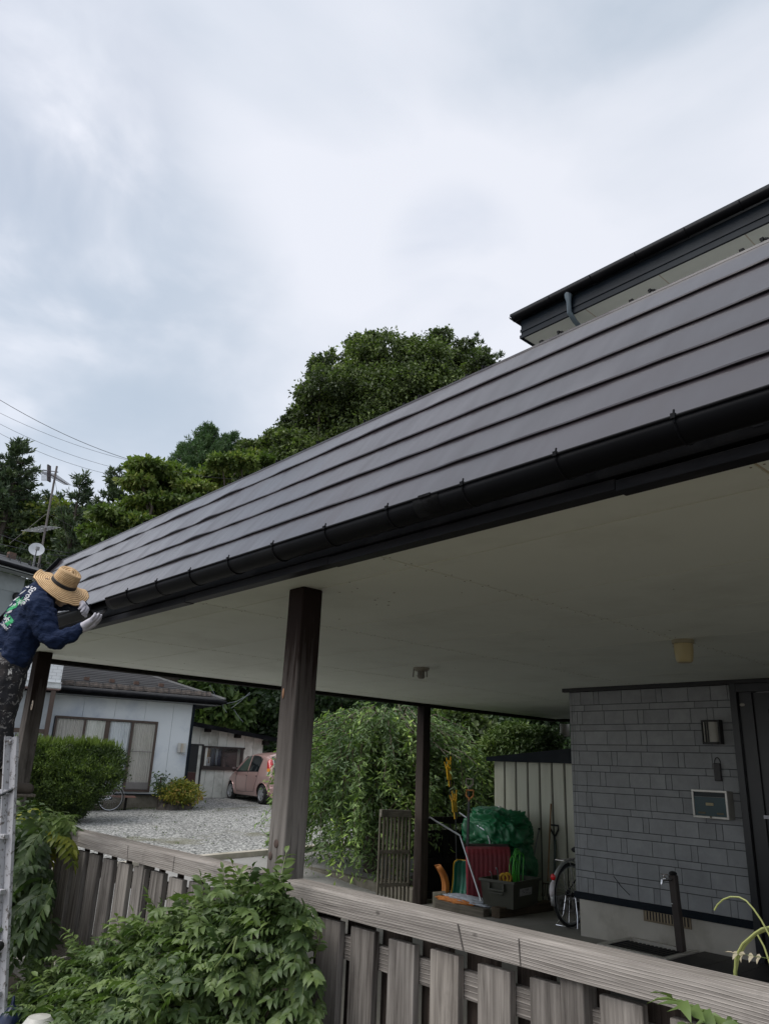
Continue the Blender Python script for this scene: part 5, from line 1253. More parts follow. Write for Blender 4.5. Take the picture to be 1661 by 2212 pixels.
s2 = scoop('snow_shovel', 'yellow snow shovel with grey D-grip almost hidden behind the green one', (g0.x-.09, g0.y+.07, lz+.05), None, .36, .46, YEL, R(20), R(-7), True, M('grey_grip', (.32, .29, .24), rough=.5), BLKS, .98)
s3 = scoop('snow_shovel', 'orange curved shovel blade at the left end of the tool pile', (g0.x-.36, g0.y+.02, lz+.04), None, .26, .40, ORG, R(-35), R(18))
# red snow pusher with bent aluminium handle
ps = thing('snow_pusher', 'red snow pusher scoop with bent aluminium handle standing upright', 'snow pusher', (-7.75, 8.75, fl))
RED = M('red_plastic', (.50, .022, .065), (.42, .02, .055), rough=.4, bump=.05); REDD = M('dark_red_plastic', (.20, .020, .030), (.16, .016, .024), rough=.55)
Y0 = 8.75
bl, br_ = at(1022, 1950, 1, Y0), at(1055, 1955, 1, Y0-.1)
tl_, tr_ = at(1010, 1828, 1, Y0+.05), at(1083, 1835, 1, Y0+.42)
bl = at(1040, 1948, 1, 8.62); base_r = bl+Vector((.30, .40, .0)); tlv = at(1007, 1832, 1, 8.80); trv = tlv+Vector((.42, .44, .02))
bl = Vector((bl.x, bl.y, fl+.06)); base_r = Vector((base_r.x, base_r.y, fl+.06))
# the pan: open box seen from the side; profile (u across depth, z up)
ex = (trv-tlv).normalized(); nrm_ = Vector((ex.y, -ex.x, 0))
def PP(w, d, z): return Vector((tlv.x, tlv.y, 0))+ex*w+nrm_*d+Vector((0, 0, z))
Wd = (trv-tlv).length; zt = tlv.z; zb_ = fl+.14
prof = [(-.08, zt+.0), (.05, zt+.02), (.135, zt-.005), (.19, zt-.06), (.21, zt-.16), (.22, zt-.5), (.20, zb_+.02)]; trv = tlv+ex*.37
mb = MB(); mb.sheet(lambda u, v: PP(Wd*u, np.interp(v*6, range(7), [p[0] for p in prof])+.003*math.sin(u*60), float(np.interp(v*6, range(7), [p[1] for p in prof]))), 60, 24); mb.build('pan', REDD, ps, smooth=True, solid=.006)
mb = MB(); vs_ = [PP(0, d, z) for d, z in prof]+[PP(-.16, -.20, zt-.03), PP(.12, .02, zb_-.05)]
side = [PP(0, p[0], p[1]) for p in prof]+[PP(.0, .20, zb_-.02)]
mb.add(side, [tuple(range(len(side)))]); mb.build('side_panel', RED, ps, solid=.008)
mb = MB(); mb.box(bl.x-.05, bl.x+.03, bl.y-.02, bl.y+.03, fl+.0, fl+.16); mb.build('wear_plate', M('grey_plate', (.16, .18, .22), rough=.5), ps)
mb = MB(); A = at(927, 1766, 1, 8.95); B = at(994, 1806, 1, 8.55); D0 = at(1040, 1948, 1, 8.42)
mb.tube([A+Vector((.0, .0, -.01)), A+Vector((.03, -.005, .0)), A.lerp(B, .2), B.lerp(A, .08), B, B.lerp(D0, .06), D0], .013, 8)
A2 = at(992, 1757, 1, 9.35); B2 = at(1052, 1798, 1, 9.2); D2 = at(1058, 1820, 1, 9.2); mb.tube([A2, A2.lerp(B2, .5), B2, B2.lerp(D2, .4), D2, D2+Vector((0, 0, -.3))], .013, 8)
mb.build('handle', ALU, ps, smooth=True)
mb = MB(); mb.bar(PP(-.02, -.08, zt+.03), PP(Wd, -.08, zt+.03), .05, .03); mb.build('cross_bar', M('dark_bar', (.05, .035, .03)), ps)
# yellow rakes standing behind
for i, (pa, pb, lab, yy) in enumerate((((967, 1640), (972, 1700), 'taller yellow plastic rake head poking out of the foliage behind the fence', 9.9), ((979, 1712), (984, 1770), 'lower yellow plastic rake head behind the orange D-grip', 9.3))):
    a_, b_ = at(*pa, 1, yy), at(*pb, 1, yy); t = thing('rake', lab, 'rake', (b_.x, b_.y, -.2), 0, 'yellow rakes')
    mb = MB(); w = .10
    for k in range(4):
        o_ = (-1.5+k)*.028; hgt = (0, .07, .03, .09)[k]; mb.bar(a_.lerp(b_, .35)+Vector((o_*.7, o_*.4, 0)), a_+Vector((o_*1.2, o_*.6, hgt-.05)), .024, .012)
    mb.bar(a_.lerp(b_, .30), a_.lerp(b_, .75), .10, .02); mb.bar(a_.lerp(b_, .75), b_, .05, .02); mb.build('rake_head', YEL, t)
    mb = MB(); mb.tube([b_+Vector((0, 0, .1)), (b_.x+.05, b_.y, -.2)], .013, 6); mb.build('shaft', BLKS, t)
# green tarp bundle: two stacked swollen wraps
TG = M('green_tarp', (.018, .20, .075), (.010, .12, .05), scale=5, rough=.38, bump=.25, bs=14, spec=.6)
tz = at(1085, 1757, 1, 9.75)
tb = thing('tarp_bundle', 'tall bundle wrapped in creased green tarpaulin against the shed', 'tarp bundle', (-7.75, 9.75, fl))
def wrap(name, c, sc, seed, fr, amp, sharp, flatb=None):
    mb = MB(); mb.ball((0, 0, 0), 1, 130, 80); v2 = []
    for v in mb.v:
        sq = Vector((math.copysign(abs(v.x)**.75, v.x), math.copysign(abs(v.y)**.75, v.y), math.copysign(abs(v.z)**.65, v.z)))
        n1_ = noise.noise(v*fr+Vector((seed, 0, 0))); rdg = 1-abs(noise.noise(Vector((v.x*fr*1.3+seed, v.y*fr*1.3, v.z*fr*2.2+v.x*2))))*2.4; rdg2 = 1-abs(noise.noise(v*fr*3+Vector((seed*2, 1, 0))))*2.4
        k = 1+amp*(n1_*.9+sharp*rdg*.55+sharp*rdg2*.30)
        v2.append(Vector((sq.x*sc[0], sq.y*sc[1], sq.z*sc[2]))*k+Vector(c))
    mb.v = v2; return mb.build(name, TG, tb, smooth=True, angle=0)
cx_ = (at(1025, 1790, 1, 9.7).x+at(1144, 1790, 1, 9.7).x)/2
cA = at(1084, 1800, 1, 9.62)
wrap('upper_wrap', (cA.x-.05, 9.62, at(1084, 1790, 1, 9.62).z-.03), (.41, .38, .27), 2.0, 1.7, .30, 1.0)
wrap('lower_wrap', (cA.x+.03, 9.66, (fl+at(1084, 1830, 1, 9.66).z)/2-.05), (.38, .34, .52), 7.0, 2.0, .24, .9)
o = MB(); pA = at(1068, 1753, 1, 9.95); o.tube([pA+Vector((.10+.10*math.cos(a), 0, -.02+.09*math.sin(a))) for a in [math.pi*(1.05-i/10*.62) for i in range(11)]], .018, 8); o = o.build('white_hose', M('white_hose', (.62, .62, .60), rough=.4), None, smooth=True, loc=tuple(pA)); tag(o, 'white curved hose end behind the green bundle', 'hose')
# olive storage box with its contents
bx0 = fz(-7.3)+.125
sb = thing('storage_box', 'open olive green storage box with white label resting on the brown timber', 'storage box', (-7.0, 8.95, bx0), R(8), local=True)
OL = M('olive_plastic', (.060, .062, .045), (.052, .054, .040), rough=.5)
pL, pF, pR = at(1040, 1897, 1, 9.05), at(1085, 1902, 1, 8.62), at(1138, 1890, 1, 9.2)
sb.location = (-7.17, 8.90, bx0)
bw, bd, bh = .50, .74, .31
sb.rotation_euler[2] = R(10)
mb = MB(); t_ = .03
def wallq(a_, b_):
    (x0_, y0_), (x1_, y1_) = a_, b_; k = .90
    n_ = Vector((y1_-y0_, -(x1_-x0_), 0)).normalized()*-.008
    v = [Vector((x0_*k, y0_*k, 0)), Vector((x1_*k, y1_*k, 0)), Vector((x1_, y1_, bh)), Vector((x0_, y0_, bh))]; mb.add(v+[p+n_ for p in v], [(0, 1, 2, 3), (7, 6, 5, 4), (0, 4, 5, 1), (1, 5, 6, 2), (2, 6, 7, 3), (3, 7, 4, 0)])
cs = [(-bw/2, -bd/2), (bw/2, -bd/2), (bw/2, bd/2), (-bw/2, bd/2)]
for a_, b_ in zip(cs, cs[1:]+cs[:1]): wallq(a_, b_)
mb.box(-bw*.45, bw*.45, -bd*.45, bd*.45, 0, .008); mb.build('body', OL, sb)
mb = MB()
for b_ in ((-bw/2-.02, bw/2+.02, -bd/2-.02, -bd/2+.004), (-bw/2-.02, bw/2+.02, bd/2-.004, bd/2+.02), (-bw/2-.02, -bw/2+.004, -bd/2+.005, bd/2-.005), (bw/2-.004, bw/2+.02, -bd/2+.005, bd/2-.005)): mb.box(*b_, bh-.012, bh+.022)
mb.build('rim', OL, sb, bevel=.004)
mb = MB(); mb.box(-.12, .12, -bd/2-.032, -bd/2-.002, .20, .225); mb.box(-.12, -.09, -bd/2-.03, -bd/2-.0, .225, .29); mb.box(.09, .12, -bd/2-.03, -bd/2-.0, .225, .29); mb.box(-.10, .10, -bd/2-.026, -bd/2-.002, .165, .18); mb.build('latch', OL, sb, bevel=.004)
Mlab = Matrix.Translation((bw/2-.012, -.02, .19)) @ Matrix.Rotation(R(5), 4, 'Y')
mb = MB(Mlab); mb.box(.0, .004, -.17, .17, -.045, .045); lb = mb.build('label', M('label_white', (.42, .42, .42), rough=.6), sb)
mb = MB(Mlab)
for (y_, z_, w_2, h_2) in ((-.10, .005, .02, .02), (-.07, -.01, .03, .01), (-.10, -.025, .015, .008), (-.02, .012, .01, .02), (.01, .01, .012, .022), (.035, .008, .015, .02), (.06, .012, .01, .022), (.0, -.02, .05, .007), (.08, -.03, .06, .008)): mb.box(.0045, .0052, y_, y_+w_2, z_, z_+h_2)
mb.build('label_print', M('print_grey', (.10, .10, .11)), lb)
BL = lambda x, y, z: sb.matrix_basis @ Vector((x, y, z))
HG = M('bright_green_hose', (.06, .42, .03), (.05, .36, .03), rough=.35)
bc = Vector(sb.location); rz = Matrix.Rotation(R(10), 3, 'Z')
def bp(x, y, z): return bc+rz @ Vector((x, y, z))
hs_ = thing('green_hose', 'loops of bright green cord sticking up out of the olive box', 'cord', tuple(bp(.05, .2, .1)))
mb = MB()
for (y0, y1, zt_, x_) in ((-.02, .20, .60, 0), (.02, .30, .64, .05), (.08, .24, .66, .02), (-.05, .14, .55, .06), (.12, .33, .68, -.02)):
    P = [bp(x_, y0*.3+.12, .08), bp(x_, y0+.01, zt_*.62), bp(x_, y0+.02, zt_*.9), bp(x_, (y0+y1)/2, zt_), bp(x_, y1-.01, zt_*.93), bp(x_, y1-.02, zt_*.72), bp(x_, y1*.5+.08, .08)]
    Q = []
    for i in range(len(P)-1):
        p0, p1, p2, p3 = P[max(i-1, 0)], P[i], P[i+1], P[min(i+2, len(P)-1)]
        for k in range(6):
            s = k/6; Q.append(.5*((2*p1)+(-p0+p2)*s+(2*p0-5*p1+4*p2-p3)*s*s+(-p0+3*p1-3*p2+p3)*s**3))
    Q.append(P[-1]); mb.tube(Q, .008, 7)
hl = mb.build('loops', HG, hs_, smooth=True)
for k, (lab, dy, rr) in enumerate((('left yellow loop handle sticking out of the olive box', -.15, .05), ('right yellow loop handle beside the green cord', -.05, .05))):
    mb = MB(); c_ = bp(-.02, dy, bh+.02); pts = [c_+Vector((.045*math.cos(a)*.9, .035*math.cos(a), .055*math.sin(a))) for a in [2*math.pi*i/16+1.5 for i in range(17)]]
    mb.tube(pts, .016, 7, cap=False); mb.tube([c_+Vector((0, 0, -.05)), c_+Vector((0, 0, -.22))], .012, 6); o = mb.build('hand_shears', YEL, None, smooth=True, loc=tuple(c_)); tag(o, lab, 'garden tool', 'yellow handled tools in the box')
for k, (dx, dy, l_, lab) in enumerate(((-.10, -.26, .14, 'thin grey metal stake nearest the latch of the olive box'), (-.05, -.18, .20, 'thicker grey metal peg leaning in the olive box'), (.08, -.08, .40, 'tallest thin brown cane standing in the olive box'))):
    mb = MB(); mb.tube([bp(dx, dy, .1), bp(dx-.03, dy-.03, bh+l_*.6), bp(dx-.04, dy-.05, bh+l_*.75)], (.007, .010, .004)[k], 6); o = mb.build('stake', (ALU, ALU, M('cane', (.15, .08, .05)))[k], None, smooth=True, loc=tuple(bp(dx, dy, .1))); tag(o, lab, 'stake', 'stakes in the storage box')
# tools leaning on the shed
YS = SY-.03
def T2(x, y, yy): return at(x, y, 1, yy)
s_ = thing('garden_hoe', 'grey pipe-handled hoe leaning on the shed right of the green bundle', 'hoe', tuple(T2(1130, 1915, 9.85)))
a_, b_ = T2(1164, 1794, YS-.02), T2(1145, 1892, YS-.35)
mb = MB(); mb.tube([a_, b_], .014, 8); mb.build('shaft', M('grey_pipe_handle', (.27, .27, .26), rough=.4), s_, smooth=True)
mb = MB(); mb.tube([a_, a_+(a_-b_).normalized()*.03], .018, 8); mb.build('end_cap', BLACKP, s_, smooth=True)
mb = MB(); c_ = T2(1141, 1900, YS-.36); mb.box(c_.x-.05, c_.x+.05, c_.y-.03, c_.y+.02, c_.z-.08, c_.z+.06); mb.build('head', BLACKP, s_)
s_ = thing('garden_fork', 'long bamboo-handled fork leaning on the shed', 'garden fork', tuple(T2(1180, 1935, 10.0)))
a_, b_ = T2(1190, 1737, YS-.02), T2(1183, 1905, YS-.25)
mb = MB(); mb.tube([a_, b_], .013, 8); mb.build('shaft', M('bamboo', (.30, .18, .075), (.22, .12, .05), rough=.5), s_, smooth=True)
mb = MB(); c_ = b_
mb.tube([c_+Vector((-.08, -.01, -.03)), c_+Vector((.08, .01, -.03))], .008, 5)
for k in range(5):
    x_ = -.08+.04*k; mb.tube([c_+Vector((x_, 0, -.03)), c_+Vector((x_*1.1, -.03, -.20))], .006, 5)
mb.build('tines', M('rust_tines', (.12, .07, .05), rough=.8), s_)
s_ = thing('garden_spade', 'dark green shovel with black D-grip leaning on the shed beside the bicycle', 'spade', tuple(T2(1203, 1930, 10.0)))
a_, b_ = T2(1199, 1830, YS-.03), T2(1197, 1930, YS-.2)
mb = MB(); mb.tube([a_+Vector((0, 0, .10)), a_, b_], .019, 8); mb.build('shaft', M('dark_green_shaft', (.02, .05, .035), rough=.4), s_, smooth=True)
mb = MB(); z = a_.z+.10; c_ = a_; mb.tube([(c_.x, c_.y, z), (c_.x-.01, c_.y, z+.05), (c_.x-.075, c_.y, z+.14), (c_.x-.075, c_.y, z+.20), (c_.x+.065, c_.y, z+.20), (c_.x+.065, c_.y, z+.14), (c_.x+.01, c_.y, z+.05)], .015, 7); mb.build('grip', BLACKP, s_, smooth=True)
mb = MB(); mb.sheet(lambda u, v: (b_.x-.1+.2*u, b_.y-.02-.03*math.sin(u*3.14), b_.z-.02-.28*v*(1-.25*(2*u-1)**2)), 10, 6); mb.build('blade', M('steel_blade', (.15, .15, .15), rough=.4, metal=.6), s_, smooth=True, solid=.004)
# straw broom head / basket by the shed foot
s_ = lump('straw_bundle', (-6.42, 9.95, fz(-6.4)+.20), .22, (1.0, .55, 1.05), M('straw', (.17, .125, .075), (.11, .08, .05), scale=3, st=(8, 8, 1), rough=.95, bump=.8, bs=30), 'short tan straw bundle standing behind the bicycle wheel', 'straw bundle', .12, 2.5, 4)

# ================================================================ TREES AND SHRUBS
DK = (.012, .030, .010); 
L_OAK = leafmat('oak_leaves', [(0.044, 0.062, 0.026), (0.079, 0.110, 0.040), (0.138, 0.187, 0.057), (0.253, 0.314, 0.099)])
L_PINE = leafmat('pine_needles', [(000.041, 000.067, 000.037), (000.067, 000.103, 000.053), (000.103, 000.146, 000.065), (000.160, 000.197, 000.079)], trans=.12)
L_LARCH = leafmat('larch_needles', [(000.059, 000.108, 000.051), (000.086, 000.155, 000.066), (000.136, 000.214, 000.086)], trans=.2)
L_DOG = leafmat('dogwood_leaves', [(000.066, 000.103, 000.030), (000.122, 000.177, 000.048), (000.205, 000.261, 000.066), (000.316, 000.325, 000.094)])
L_WEEP = leafmat('weeping_leaves', [(0000.081, 0000.135, 0000.061), (0000.139, 0000.213, 0000.084), (0000.232, 0000.347, 0000.105), (0000.440, 0000.600, 0000.139)], trans=.25)
L_DARK = leafmat('shade_leaves', [(0.021, 0.039, 0.019), (0.033, 0.060, 0.027), (0.051, 0.090, 0.033), (0.083, 0.135, 0.045)])
L_CYP = leafmat('cypress_leaves', [(0.042, 0.077, 0.022), (0.070, 0.119, 0.031), (0.112, 0.175, 0.042), (0.168, 0.238, 0.056)], trans=.15)
L_HEDGE = leafmat('hedge_leaves', [(.022, .040, .012), (.045, .075, .018), (.085, .135, .026), (.17, .24, .04)], trans=.2)
L_WIS = leafmat('wisteria_leaves', [(0.041, 0.070, 0.026), (0.072, 0.118, 0.041), (0.126, 0.186, 0.060), (0.192, 0.264, 0.084)], trans=.25, rough=.45)
L_WISY = leafmat('wisteria_young', [(0.060, 0.102, 0.030), (0.144, 0.192, 0.036), (0.288, 0.300, 0.048), (0.432, 0.408, 0.072)], trans=.3)
L_NAN = leafmat('nandina_leaves', [(0.084, 0.126, 0.028), (0.182, 0.224, 0.042), (0.378, 0.336, 0.056), (0.448, 0.238, 0.098)], trans=.25)
def blobs_px(lst, D, jit=1.5, k=43.0*36):
    out = []
    for b in lst:
        x, y, r = b[:3]; Dd = D+(b[3] if len(b) > 3 else rng.uniform(-jit, jit)); p = far(x, y, Dd); out.append((p.x, p.y, p.z, r*Dd/k, b[4] if len(b) > 4 else .85))
    return out
# big broadleaf tree above the roof
bb = blobs_px([(715, 800, 42), (790, 775, 52), (850, 765, 52), (910, 785, 60), (960, 770, 48), (1010, 785, 40), (1040, 800, 34), (700, 850, 52), (760, 860, 70), (840, 860, 80), (920, 860, 80), (990, 850, 60), (680, 905, 48), (730, 930, 65), (810, 940, 80), (640, 945, 45), (660, 985, 60), (620, 1000, 40), (740, 1000, 80), (880, 940, 80), (690, 820, 30), (780, 755, 30)], 36, 2.2)
base = far(820, 1600, 37); broadleaf('oak_tree', 'largest rounded broadleaf tree rising above the brown roof', (base.x, base.y, GZ(base.x, base.y)), ragged(bb), 130000, .20, L_OAK, trunk=.45, clump=.17, per=34, asp=.55, droop=.5, shell=(.75, 1.1))
bb = blobs_px([(1085, 805, 26), (1060, 795, 24), (1045, 770, 20), (1030, 760, 14)], 44, .5)
# dogwood-like layered tree
lay = []
for (x, y, r) in ((320, 1010, 38), (365, 1020, 36), (300, 1040, 30), (350, 1050, 45), (400, 1040, 40), (430, 1060, 40), (330, 1085, 42), (390, 1090, 45), (290, 1100, 30), (300, 1130, 40), (250, 1140, 34), (350, 1130, 40), (230, 1110, 30), (460, 1030, 34), (480, 1000, 30), (520, 1000, 32), (225, 1165, 34), (270, 1170, 34), (205, 1150, 26), (550, 990, 28), (575, 1000, 24), (320, 1160, 34)): lay.append((x, y, r, rng.uniform(-1.5, 1.5), .32))
bb = blobs_px(lay, 31); base = far(400, 1600, 31.5); broadleaf('dogwood_tree', 'yellowish green layered tree beside the roof left end', (base.x, base.y, GZ(base.x, base.y)), bb, 42000, .22, L_DOG, trunk=.3, clump=.20, per=26, flat=.5, droop=.3, asp=.55, shell=(.6, 1.05))
bb = blobs_px([(540, 975, 26), (570, 970, 24), (600, 985, 30), (560, 1010, 34), (520, 1010, 24), (600, 950, 26), (585, 1020, 30)], 38); base = far(570, 1600, 38); broadleaf('maple_tree', 'small dark rounded tree left of the largest tree', (base.x, base.y, GZ(base.x, base.y)), bb, 26000, .18, L_OAK, trunk=.25)
def pine(name, label, px, pytop, D, rad_px, mat=L_PINE, zlow=.25, nb=120, tuft=.30, up=.35, needles=9, group='pines at the left', dens=1.0, wpow=.8, wid=.035):
    topv = far(px, pytop, D); bz_ = GZ(topv.x, topv.y); H = topv.z-bz_; Rm = rad_px*D/(43*36.)
    t = thing(name, label, 'tree', (topv.x, topv.y, bz_), 0, group)
    mb = MB(); mb.tube([(topv.x, topv.y, bz_-.2), (topv.x+.1, topv.y, bz_+H*.5), (topv.x, topv.y, bz_+H*.97)], [H*.02, H*.014, .02], 8); mb.build('trunk', BARK, t, smooth=True)
    mb = MB(); P = []; Dr = []; T = []
    for i in range(nb):
        f = (i+rng.random())/nb; z = bz_+H*(zlow+(1-zlow)*f); L = Rm*((1-f)**wpow)*rng.uniform(.65, 1.12)+.25; a = rng.uniform(0, 2*math.pi)
        o = Vector((topv.x, topv.y, z)); d = Vector((math.cos(a), math.sin(a), up*rng.uniform(.3, 1.2)*(f-.15))); e = o+d*L+Vector((0, 0, .12*L))
        mid = o.lerp(e, .5)+Vector((0, 0, -.05*L)); mb.tube([o, mid, e], [.04, .025, .01], 4, cap=False)
        nt_ = max(4, int(L*15*dens)); tint = np.clip(rng.normal(.45, .2), 0, 1)
        for k in range(nt_):
            s = rng.uniform(.25, 1.0); c = o.lerp(mid, s*2) if s < .5 else mid.lerp(e, s*2-1); c = c+Vector(rng.normal(size=3)*np.array([.16, .16, .07])*L*.5)
            for j in range(needles):
                dd_ = unit((np.array(d)*.5+rng.normal(size=3)*.6+np.array([0, 0, .45]))[None])[0]; P.append(np.array(c)+rng.normal(size=3)*.05); Dr.append(dd_); T.append(np.clip(tint+rng.normal(0, .15), 0, 1))
    mb.build('branches', BARK, t)
    leafquads('needles', np.array(P), np.array(Dr), tuft*rng.uniform(.6, 1.1, len(P)), wid/ tuft*2.4, np.array(T), mat, t, fold=.05)
    return t
pine('pine_tree', 'tallest dark pine at the left edge above the far roof', 44, 958, 38, 88, nb=150, up=.5, zlow=.3, wpow=.62)
pine('pine_tree', 'pine with open tiered top just right of the aerial mast', 176, 1034, 36, 62, nb=100, zlow=.3, up=.6, wpow=.6, dens=.8)
pine('pine_tree', 'narrow pine between the aerial pine and the yellowish layered tree', 256, 1017, 40, 70, nb=120, zlow=.3, up=.6, wpow=.6, dens=.8)
pine('pine_tree', 'pine top peeping over the roof right of the largest tree', 1033, 728, 44, 60, nb=70, zlow=.55, up=.6, dens=.7)
pine('pine_tree', 'second small pine tip over the roof beside the eave', 1075, 764, 44, 40, nb=60, zlow=.55, up=.8, dens=.7)
pine('pine_tree', 'low broad pine filling the gap behind the satellite dish', 118, 1075, 44, 120, nb=130, zlow=.2, up=.5, wpow=.55)
pine('larch_tree', 'feathery larch with pointed top behind the layered tree', 452, 926, 42, 150, L_LARCH, nb=420, zlow=.45, tuft=.22, up=.9, dens=1.3, wpow=.85, wid=.022, group='larches')
pine('larch_tree', 'shorter feathery larch just left of the taller one', 400, 965, 43, 120, L_LARCH, nb=320, zlow=.45, tuft=.22, up=.9, dens=1.2, wpow=.85, wid=.022, group='larches')
pine('larch_tree', 'third larch tip between the tall larch and the largest tree', 500, 940, 43, 110, L_LARCH, nb=280, zlow=.45, tuft=.22, up=.9, dens=1.2, wid=.022, group='larches')
bb = blobs_px([(20, 1110, 50), (60, 1130, 45), (30, 1160, 45), (100, 1140, 35), (140, 1165, 35), (180, 1190, 35), (0, 1060, 30), (130, 1110, 28), (170, 1130, 30), (150, 1200, 30)], 40); base = far(90, 1600, 40); broadleaf('bushy_tree', 'dull green bushy tree tangled behind the aerial mast', (base.x, base.y, GZ(base.x, base.y)), bb, 16000, .26, L_DOG, trunk=.25, clump=.2)
# woods behind the yards: individual dark trees seen under the soffit
labs = ['dark woodland tree directly right of the pale blue house roof', 'dark woodland tree behind the cream outbuilding roof', 'dark woodland tree behind the parked car and central post', 'dark woodland tree left of the weeping tree top', 'dark woodland tree behind the weeping tree', 'dark woodland tree behind the black back post', 'dark leafy tree behind the snow tools', 'dark leafy tree behind the storage shed roof', 'dark tree nearest the house corner in the back', 'dark woodland tree behind the single storey roof ridge']
specs = [(455, 1500, 36, 70), (520, 1560, 36, 70), (590, 1600, 33, 60), (660, 1560, 32, 60), (760, 1600, 32, 70), (880, 1580, 30, 60), (970, 1620, 22, 60), (1080, 1600, 24, 75), (1190, 1590, 20, 60), (380, 1500, 36, 80)]
for i, (x, y, D_, r) in enumerate(specs):
    bl_ = [(x+rng.uniform(-70, 70), y+rng.uniform(-110, 70), r*rng.uniform(.6, 1.0)) for _ in range(9)]
    bb = blobs_px(bl_, D_+2, 2, 43*36)
    base = far(x, y, D_+2); broadleaf('woodland_tree', labs[i], (base.x, base.y, GZ(base.x, base.y)-.1), bb, 9000, .26 if i < 6 else .17, L_DARK, trunk=.24, clump=.2, per=24, asp=.6, group='dark trees seen under the soffit')
# one dense mass of far wood closing the horizon
P = []; 
for _ in range(5200):
    x = rng.uniform(-120, 1330); y = rng.uniform(1430, 1700); D_ = rng.uniform(42, 60); p = far(x, y, D_); P.append(p)
P = np.array([tuple(p) for p in P]); P[:, 2] = np.maximum(P[:, 2], 0)
P = np.repeat(P, 16, 0)+rng.normal(size=(5200*16, 3))*np.array([.9, .9, .6])
leafquads('far_wood', P, rot_rand(len(P)), .55, .7, np.clip(np.repeat(rng.normal(.35, .18, 5200), 16)+rng.normal(0, .1, len(P)), 0, 1), L_DARK, kind='stuff', loc=tuple(far(600, 1640, 45)))
# light chestnut-like branch clusters beside the eave
bb = blobs_px([(455, 1500, 24), (490, 1530, 26), (440, 1550, 18), (520, 1545, 20), (470, 1480, 22), (430, 1475, 16)], 34, .4); base = far(500, 1600, 34.5); broadleaf('chestnut_tree', 'large-leaved bright tree over the corner of the pale blue house', (base.x, base.y, GZ(base.x, base.y)), bb, 3600, .42, L_CYP, trunk=.2, clump=.25, per=14, asp=.5, droop=.6)
# cypress and climber beside the shed
bb = blobs_px([(1050, 1660, 40), (1080, 1620, 40), (1110, 1590, 34), (1140, 1620, 44), (1060, 1720, 34), (1040, 1690, 30), (1170, 1600, 30), (1120, 1660, 40)], 15.5, .5); base = far(1100, 1700, 15.8); broadleaf('cypress_shrub', 'bright green feathery cypress behind the storage shed', (base.x, base.y, -.1), bb, 26000, .075, L_CYP, 'shrub', trunk=.09, clump=.13, per=30, asp=.4, flat=.6, droop=.4)
bb = blobs_px([(960, 1560, 26), (985, 1580, 28), (1010, 1600, 30), (950, 1600, 26), (1000, 1560, 24), (975, 1640, 30), (1030, 1570, 24)], 17.5, .4); base = far(980, 1700, 17.5); broadleaf('climber_shrub', 'round-leaved climber between the black post and the cypress', (base.x, base.y, -.1), bb, 6500, .16, L_OAK, 'shrub', trunk=.06, clump=.2, per=18, asp=.85)
# weeping tree in the planter
def weeping():
    b0 = Vector((-11.05, 9.85, -.12)); t = thing('weeping_tree', 'weeping tree with long drooping branches in the concrete planter', 'tree', tuple(b0))
    mb = MB(); tp = b0+Vector((.1, .15, 1.9)); tr_ = [b0+Vector((0, 0, -.1)), b0+Vector((-.12, .0, .45)), b0+Vector((.08, .1, 1.0)), b0+Vector((-.05, .1, 1.5)), tp]
    mb.tube(tr_, [.17, .13, .11, .10, .06], 9)
    mb.build('trunk', BARK, t, smooth=True)
    mb = MB(); P = []; Dr = []; T = []; N = []
    for i in range(520):
        a = rng.uniform(0, 2*math.pi); reach = rng.uniform(.2, 1.0)**.6*rng.uniform(1.4, 2.05); h = rng.uniform(.80, 1.03)*(2.95-.35*(reach/1.9)**2)+b0.z
        if i % 5 < 3: h *= rng.uniform(.45, .97)
        o = tp+Vector((0, 0, rng.uniform(-.5, .2))); k = o+Vector((math.cos(a)*reach*.6, math.sin(a)*reach*.6, h-o.z)); e = o+Vector((math.cos(a)*reach, math.sin(a)*reach, h-o.z-.25))
        low = max(b0.z+.1, e.z-rng.uniform(.25, 1.2)); f_ = e+Vector((math.cos(a)*.18+rng.normal()*.18, math.sin(a)*.18+rng.normal()*.18, 0)); f_.z = low
        pts = [o, o.lerp(k, .5)+Vector((0, 0, .15)), k, e, e.lerp(f_, .5)+Vector((rng.normal()*.10, rng.normal()*.10, 0)), f_]
        mb.tube(pts, [.022, .018, .012, .008, .005, .003], 4, cap=False)
        tint = np.clip(rng.normal(.36, .22), 0, 1)
        dens_ = rng.choice([.35, .8, 1.3, 1.7])
        segs = [(pts[2], pts[3]), (pts[3], pts[4]), (pts[4], pts[5])]
        for (p_, q_) in segs:
            L = (q_-p_).length; nn = int(L*72*dens_)
            for _ in range(nn):
                s = rng.random(); c = p_.lerp(q_, s)+Vector(rng.normal(size=3)*.065); dz = np.array([rng.normal()*.7+math.cos(a)*.4, rng.normal()*.7+math.sin(a)*.4, -.6])
                P.append(tuple(c+Vector(rng.normal(size=3)*.02))); Dr.append(dz+rng.normal(size=3)*.3); T.append(np.clip(tint+rng.normal(0, .13)+(.35 if (s > .8 and rng.random() < .3) else 0), 0, 1))
    mb.build('branches', M('twig', (.10, .08, .05), (.07, .055, .035)), t)
    leafquads('foliage', np.array(P), np.array(Dr), 0.115*rng.uniform(.6, 1.35, len(P)), .27, np.array(T), L_WEEP, t, fold=.12)
weeping()
# small shrubs under it
bb = blobs_px([(840, 1800, 34), (800, 1840, 26), (870, 1830, 26), (860, 1770, 28)], 16.5, .3); base = far(850, 1860, 16.6); broadleaf('planter_shrub', 'dense dark shrub behind the slatted gate', (base.x, base.y, -.1), bb, 7000, .07, L_OAK, 'shrub', trunk=.04, clump=.2)
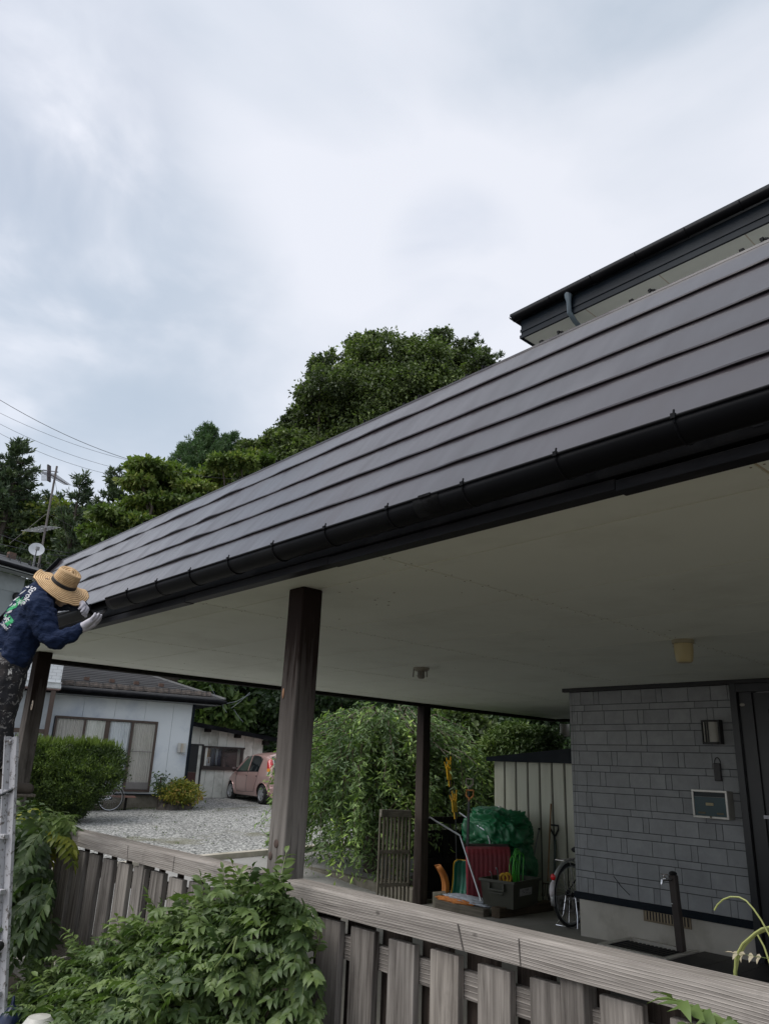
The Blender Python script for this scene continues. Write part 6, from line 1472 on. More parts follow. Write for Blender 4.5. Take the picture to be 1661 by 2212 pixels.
# trimmed conifer hedge
def hedge():
    c = far(165, 1690, 21.2); base = far(180, 1763, 21.2)
    t = thing('conifer_hedge', 'trimmed flat-topped conifer hedge in front of the pale blue house', 'hedge', (base.x, base.y, GZ(base.x, base.y)))
    bl_ = [(90, 1650, 42), (130, 1640, 42), (170, 1640, 42), (210, 1645, 40), (228, 1650, 34), (100, 1690, 45), (150, 1690, 50), (200, 1680, 42), (225, 1680, 30), (120, 1725, 38), (165, 1725, 32), (60, 1640, 40), (60, 1690, 45), (190, 1715, 26), (90, 1740, 40), (140, 1750, 28)]
    bb = blobs_px(bl_, 21.2, .5); p, out, tt = crown_pts(bb, 80000, .085, 60, (.80, 1.06))
    topz = far(150, 1606, 21.2).z
    cut = p[:, 2] > topz; p[cut, 2] = topz-rng.exponential(.05, cut.sum())+.05*np.sin(p[cut, 0]*7+p[cut, 1]*9)
    tt = tt+np.clip((p[:, 2]-(topz-.12))/.12, 0, 1)*.30
    leafquads('foliage', p, unit(out*.5+rot_rand(len(p))*.6+np.array([0, 0, .4])), 0.065*rng.uniform(.6, 1.3, len(p)), .4, tt, L_HEDGE, t)
    n = 900; k = rng.integers(0, len(p), 60000); k = k[p[k, 2] > topz-.08][:n]; leafquads('new_shoots', p[k], rot_rand(len(k))*.3+np.array([0, 0, 1]), .16*rng.uniform(.5, 1.5, len(k)), .12, np.full(len(k), .95), L_HEDGE, t)
    mb = MB()
    for b in bb[::2]: limb(mb, (base.x, base.y, base.z), b[:3], .06, .02)
    mb.build('limbs', BARK, t)
hedge()
# nandina shrub and sapling by the wall
def wallpt(px, py, d): q = nat(px, py, d); return NM @ Vector((q.x, d, q.z))
c = wallpt(388, 1712, -.6); bb = [(c.x, c.y, c.z, .36, .75), (c.x+.1, c.y+.3, c.z-.05, .30, .8), (c.x, c.y-.28, c.z-.02, .28, .8), (c.x, c.y+.1, c.z+.12, .28, .7)]
broadleaf('nandina_shrub', 'yellow-green shrub with pinkish tips at the corner of the pale blue house', (c.x, c.y, c.z-.5), bb, 3600, .105, L_NAN, 'shrub', trunk=.03, clump=.28, per=12, asp=.38)
c = wallpt(346, 1690, -.5); bb = [(c.x, c.y, c.z, .16, 1), (c.x, c.y+.05, c.z-.25, .13, 1), (c.x, c.y, c.z+.14, .10, 1)]
broadleaf('nandina_sapling', 'thin bluish green sapling left of the yellow shrub', (c.x, c.y, c.z-.75), bb, 320, .09, L_CYP, 'shrub', trunk=.015, clump=.4, per=8, asp=.4)
# low weeds along the wall and gravel
P = []; 
for _ in range(260):
    if rng.random() < .6: q = NM @ Vector((rng.uniform(-.5, 4.5), -rng.uniform(.05, .45), 0))
    else: q = Vector((rng.uniform(-21, -14), rng.uniform(7, 16), 0))
    for k in range(6): P.append((q.x+rng.normal()*.05, q.y+rng.normal()*.05, GZ(q.x, q.y)))
P = np.array(P); leafquads('weeds', P, rot_rand(len(P))*.5+np.array([0, 0, 1]), 0.05*rng.uniform(.4, 1.2, len(P)), .3, rng.random(len(P))*.9, L_HEDGE, kind='stuff', loc=tuple(P[0]))

# ================================================================ WORKER ON THE LADDER
def hull(name, chains, mat, parent, voxel=.012, smooth=6, disp=0, dscale=.09, flatten=None, n=16):
    mb = MB()
    for ch in chains:
        pts = [Vector(c[0]) for c in ch]; rs = [c[1] for c in ch]
        # subdivide for round joints
        P, Q = [], []
        for i in range(len(pts)-1):
            k = max(2, int((pts[i+1]-pts[i]).length/.03))
            for j in range(k):
                s = j/k; P.append(pts[i].lerp(pts[i+1], s)); Q.append(rs[i]+(rs[i+1]-rs[i])*s)
        P.append(pts[-1]); Q.append(rs[-1])
        if len(P) > 4:
            for _ in range(2): P = [P[0]]+[(P[i-1]+P[i]*2+P[i+1])/4 for i in range(1, len(P)-1)]+[P[-1]]
        mb.tube(P, Q, n); mb.ball(P[0], Q[0]*.985, n, 10); mb.ball(P[-1], Q[-1]*.985, n, 10)
    o = mb.build(name, mat, parent, smooth=True, angle=0)
    m = o.modifiers.new('r', 'REMESH'); m.mode = 'VOXEL'; m.voxel_size = voxel; m.use_smooth_shade = True
    m = o.modifiers.new('s', 'SMOOTH'); m.factor = .6; m.iterations = smooth
    if disp:
        for k, (sc_, st_) in enumerate(((dscale, disp), (dscale*.42, disp*.35))):
            tx = bpy.data.textures.new('folds', 'CLOUDS'); tx.noise_scale = sc_; tx.noise_depth = 2
            m = o.modifiers.new('d', 'DISPLACE'); m.texture = tx; m.strength = st_; m.mid_level = .5; m.texture_coords = 'LOCAL'
    return o
XP = -6.0
J = {}
def jp(k, px, py, x): J[k] = at(px, py, 0, x)
jp('pelvis', 8, 1440, -6.02); jp('waist', 30, 1392, -6.0); jp('chest', 60, 1335, -6.0); jp('upper', 82, 1296, -6.0); jp('neck', 104, 1268, -5.98); jp('head', 131, 1262, -5.92)
jp('rsh', 84, 1316, -5.78); jp('rel', 112, 1386, -5.66); jp('rfa', 140, 1379, -5.62); jp('rwr', 172, 1358, -5.58); jp('rhand', 196, 1349, -5.57)
jp('lsh', 112, 1292, -6.14); jp('lel', 146, 1304, -6.12); jp('lwr', 176, 1306, -5.90); jp('lhand', 190, 1313, -5.80)
pr = thing('person', 'worker in navy shirt, straw hat and white gloves leaning to the gutter', 'person', tuple(J['pelvis']))
SKIN = M('skin', (.42, .25, .17), (.37, .21, .14), rough=.5)
iu = Vector((0, 0, 1)); ir = Vector((.29, .956, 0)); cm = Vector((.93, -.28, -.19))
ax3 = (ir*.30+iu*.80+cm*.50).normalized(); sx3 = (ir*.92-iu*.42); sx3 = (sx3-ax3*sx3.dot(ax3)).normalized(); sy3 = ax3.cross(sx3)
HMx = Matrix((sx3, sy3, ax3)).transposed(); hc = at(137, 1262, 0, -5.93)
upd = ax3; fdir = Vector((-.10, .95, -.30)); fdir = (fdir-upd*fdir.dot(upd)).normalized(); rt = fdir.cross(upd).normalized()     # looks down towards the gutter joint
face = hc-upd*.055
HM = Matrix((rt, fdir, upd)).transposed()
def hp(x, y, z): return face+HM @ Vector((x, y, z))
body = hull('body', [[(J['pelvis'], .10), (J['waist'], .09), (J['upper'], .06), (J['neck'], .050), (hp(0, -.02, -.08), .055)],
    [(hp(0, -.010, .03), .078), (hp(0, .012, -.0), .074)], [(hp(0, .035, -.045), .058), (hp(0, .05, -.09), .040), (hp(0, .065, -.105), .024)],
    [(hp(0, .088, -.03), .014), (hp(0, .108, -.045), .015)], [(hp(-.035, .075, -.062), .018), (hp(.035, .075, -.062), .018)], [(hp(-.02, .093, -.082), .010), (hp(.02, .093, -.082), .010)],
    [(hp(.082, -.005, -.02), .014), (hp(.088, -.01, -.045), .012)], [(hp(-.082, -.005, -.02), .014), (hp(-.088, -.01, -.045), .012)],
    [(J['upper'], .05), (J['rsh'], .04), (J['rel'], .036), (J['rwr'], .028)], [(J['upper'], .05), (J['lsh'], .04), (J['lel'], .036), (J['lwr'], .028)]], SKIN, pr, .008, 3)
mb = MB()
for s in (-1, 1): mb.ball(hp(s*.032, .086, -.012), .012, 10, 8)
mb.build('eyes', M('eye_dark', (.05, .03, .02), rough=.2), body, smooth=True)
hull('hair', [[(hp(0, -.035, .0), .058), (hp(0, -.05, -.05), .052), (hp(0, -.05, -.09), .035)], [(hp(-.058, -.02, -.02), .022), (hp(.058, -.02, -.02), .022)]], M('hair', (.03, .02, .015), (.05, .035, .025), rough=.7, scale=30, st=(1, 1, .2), bump=.5), pr, .01, 3, .01, .02)
# shirt
m, nt, b = nmat('navy_shirt'); SH = m; v = _map(nt, rnd=False)
col = _mix(nt, _ramp(nt, _noise(nt, v, 9, 6), [(.3, (0, 0, 0)), (.7, (1, 1, 1))]), (.008, .016, .045), (.013, .025, .065))
vo = nt.nodes.new('ShaderNodeTexVoronoi'); vo.inputs['Scale'].default_value = 20; nt.links.new(v, vo.inputs['Vector'])
col = _mix(nt, _math(nt, 'MULTIPLY', _ramp(nt, vo.outputs['Distance'], [(.055, (1, 1, 1)), (.075, (0, 0, 0))]), _ramp(nt, _noise(nt, v, 4, 2), [(.52, (0, 0, 0)), (.56, (1, 1, 1))])), col, (.5, .52, .55))
nt.links.new(col, b.inputs['Base Color']); b.inputs['Roughness'].default_value = .85; b.inputs['Specular IOR Level'].default_value = .2
_bump(nt, b, _noise(nt, _map(nt, (1, 1, 2.2), rnd=False), 14, 5, .6, 1.2), .8, .02)
hem = at(52, 1424, 0, -5.86)
shirt = hull('shirt', [[(J['pelvis']+Vector((0, .02, .0)), .150), (J['waist'], .142), (J['chest'], .152), (J['upper'], .138), (J['neck']+Vector((0, -.02, -.02)), .084)],
    [(J['rsh'], .098), (J['upper']+Vector((.02, -.02, .02)), .125), (J['lsh'], .09)],
    [(J['pelvis']+Vector((.10, .03, .05)), .11), (J['chest']+Vector((.11, .0, .0)), .13), (J['rsh'], .098)], [(J['pelvis']+Vector((-.10, .03, .05)), .11), (J['chest']+Vector((-.10, .02, .01)), .12), (J['lsh'], .09)],
    [(J['rsh'], .100), (J['rsh'].lerp(J['rel'], .5), .092), (J['rel'], .072), (J['rfa'], .066), (J['rwr'], .045)],
    [(J['lsh'], .09), (J['lsh'].lerp(J['lel'], .5), .08), (J['lel'], .062), (J['lwr'], .043)],
    [(J['waist']+Vector((.09, .02, -.02)), .10), (hem, .05)]], SH, pr, .010, 4, .05, .10)
# trousers with splashes of white paint
m, nt, b = nmat('painted_trousers'); v = _map(nt, rnd=False)
sp = _ramp(nt, _noise(nt, v, 16, 5, .75, 1.5), [(.57, (0, 0, 0)), (.61, (1, 1, 1))]); sp2 = _ramp(nt, _noise(nt, _map(nt, (1, 1, .35), rnd=False), 30, 3), [(.65, (0, 0, 0)), (.67, (1, 1, 1))])
brn = _ramp(nt, _noise(nt, v, 6, 5), [(.5, (0, 0, 0)), (.65, (1, 1, 1))])
col = _mix(nt, _math(nt, 'MULTIPLY', brn, .6), (.022, .022, .026), (.075, .060, .055)); col = _mix(nt, _math(nt, 'MULTIPLY', sp, .55), col, (.42, .40, .38)); col = _mix(nt, sp2, col, (.62, .60, .57))
nt.links.new(col, b.inputs['Base Color']); b.inputs['Roughness'].default_value = .9; _bump(nt, b, _noise(nt, v, 12, 5, .6, 1), .6, .02)
tr_ = m
rk = at(2, 1545, 0, -5.95); ra_ = at(-6, 1650, 0, -5.98); rf_ = at(10, 1694, 0, -5.95)
lk = at(-40, 1540, 0, -6.2); la_ = at(-50, 1640, 0, -6.25)
hull('trousers', [[(J['pelvis']+Vector((.05, 0, -.02)), .150), (at(12, 1475, 0, -5.95), .135), (rk, .10), (ra_, .075)], [(J['pelvis']+Vector((-.08, -.02, -.02)), .15), (lk, .11), (la_, .08)]], m, pr, .012, 4, .03, .10)
SHOE = M('shoe', (.10, .08, .065), (.06, .05, .04), rough=.8, bump=.4, bs=40)
hull('shoe', [[(ra_+Vector((0, -.02, -.05)), .05), (rf_+Vector((0, .0, -.02)), .045), (rf_+Vector((.03, .16, -.03)), .038)]], SHOE, pr, .01, 3)
hull('shoe', [[(la_+Vector((0, -.02, -.05)), .05), (la_+Vector((0, .05, -.09)), .045), (la_+Vector((.0, .2, -.10)), .038)]], SHOE, pr, .01, 3)
mb = MB(); mb.box(rf_.x-.05, rf_.x+.06, rf_.y-.09, rf_.y+.21, rf_.z-.085, rf_.z-.062); mb.build('sole', M('rubber_sole', (.20, .17, .14), (.1, .09, .07), rough=.8, st=(1, 30, 1)), pr, bevel=.01)
# gloves: palm plus four bent fingers and a thumb each
GLV = M('white_glove', (.60, .58, .63), (.50, .48, .52), rough=.9, scale=20, bump=.4, bs=90)
def glove(wr, hd, palm_n, fingers, thumb):
    f = (hd-wr).normalized(); s = f.cross(palm_n).normalized(); nn = s.cross(f)
    L = .095
    ch = [[(wr-f*.03, .036), (wr+f*.02, .034)], [(wr+f*.02+s*.012, .030), (wr+f*L*.9+s*.022, .024)], [(wr+f*.02-s*.012, .030), (wr+f*L*.9-s*.024, .023)]]
    for i, (sp_, l, bend) in enumerate(fingers):
        b0 = wr+f*L*.88+s*sp_; c = b0; chn = [(b0, .0125)]; a = 0
        for k in range(3):
            a += bend[k]; c = c+(f*math.cos(a)+nn*math.sin(a))*l*(.42, .32, .26)[k]; chn.append((c, (.0118, .0108, .0092)[k]))
        ch.append(chn)
    t0 = wr+f*.03+s*thumb[0]*.034; t1 = t0+(s*thumb[0]*.75+f*.6+nn*thumb[1]).normalized()*.042; t2 = t1+(f*.85+s*thumb[0]*.1+nn*thumb[1]*1.2).normalized()*.036
    ch.append([(t0, .018), (t1, .014), (t2, .011)])
    return hull('glove', ch, GLV, pr, .0045, 2)
FG = [(-.034, .072, (.35, .6, .5)), (-.012, .084, (.25, .5, .45)), (.012, .080, (.3, .55, .45)), (.034, .064, (.4, .6, .5))]
rh = glove(J['rwr']+Vector((0, .01, 0)), at(212, 1338, 1, 2.10), Vector((-.3, .2, .93)), [(-.034, .075, (.2, .35, .3)), (-.012, .088, (.12, .3, .3)), (.012, .084, (.15, .35, .3)), (.034, .068, (.2, .4, .35))], (-1, .5))
lh = glove(J['lwr'], at(197, 1322, 1, 2.11), Vector((.1, -.6, -.75)), FG, (1, .4))
# straw hat
m, nt, b = nmat('straw'); v = _map(nt, rnd=False, src='Object')
uvn = nt.nodes.new('ShaderNodeAttribute'); uvn.attribute_name = 'ring'
rg = _math(nt, 'SINE', _math(nt, 'MULTIPLY', uvn.outputs['Fac'], 2*math.pi))
g_ = _math(nt, 'ADD', _math(nt, 'MULTIPLY', rg, .30), _math(nt, 'ADD', _math(nt, 'MULTIPLY', _noise(nt, v, 40, 4), .5), .25))
col = _ramp(nt, g_, [(.22, (.30, .16, .065)), (.5, (.58, .37, .18)), (.8, (.78, .56, .31))]); nt.links.new(col, b.inputs['Base Color']); b.inputs['Roughness'].default_value = .75; _bump(nt, b, g_, .7, .004); STRAW = m
def hatmesh():
    mb = MB(); nA = 72; prof = []
    # brim from outside in, then the pinched crown
    for i in range(15): prof.append(('b', .205-(.205-.093)*i/14, i))
    for i in range(1, 16): prof.append(('c', i/15, i))
    vs_ = []; ring = []
    for kind, q, i in prof:
        for k in range(nA):
            a = 2*math.pi*k/nA; ca, sa = math.cos(a), math.sin(a)
            if kind == 'b':
                t_ = (q-.093)/.112; r = q*(1+.03*math.sin(2*a+.6)*t_); z = -.028*t_+t_*t_*(.022*math.sin(2*a+1.2)+.013*math.sin(3*a+.4)-.012)+.010*t_**3*noise.noise(Vector((ca*2, sa*2, 1)))*3
                ring.append(q*72)
            else:
                t_ = q; r = .093*(1-.16*t_) if t_ < .62 else .093*(.90-.9*((t_-.62)/.38)**2*.99)*1.0
                z = .118*min(1, t_/.66) if t_ < .66 else .118+.008*math.sin((t_-.66)/.34*3.1)
                if t_ > .5: z -= .030*((t_-.5)/.5)*(1-abs(sa))**1.0*(1 if abs(ca) < 2 else 0)*(1.0); r *= (1-.10*abs(sa)*(t_ if t_ > .4 else 0))
                ring.append((.205+q*.22)*72)
            vs_.append(hc+HMx @ Vector((r*ca*1.04, r*sa*.97, z)))
    f = [(i*nA+k, i*nA+(k+1) % nA, (i+1)*nA+(k+1) % nA, (i+1)*nA+k) for i in range(len(prof)-1) for k in range(nA)]
    f.append(tuple((len(prof)-1)*nA+k for k in range(nA)))
    mb.add(vs_, f); o = mb.build('straw_hat', STRAW, pr, smooth=True, solid=.004, angle=0)
    a_ = o.data.attributes.new('ring', 'FLOAT', 'POINT'); a_.data.foreach_set('value', np.array(ring, dtype=np.float32)); return o
hat = hatmesh()
mb = MB(); mb.lathe([(.0955, .002), (.0975, .004), (.0955, .028), (.093, .030)], 60, Matrix.Translation(hc) @ HMx.to_4x4() @ Matrix.Diagonal((1.045, .975, 1, 1))); mb.build('hat_band', M('black_ribbon', (.015, .014, .016), rough=.6), hat, smooth=True)
# lettering and printed emblem on the back of the shirt
from mathutils.bvhtree import BVHTree
bpy.context.view_layer.update()
SHT = BVHTree.FromObject(shirt, bpy.context.evaluated_depsgraph_get()); offs_ = Vector(OFF[shirt.name])
def backprint(kind, px, py, size, ang, mat, txt=None, poly=None):
    'flat print pushed on to the shirt surface from the viewer side'
    c = at(px, py, 0, -5.9); rt_ = ir; up_ = iu
    ca, sa = math.cos(ang), math.sin(ang); X_ = rt_*ca+up_*sa; Y_ = -rt_*sa+up_*ca; Z_ = X_.cross(Y_)
    if txt:
        cu = bpy.data.curves.new('lettering', 'FONT'); cu.body = txt; cu.size = size; cu.align_x = 'CENTER'; cu.align_y = 'CENTER'; cu.offset = size*.02
        tmp = bpy.data.objects.new('tmp', cu); C.objects.link(tmp); bpy.context.view_layer.update()
        me = bpy.data.meshes.new_from_object(tmp.evaluated_get(bpy.context.evaluated_depsgraph_get())); bpy.data.objects.remove(tmp)
        V_ = [v.co.copy() for v in me.vertices]; F_ = [tuple(p.vertices) for p in me.polygons]
    else: V_ = [Vector((x*size, y*size, 0)) for x, y in poly]; F_ = [tuple(range(len(poly)))]
    mb = MB(); mb.add([c+X_*v.x+Y_*v.y for v in V_], F_)
    o = mb.build('lettering' if txt else 'emblem', mat, shirt)
    import bmesh
    bm = bmesh.new(); bm.from_mesh(o.data); bmesh.ops.triangulate(bm, faces=bm.faces)
    for _ in range(2): bmesh.ops.subdivide_edges(bm, edges=[e for e in bm.edges if e.calc_length() > .006], cuts=1); bmesh.ops.triangulate(bm, faces=bm.faces)
    bm.to_mesh(o.data); bm.free()
    miss = []; org = Vector((0, 0, CAMZ)); offv = Vector(OFF[o.name])
    for v_ in o.data.vertices:
        P_w = v_.co+offv; d_w = (P_w-org).normalized(); hit = SHT.ray_cast(org-offs_, d_w)[0]
        if hit: v_.co = hit+offs_-d_w*.004-offv
        else: miss.append(v_.index)
    if miss:
        ms = set(miss); bm = bmesh.new(); bm.from_mesh(o.data); bm.verts.ensure_lookup_table(); bmesh.ops.delete(bm, geom=[v for v in bm.verts if v.index in ms], context='VERTS'); bm.to_mesh(o.data); bm.free()
    o.data.update()
    return o
PW = M('print_white', (.62, .62, .64), rough=.8); PG = M('print_green', (.02, .34, .12), (.015, .26, .09), rough=.8, scale=30)
bpc = Vector((0, 0, 0))
def bprint(px, py, size, ang, mat, txt=None, poly=None, x=-5.82):
    global at_x
    return backprint('t', px, py, size, ang, mat, txt, poly)
backprint('t', 61.5, 1286.5, .056, R(-109), PW, 'Stroke')
backprint('t', 60, 1267, .055, R(-115), PW, 'e')
rl = random.Random(5)
for (px, py, s_, n_, mt_) in ((42, 1299, .042, 9, PG), (43, 1300, .032, 8, PW)):
    pl = []
    for k in range(n_*2): a = math.pi*k/n_+.2; r_ = 1 if k % 2 else .40; r_ *= rl.uniform(.7, 1.15); pl.append((r_*math.cos(a), r_*math.sin(a)))
    backprint('e', px, py, s_, R(-50), mt_, None, pl)
def strip_(x0, y0, x1, y1, w, mt_):
    L_ = math.hypot(x1-x0, y1-y0)/2*.0038; backprint('e', (x0+x1)/2, (y0+y1)/2, 1, math.atan2(-(y1-y0), x1-x0), mt_, None, [(-L_, -w/3), (-L_*.2, -w), (L_, -w*.2), (L_*.6, w*.7), (-L_*.5, w)])
for a_ in ((36, 1304, 16, 1322, .014, PG), (34, 1303, 26, 1312, .007, PW), (25, 1318, 14, 1326, .008, PW), (25, 1302, 13, 1314, .007, PW), (44, 1285, 55, 1273, .004, PW), (30, 1299, 41, 1287, .004, PW)): strip_(*a_)
backprint('e', 13, 1336, .052, R(-47), PG, None, [(-1, -.62), (1, -.62), (1, .62), (-1, .62)])
for (dx_, dy_, an_, l_) in ((-5, -5, 20, .030), (-2, -3, -60, .034), (0, 1, 30, .026), (3, 3, -50, .034), (5, 6, 25, .024), (7, 7, -60, .030), (-7, -2, -40, .02)):
    backprint('e', 13+dx_, 1336+dy_, 1, R(an_), PW, None, [(-l_, -.0035), (l_, -.0035), (l_, .0035), (-l_, .0035)])
backprint('t', 6.5, 1349, .036, R(-42), PW, 'dCinet')

# ---------------------------------------------------------------- ladder
ld = thing('ladder', 'old paint-flaked white ladder leaning at the left edge under the worker', 'ladder', (-5.95, 1.95, .2))
m, nt, b = nmat('flaked_white'); v = _map(nt)
col = _mix(nt, _ramp(nt, _noise(nt, v, 26, 8, .7), [(.54, (0, 0, 0)), (.60, (1, 1, 1))]), (.46, .46, .48), (.14, .125, .115)); nt.links.new(col, b.inputs['Base Color']); b.inputs['Roughness'].default_value = .6
FW = m
xl = -5.85
ltop, lbot = at(34, 1590, 0, -5.85), at(0, 2120, 0, -5.55)
dl_ = (lbot-ltop).normalized()
def lpt(y): return at(np.interp(y, [1590, 1642, 2080], [33, 30.5, 1.5]), y, 0, float(np.interp(y, [1590, 2080], [-5.85, -5.6])))
S0, S1 = lpt(1592), lpt(2260)
mb = MB(); mb.bar(S0, S1, .062, .024, up=(.3, -.9, 0)); mb.build('stile', FW, ld, bevel=.003)
latv = Vector((.30, -.95, 0)).normalized()*-1
other = Vector((-.45, -.25, 0))
mb = MB(); mb.bar(S0+Vector((-.03, -.04, 0)), S1+Vector((-.03, -.04, 0)), .012, .05, up=(.3, -.9, 0)); mb.build('stile_flange', FW, ld)
mb = MB(); mb.bar(S0+other, S1+other, .062, .024, up=(.3, -.9, 0)); mb.build('stile', FW, ld, bevel=.003)
for y in (1603, 1712, 1808, 1928, 2040, 2150):
    p = lpt(y)+Vector((-.01, -.01, 0)); mb = MB(); mb.bar(p, p+other, .05, .028); mb.build('rung', FW, ld, bevel=.003)
mb = MB(); p = lpt(1722); mb.tube([p+Vector((.0, .0, .05)), p+Vector((-.03, -.08, -.0)), p+Vector((-.06, -.14, .04))], .010, 6); mb.build('hook', M('dark_hook', (.03, .035, .04), rough=.4), ld, smooth=True)
mb = MB(); p = lpt(2043); mb.ball(p+Vector((.02, -.02, 0)), .03, 10, 6, (.5, 1, 1)); mb.build('lock', BLACKP, ld, smooth=True)
# solar garden light with blue top and white pot near the lower left corner
gb_ = at(24, 2190, 1, 2.0); t = thing('garden_light', 'dark blue finial of a garden light in the lower left corner', 'garden light', (gb_.x, gb_.y, -.1))
mb = MB(); T_ = Matrix.Translation(gb_); mb.lathe([(0, .10), (.008, .09), (.012, .05), (.03, .03), (.055, .01), (.07, -.03), (.075, -.05), (0, -.05)], 20, T_); mb.build('light_cap', M('blue_enamel', (.02, .032, .085), (.015, .025, .065), rough=.3), t, smooth=True)
mb = MB(); mb.lathe([(.055, -.05), (.05, -.16), (.02, -.2), (.015, -.9), (0, -.9)], 16, T_); mb.build('lamp_body', M('smoked_glass', (.05, .06, .09), rough=.2), t, smooth=True)
gb_ = at(84, 2206, 1, 1.9); mb = MB(); T_ = Matrix.Translation(gb_); mb.lathe([(0, .03), (.06, .02), (.09, -.02), (.085, -.12), (.06, -.35), (0, -.36)], 20, T_); o = mb.build('white_pot', M('white_ceramic', (.62, .61, .56), rough=.35), None, smooth=True, loc=tuple(gb_)); tag(o, 'cream white rounded pot peeping out below the vine', 'pot')

# ================================================================ WISTERIA: compound leaves of paired leaflets
def compound(name, parent, bases, dirs, lens, mat, npair=5, lw=.40, tintm=.4, loc=None, droop=.9, leafl=.32, tsig=.17):
    V, F, Rn = [], [], []; RV, RF = [], []
    for b, d, L in zip(bases, dirs, lens):
        b = Vector(b); d = Vector(d).normalized(); up_ = Vector((0, 0, 1)); s = d.cross(up_)
        s = s.normalized() if s.length > .05 else Vector((1, 0, 0)); s = (s+Vector(rot_rand(1)[0])*.25).normalized()
        tint = min(1, max(0, rng.normal(tintm, tsig))); N_ = 8; pts = []; p = b.copy(); dd = d.copy()
        for i in range(N_+1):
            pts.append(p.copy()); dd = (dd+Vector((0, 0, -droop*.16))).normalized(); p = p+dd*L/N_
        n0 = len(RV)
        for i, q in enumerate(pts):
            w = .0022*(1.2-i/N_*.6); RV += [q+s*w, q-s*w]
            if i: RF.append((n0+2*i-2, n0+2*i-1, n0+2*i+1, n0+2*i))
        def leaflet(o, dr, ln):
            nrm = dr.cross(s if abs(dr.dot(s)) < .9 else up_).normalized()
            if nrm.z < 0: nrm = -nrm
            nrm = (nrm+Vector(rot_rand(1)[0])*.5).normalized(); side = nrm.cross(dr).normalized(); nrm = dr.cross(side).normalized()
            if nrm.z < 0: nrm = -nrm
            w = ln*lw*.5; n_ = len(V); cv = ln*.10*rng.uniform(.2, 1.6); tw = rng.normal(0, .12)*ln
            def pt(a, bb, c): return o+dr*(ln*a)+side*bb+nrm*c
            V.extend([pt(0, 0, 0), pt(.32, 0, cv*.6), pt(.68, 0, cv*.4), pt(1, tw*.3, -cv*.9), pt(.30, w, cv*.6+w*.35), pt(.66, w*.78, cv*.35+w*.28), pt(.30, -w, cv*.6+w*.35), pt(.66, -w*.78, cv*.35+w*.28)])
            F.extend([(n_, n_+1, n_+4), (n_+1, n_+2, n_+5, n_+4), (n_+2, n_+3, n_+5), (n_, n_+6, n_+1), (n_+1, n_+6, n_+7, n_+2), (n_+2, n_+7, n_+3)])
            tt = min(1, max(0, tint+rng.normal(0, .07))); Rn.extend([tt]*6)
        for k in range(npair):
            f = .22+.68*k/(npair-1); i = min(N_-1, int(f*N_)); q = pts[i].lerp(pts[i+1], f*N_-i); ax = (pts[i+1]-pts[i]).normalized()
            ln = L*leafl*(.75+.5*math.sin(math.pi*(.25+.6*f)))*rng.uniform(.85, 1.1)
            for sg in (-1, 1): leaflet(q, (s*sg*.85+ax*.62+Vector((0, 0, -.25-.25*rng.random()))).normalized(), ln)
        leaflet(pts[-1], (pts[-1]-pts[-2]).normalized(), L*leafl*1.05)
    off_ = Vector(OFF.get(parent.name)) if parent else Vector(loc or (0, 0, 0))
    me = bpy.data.meshes.new(name); me.from_pydata([tuple(v-off_) for v in V], [], F); a_ = me.attributes.new('rnd', 'FLOAT', 'FACE'); a_.data.foreach_set('value', np.array(Rn, dtype=np.float32)); me.materials.append(mat); me.shade_smooth()
    o = bpy.data.objects.new(name, me); C.objects.link(o)
    if parent: o.parent = parent; OFF[o.name] = tuple(off_)
    me2 = bpy.data.meshes.new('leaf_stalks'); me2.from_pydata([tuple(v-off_) for v in RV], [], RF); me2.materials.append(STALK); o2 = bpy.data.objects.new('leaf_stalks', me2); C.objects.link(o2); o2.parent = parent
    return o
STALK = M('green_stalk', (.14, .20, .05), (.10, .13, .04), rough=.6)
VINE = M('vine_stem', (.12, .10, .07), (.07, .055, .04), rough=.9, bump=.5)
ws = thing('wisteria', 'large green wisteria spilling over the front fence left of the central post', 'vine', (-4.6, 2.3, -.1))
def top_z(x):   # outline of the mass, from the photo, on the plane y=2.1
    return float(np.interp(x, [-6.6, -6.0, -5.6, -5.2, -4.85, -4.4, -4.1, -3.7, -3.5, -3.3, -3.15, -3.05, -2.95], [-.05, .20, .36, .50, .63, .80, .90, 1.02, 1.10, 1.12, 1.08, .92, .62]))
Bs, Ds, Ls, Ti = [], [], [], []
n = 0
while n < 3600:
    x = rng.uniform(-6.9, -2.97); zt_ = top_z(x); z = zt_-rng.random()**1.25*1.25-.03
    if z < -.35: continue
    depthf = min(1, (zt_-z)/.5); y = 2.42-.25*depthf*rng.random()-.55*depthf*rng.random()**1.6
    # keep the mass inside its outline as seen
    if x > -3.45: y = max(y, 2.1+.25*min(1, (x+3.45)/.3))
    d = Vector((rng.normal()*.75-.05, -.7*rng.uniform(.1, 1), rng.uniform(-.25, .75)))
    Bs.append((x, y, z)); Ds.append(d); Ls.append(rng.uniform(.10, .19)*rng.choice([.75, 1, 1.1])); n += 1
compound('foliage', ws, Bs, Ds, Ls, L_WIS, 5, .44, .50, tsig=.22, droop=.55)
k = 110; Bs, Ds, Ls = [], [], []
for _ in range(k):
    x = rng.uniform(-6.0, -3.12); z = top_z(x)-rng.uniform(-.01, .10); Bs.append((x, 2.3+rng.normal()*.10, z)); Ds.append(Vector((rng.normal()*.5, -.25+rng.normal()*.3, .8))); Ls.append(rng.uniform(.12, .20))
compound('upper_leaves', ws, Bs, Ds, Ls, L_WIS, 5, .42, .68)
mb = MB()
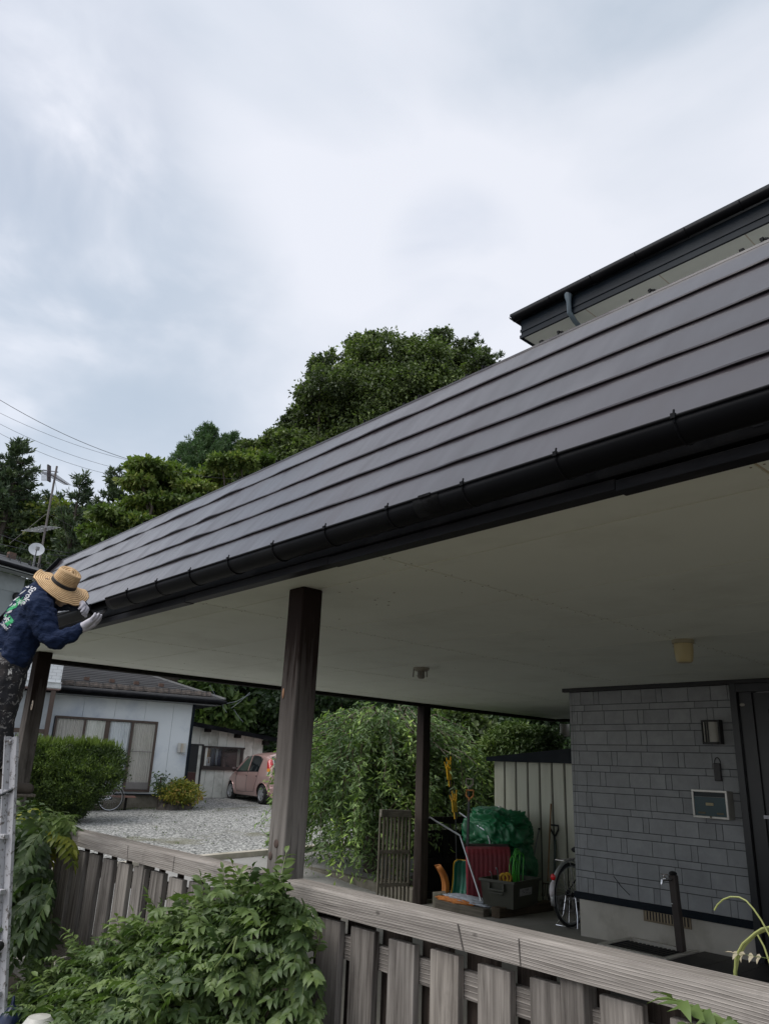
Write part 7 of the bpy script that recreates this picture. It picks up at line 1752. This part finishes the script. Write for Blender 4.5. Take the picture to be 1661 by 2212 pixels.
for i in range(26):
    x = rng.uniform(-4.6, -2.9); z0 = rng.uniform(-.2, .2); p0 = Vector((-3.5+rng.normal()*.15, 2.45, -.15)); x1 = rng.uniform(-6.2, -2.9); p3 = Vector((x1, 2.25, top_z(x1)-.15)); p1 = p0.lerp(p3, .35)+Vector((0, -.1, .3)); p2 = p0.lerp(p3, .7)+Vector((0, -.05, .25))
    mb.tube([p0, p1, p2, p3], [.02, .014, .009, .005], 6)
mb.build('stems', VINE, ws, smooth=True)
for pts, nm in (([at(238, 2112+0, 1, 2.15), at(118, 2100-0, 1, 2.15)], 'x'),): pass
mb = MB(); 0 and [at(*p, 1, 2.2) for p in ((140, 1865+200-0), (120, 2072), (116, 2082), (122, 2096), (135, 2100))]; mb.tube([at(148, 2066, 1, 2.3), at(128, 2072, 1, 2.25), at(118, 2080, 1, 2.2), at(118, 2092, 1, 2.2), at(130, 2100, 1, 2.2)], .005, 6); mb.build('tendril', M('pale_stem', (.45, .42, .33), rough=.6), ws, smooth=True)
mb = MB(); mb.tube([at(466, 2090, 1, 2.0), at(478, 2075, 1, 2.0), at(500, 2040, 1, 2.02), at(510, 2025, 1, 2.02)], .004, 6); mb.tube([at(512, 2024, 1, 2.02), at(505, 2050, 1, 2.0), at(504, 2062, 1, 2.0)], .006, 6); mb.build('tendril', STALK, ws, smooth=True)
# left vine by the ladder
wl2 = thing('wisteria', 'darker wisteria with yellow young shoots beside the ladder at the left', 'vine', (-7.4, 2.4, -.1))
Bs, Ds, Ls = [], [], []
for _ in range(620):
    px, py = rng.uniform(-50, 118), 1775+rng.random()**1.1*230
    if py > 1960 and px > 60 and rng.random() < .7: continue
    if px > 95+ (py-1780)*.1 and py < 1900: px -= 20
    p = at(px, py, 1, rng.uniform(2.15, 2.5)); Bs.append(tuple(p)); Ds.append(Vector((rng.normal()*.5+.1, -.7*rng.random()-.1, rng.uniform(-.7, .5)))); Ls.append(rng.uniform(.20, .32))
compound('foliage', wl2, Bs, Ds, Ls, L_WIS, 5, .40, .26)
Bs, Ds, Ls = [], [], []
for _ in range(70):
    px, py = rng.uniform(-20, 120), rng.uniform(1765, 1800); p = at(px, py+10, 1, 2.4); Bs.append(tuple(p)); Ds.append(Vector((rng.uniform(.2, 1), .2, .45))); Ls.append(rng.uniform(.18, .30))
compound('upper_leaves', wl2, Bs, Ds, Ls, L_WIS, 5, .34, .75)
Bs, Ds, Ls = [], [], []
for px, py in ((40, 1748), (55, 1745), (70, 1742), (95, 1785), (110, 1782), (125, 1790), (100, 1800), (135, 1800), (85, 1775), (140, 1812), (120, 1808)):
    p = at(px-12, py+8, 1, 2.4); Bs.append(tuple(p)); Ds.append(Vector((.9, .2, rng.uniform(-.1, .5)))); Ls.append(rng.uniform(.20, .28))
compound('young_shoots', wl2, Bs, Ds, Ls, L_WISY, 5, .33, .7)
mb = MB()
for i in range(9):
    p0 = Vector((-7.5+rng.normal()*.2, 2.48, -.2)); px = rng.uniform(0, 110); p3 = at(px, 1800, 1, 2.4); mb.tube([p0, p0.lerp(p3, .5)+Vector((.05, -.1, 0)), p3], [.02, .012, .006], 6)
mb.build('stems', VINE, wl2, smooth=True)
# spray in the lower right corner in front of the rail
sp_ = thing('wisteria_spray', 'fresh green wisteria leaves in front of the rail in the lower right corner', 'vine', tuple(at(1640, 2230, 1, 2.25)))
Bs = [tuple(at(1600, 2222, 1, 2.2)), tuple(at(1655, 2240, 1, 2.2)), tuple(at(1610, 2260, 1, 2.15))]; tgt = [at(1500, 2170, 1, 2.05), at(1590, 2200, 1, 2.05), at(1530, 2225, 1, 2.0)]
compound('foliage', sp_, Bs, [t-Vector(b) for t, b in zip(tgt, Bs)], [.24, .16, .22], L_WIS, 5, .38, .65, droop=.08, leafl=.30, tsig=.05)
# pale climbing tendril behind the rail at the right
td = thing('vine_tendril', 'pale yellow-green twining tendril arching behind the rail at the right edge', 'vine', tuple(at(1592, 2125, 1, 2.72)))
mb = MB(); c = [at(1590, 2130, 1, 2.70), at(1588, 2100, 1, 2.70), at(1594, 2070, 1, 2.70), at(1608, 2042, 1, 2.70), at(1632, 2018, 1, 2.70), at(1650, 2010, 1, 2.70), at(1700, 2000, 1, 2.70)]; mb.tube(c, .006, 7)
c2 = [p+Vector((.004*math.sin(i*2), -.008, .004)) for i, p in enumerate(c)]; mb.tube(c2, .004, 6)
TE = M('tendril_green', (.36, .38, .13), (.28, .32, .10), rough=.5); mb.build('thick_shoot', TE, td, smooth=True)
mb = MB(); mb.tube([at(x, y, 1, 2.68) for x, y in ((1543, 1967), (1550, 1955), (1562, 1944), (1578, 1938), (1597, 1939), (1612, 1947), (1628, 1965), (1645, 1990), (1661, 2020), (1690, 2080))], .0028, 6)
mb.tube([at(x, y, 1, 2.68) for x, y in ((1636, 2020), (1650, 2045), (1662, 2080), (1675, 2120))], .0028, 6); mb.build('thin_shoot', TE, td, smooth=True)
Bs = [tuple(at(1662, 2072, 1, 2.66))]; compound('young_leaves', td, Bs, [at(1610, 2062, 1, 2.64)-Vector(Bs[0])], [.10], M('young_leaf', (.42, .36, .26), (.36, .33, .22), rough=.6), 4, .45, .8, droop=.05, leafl=.28)
# weeds and litter on the soil
P = np.stack([rng.uniform(-8.5, 0, 5000), rng.uniform(.2, 2.4, 5000), np.zeros(5000)], 1); P[:, 2] = -.30+.25*np.clip((P[:, 0]+9)/6, 0, 1)+.04*np.sin(P[:, 0]*2.3)*np.sin(P[:, 1]*1.9)
leafquads('leaf_litter', P, rot_rand(len(P))+np.array([0, 0, .2]), .06*rng.uniform(.5, 1.5, len(P)), .5, rng.random(len(P)), leafmat('litter_leaves', [(.05, .04, .025), (.12, .085, .05), (.20, .15, .09), (.10, .12, .04)]), kind='stuff', loc=(-4, 1, 0))
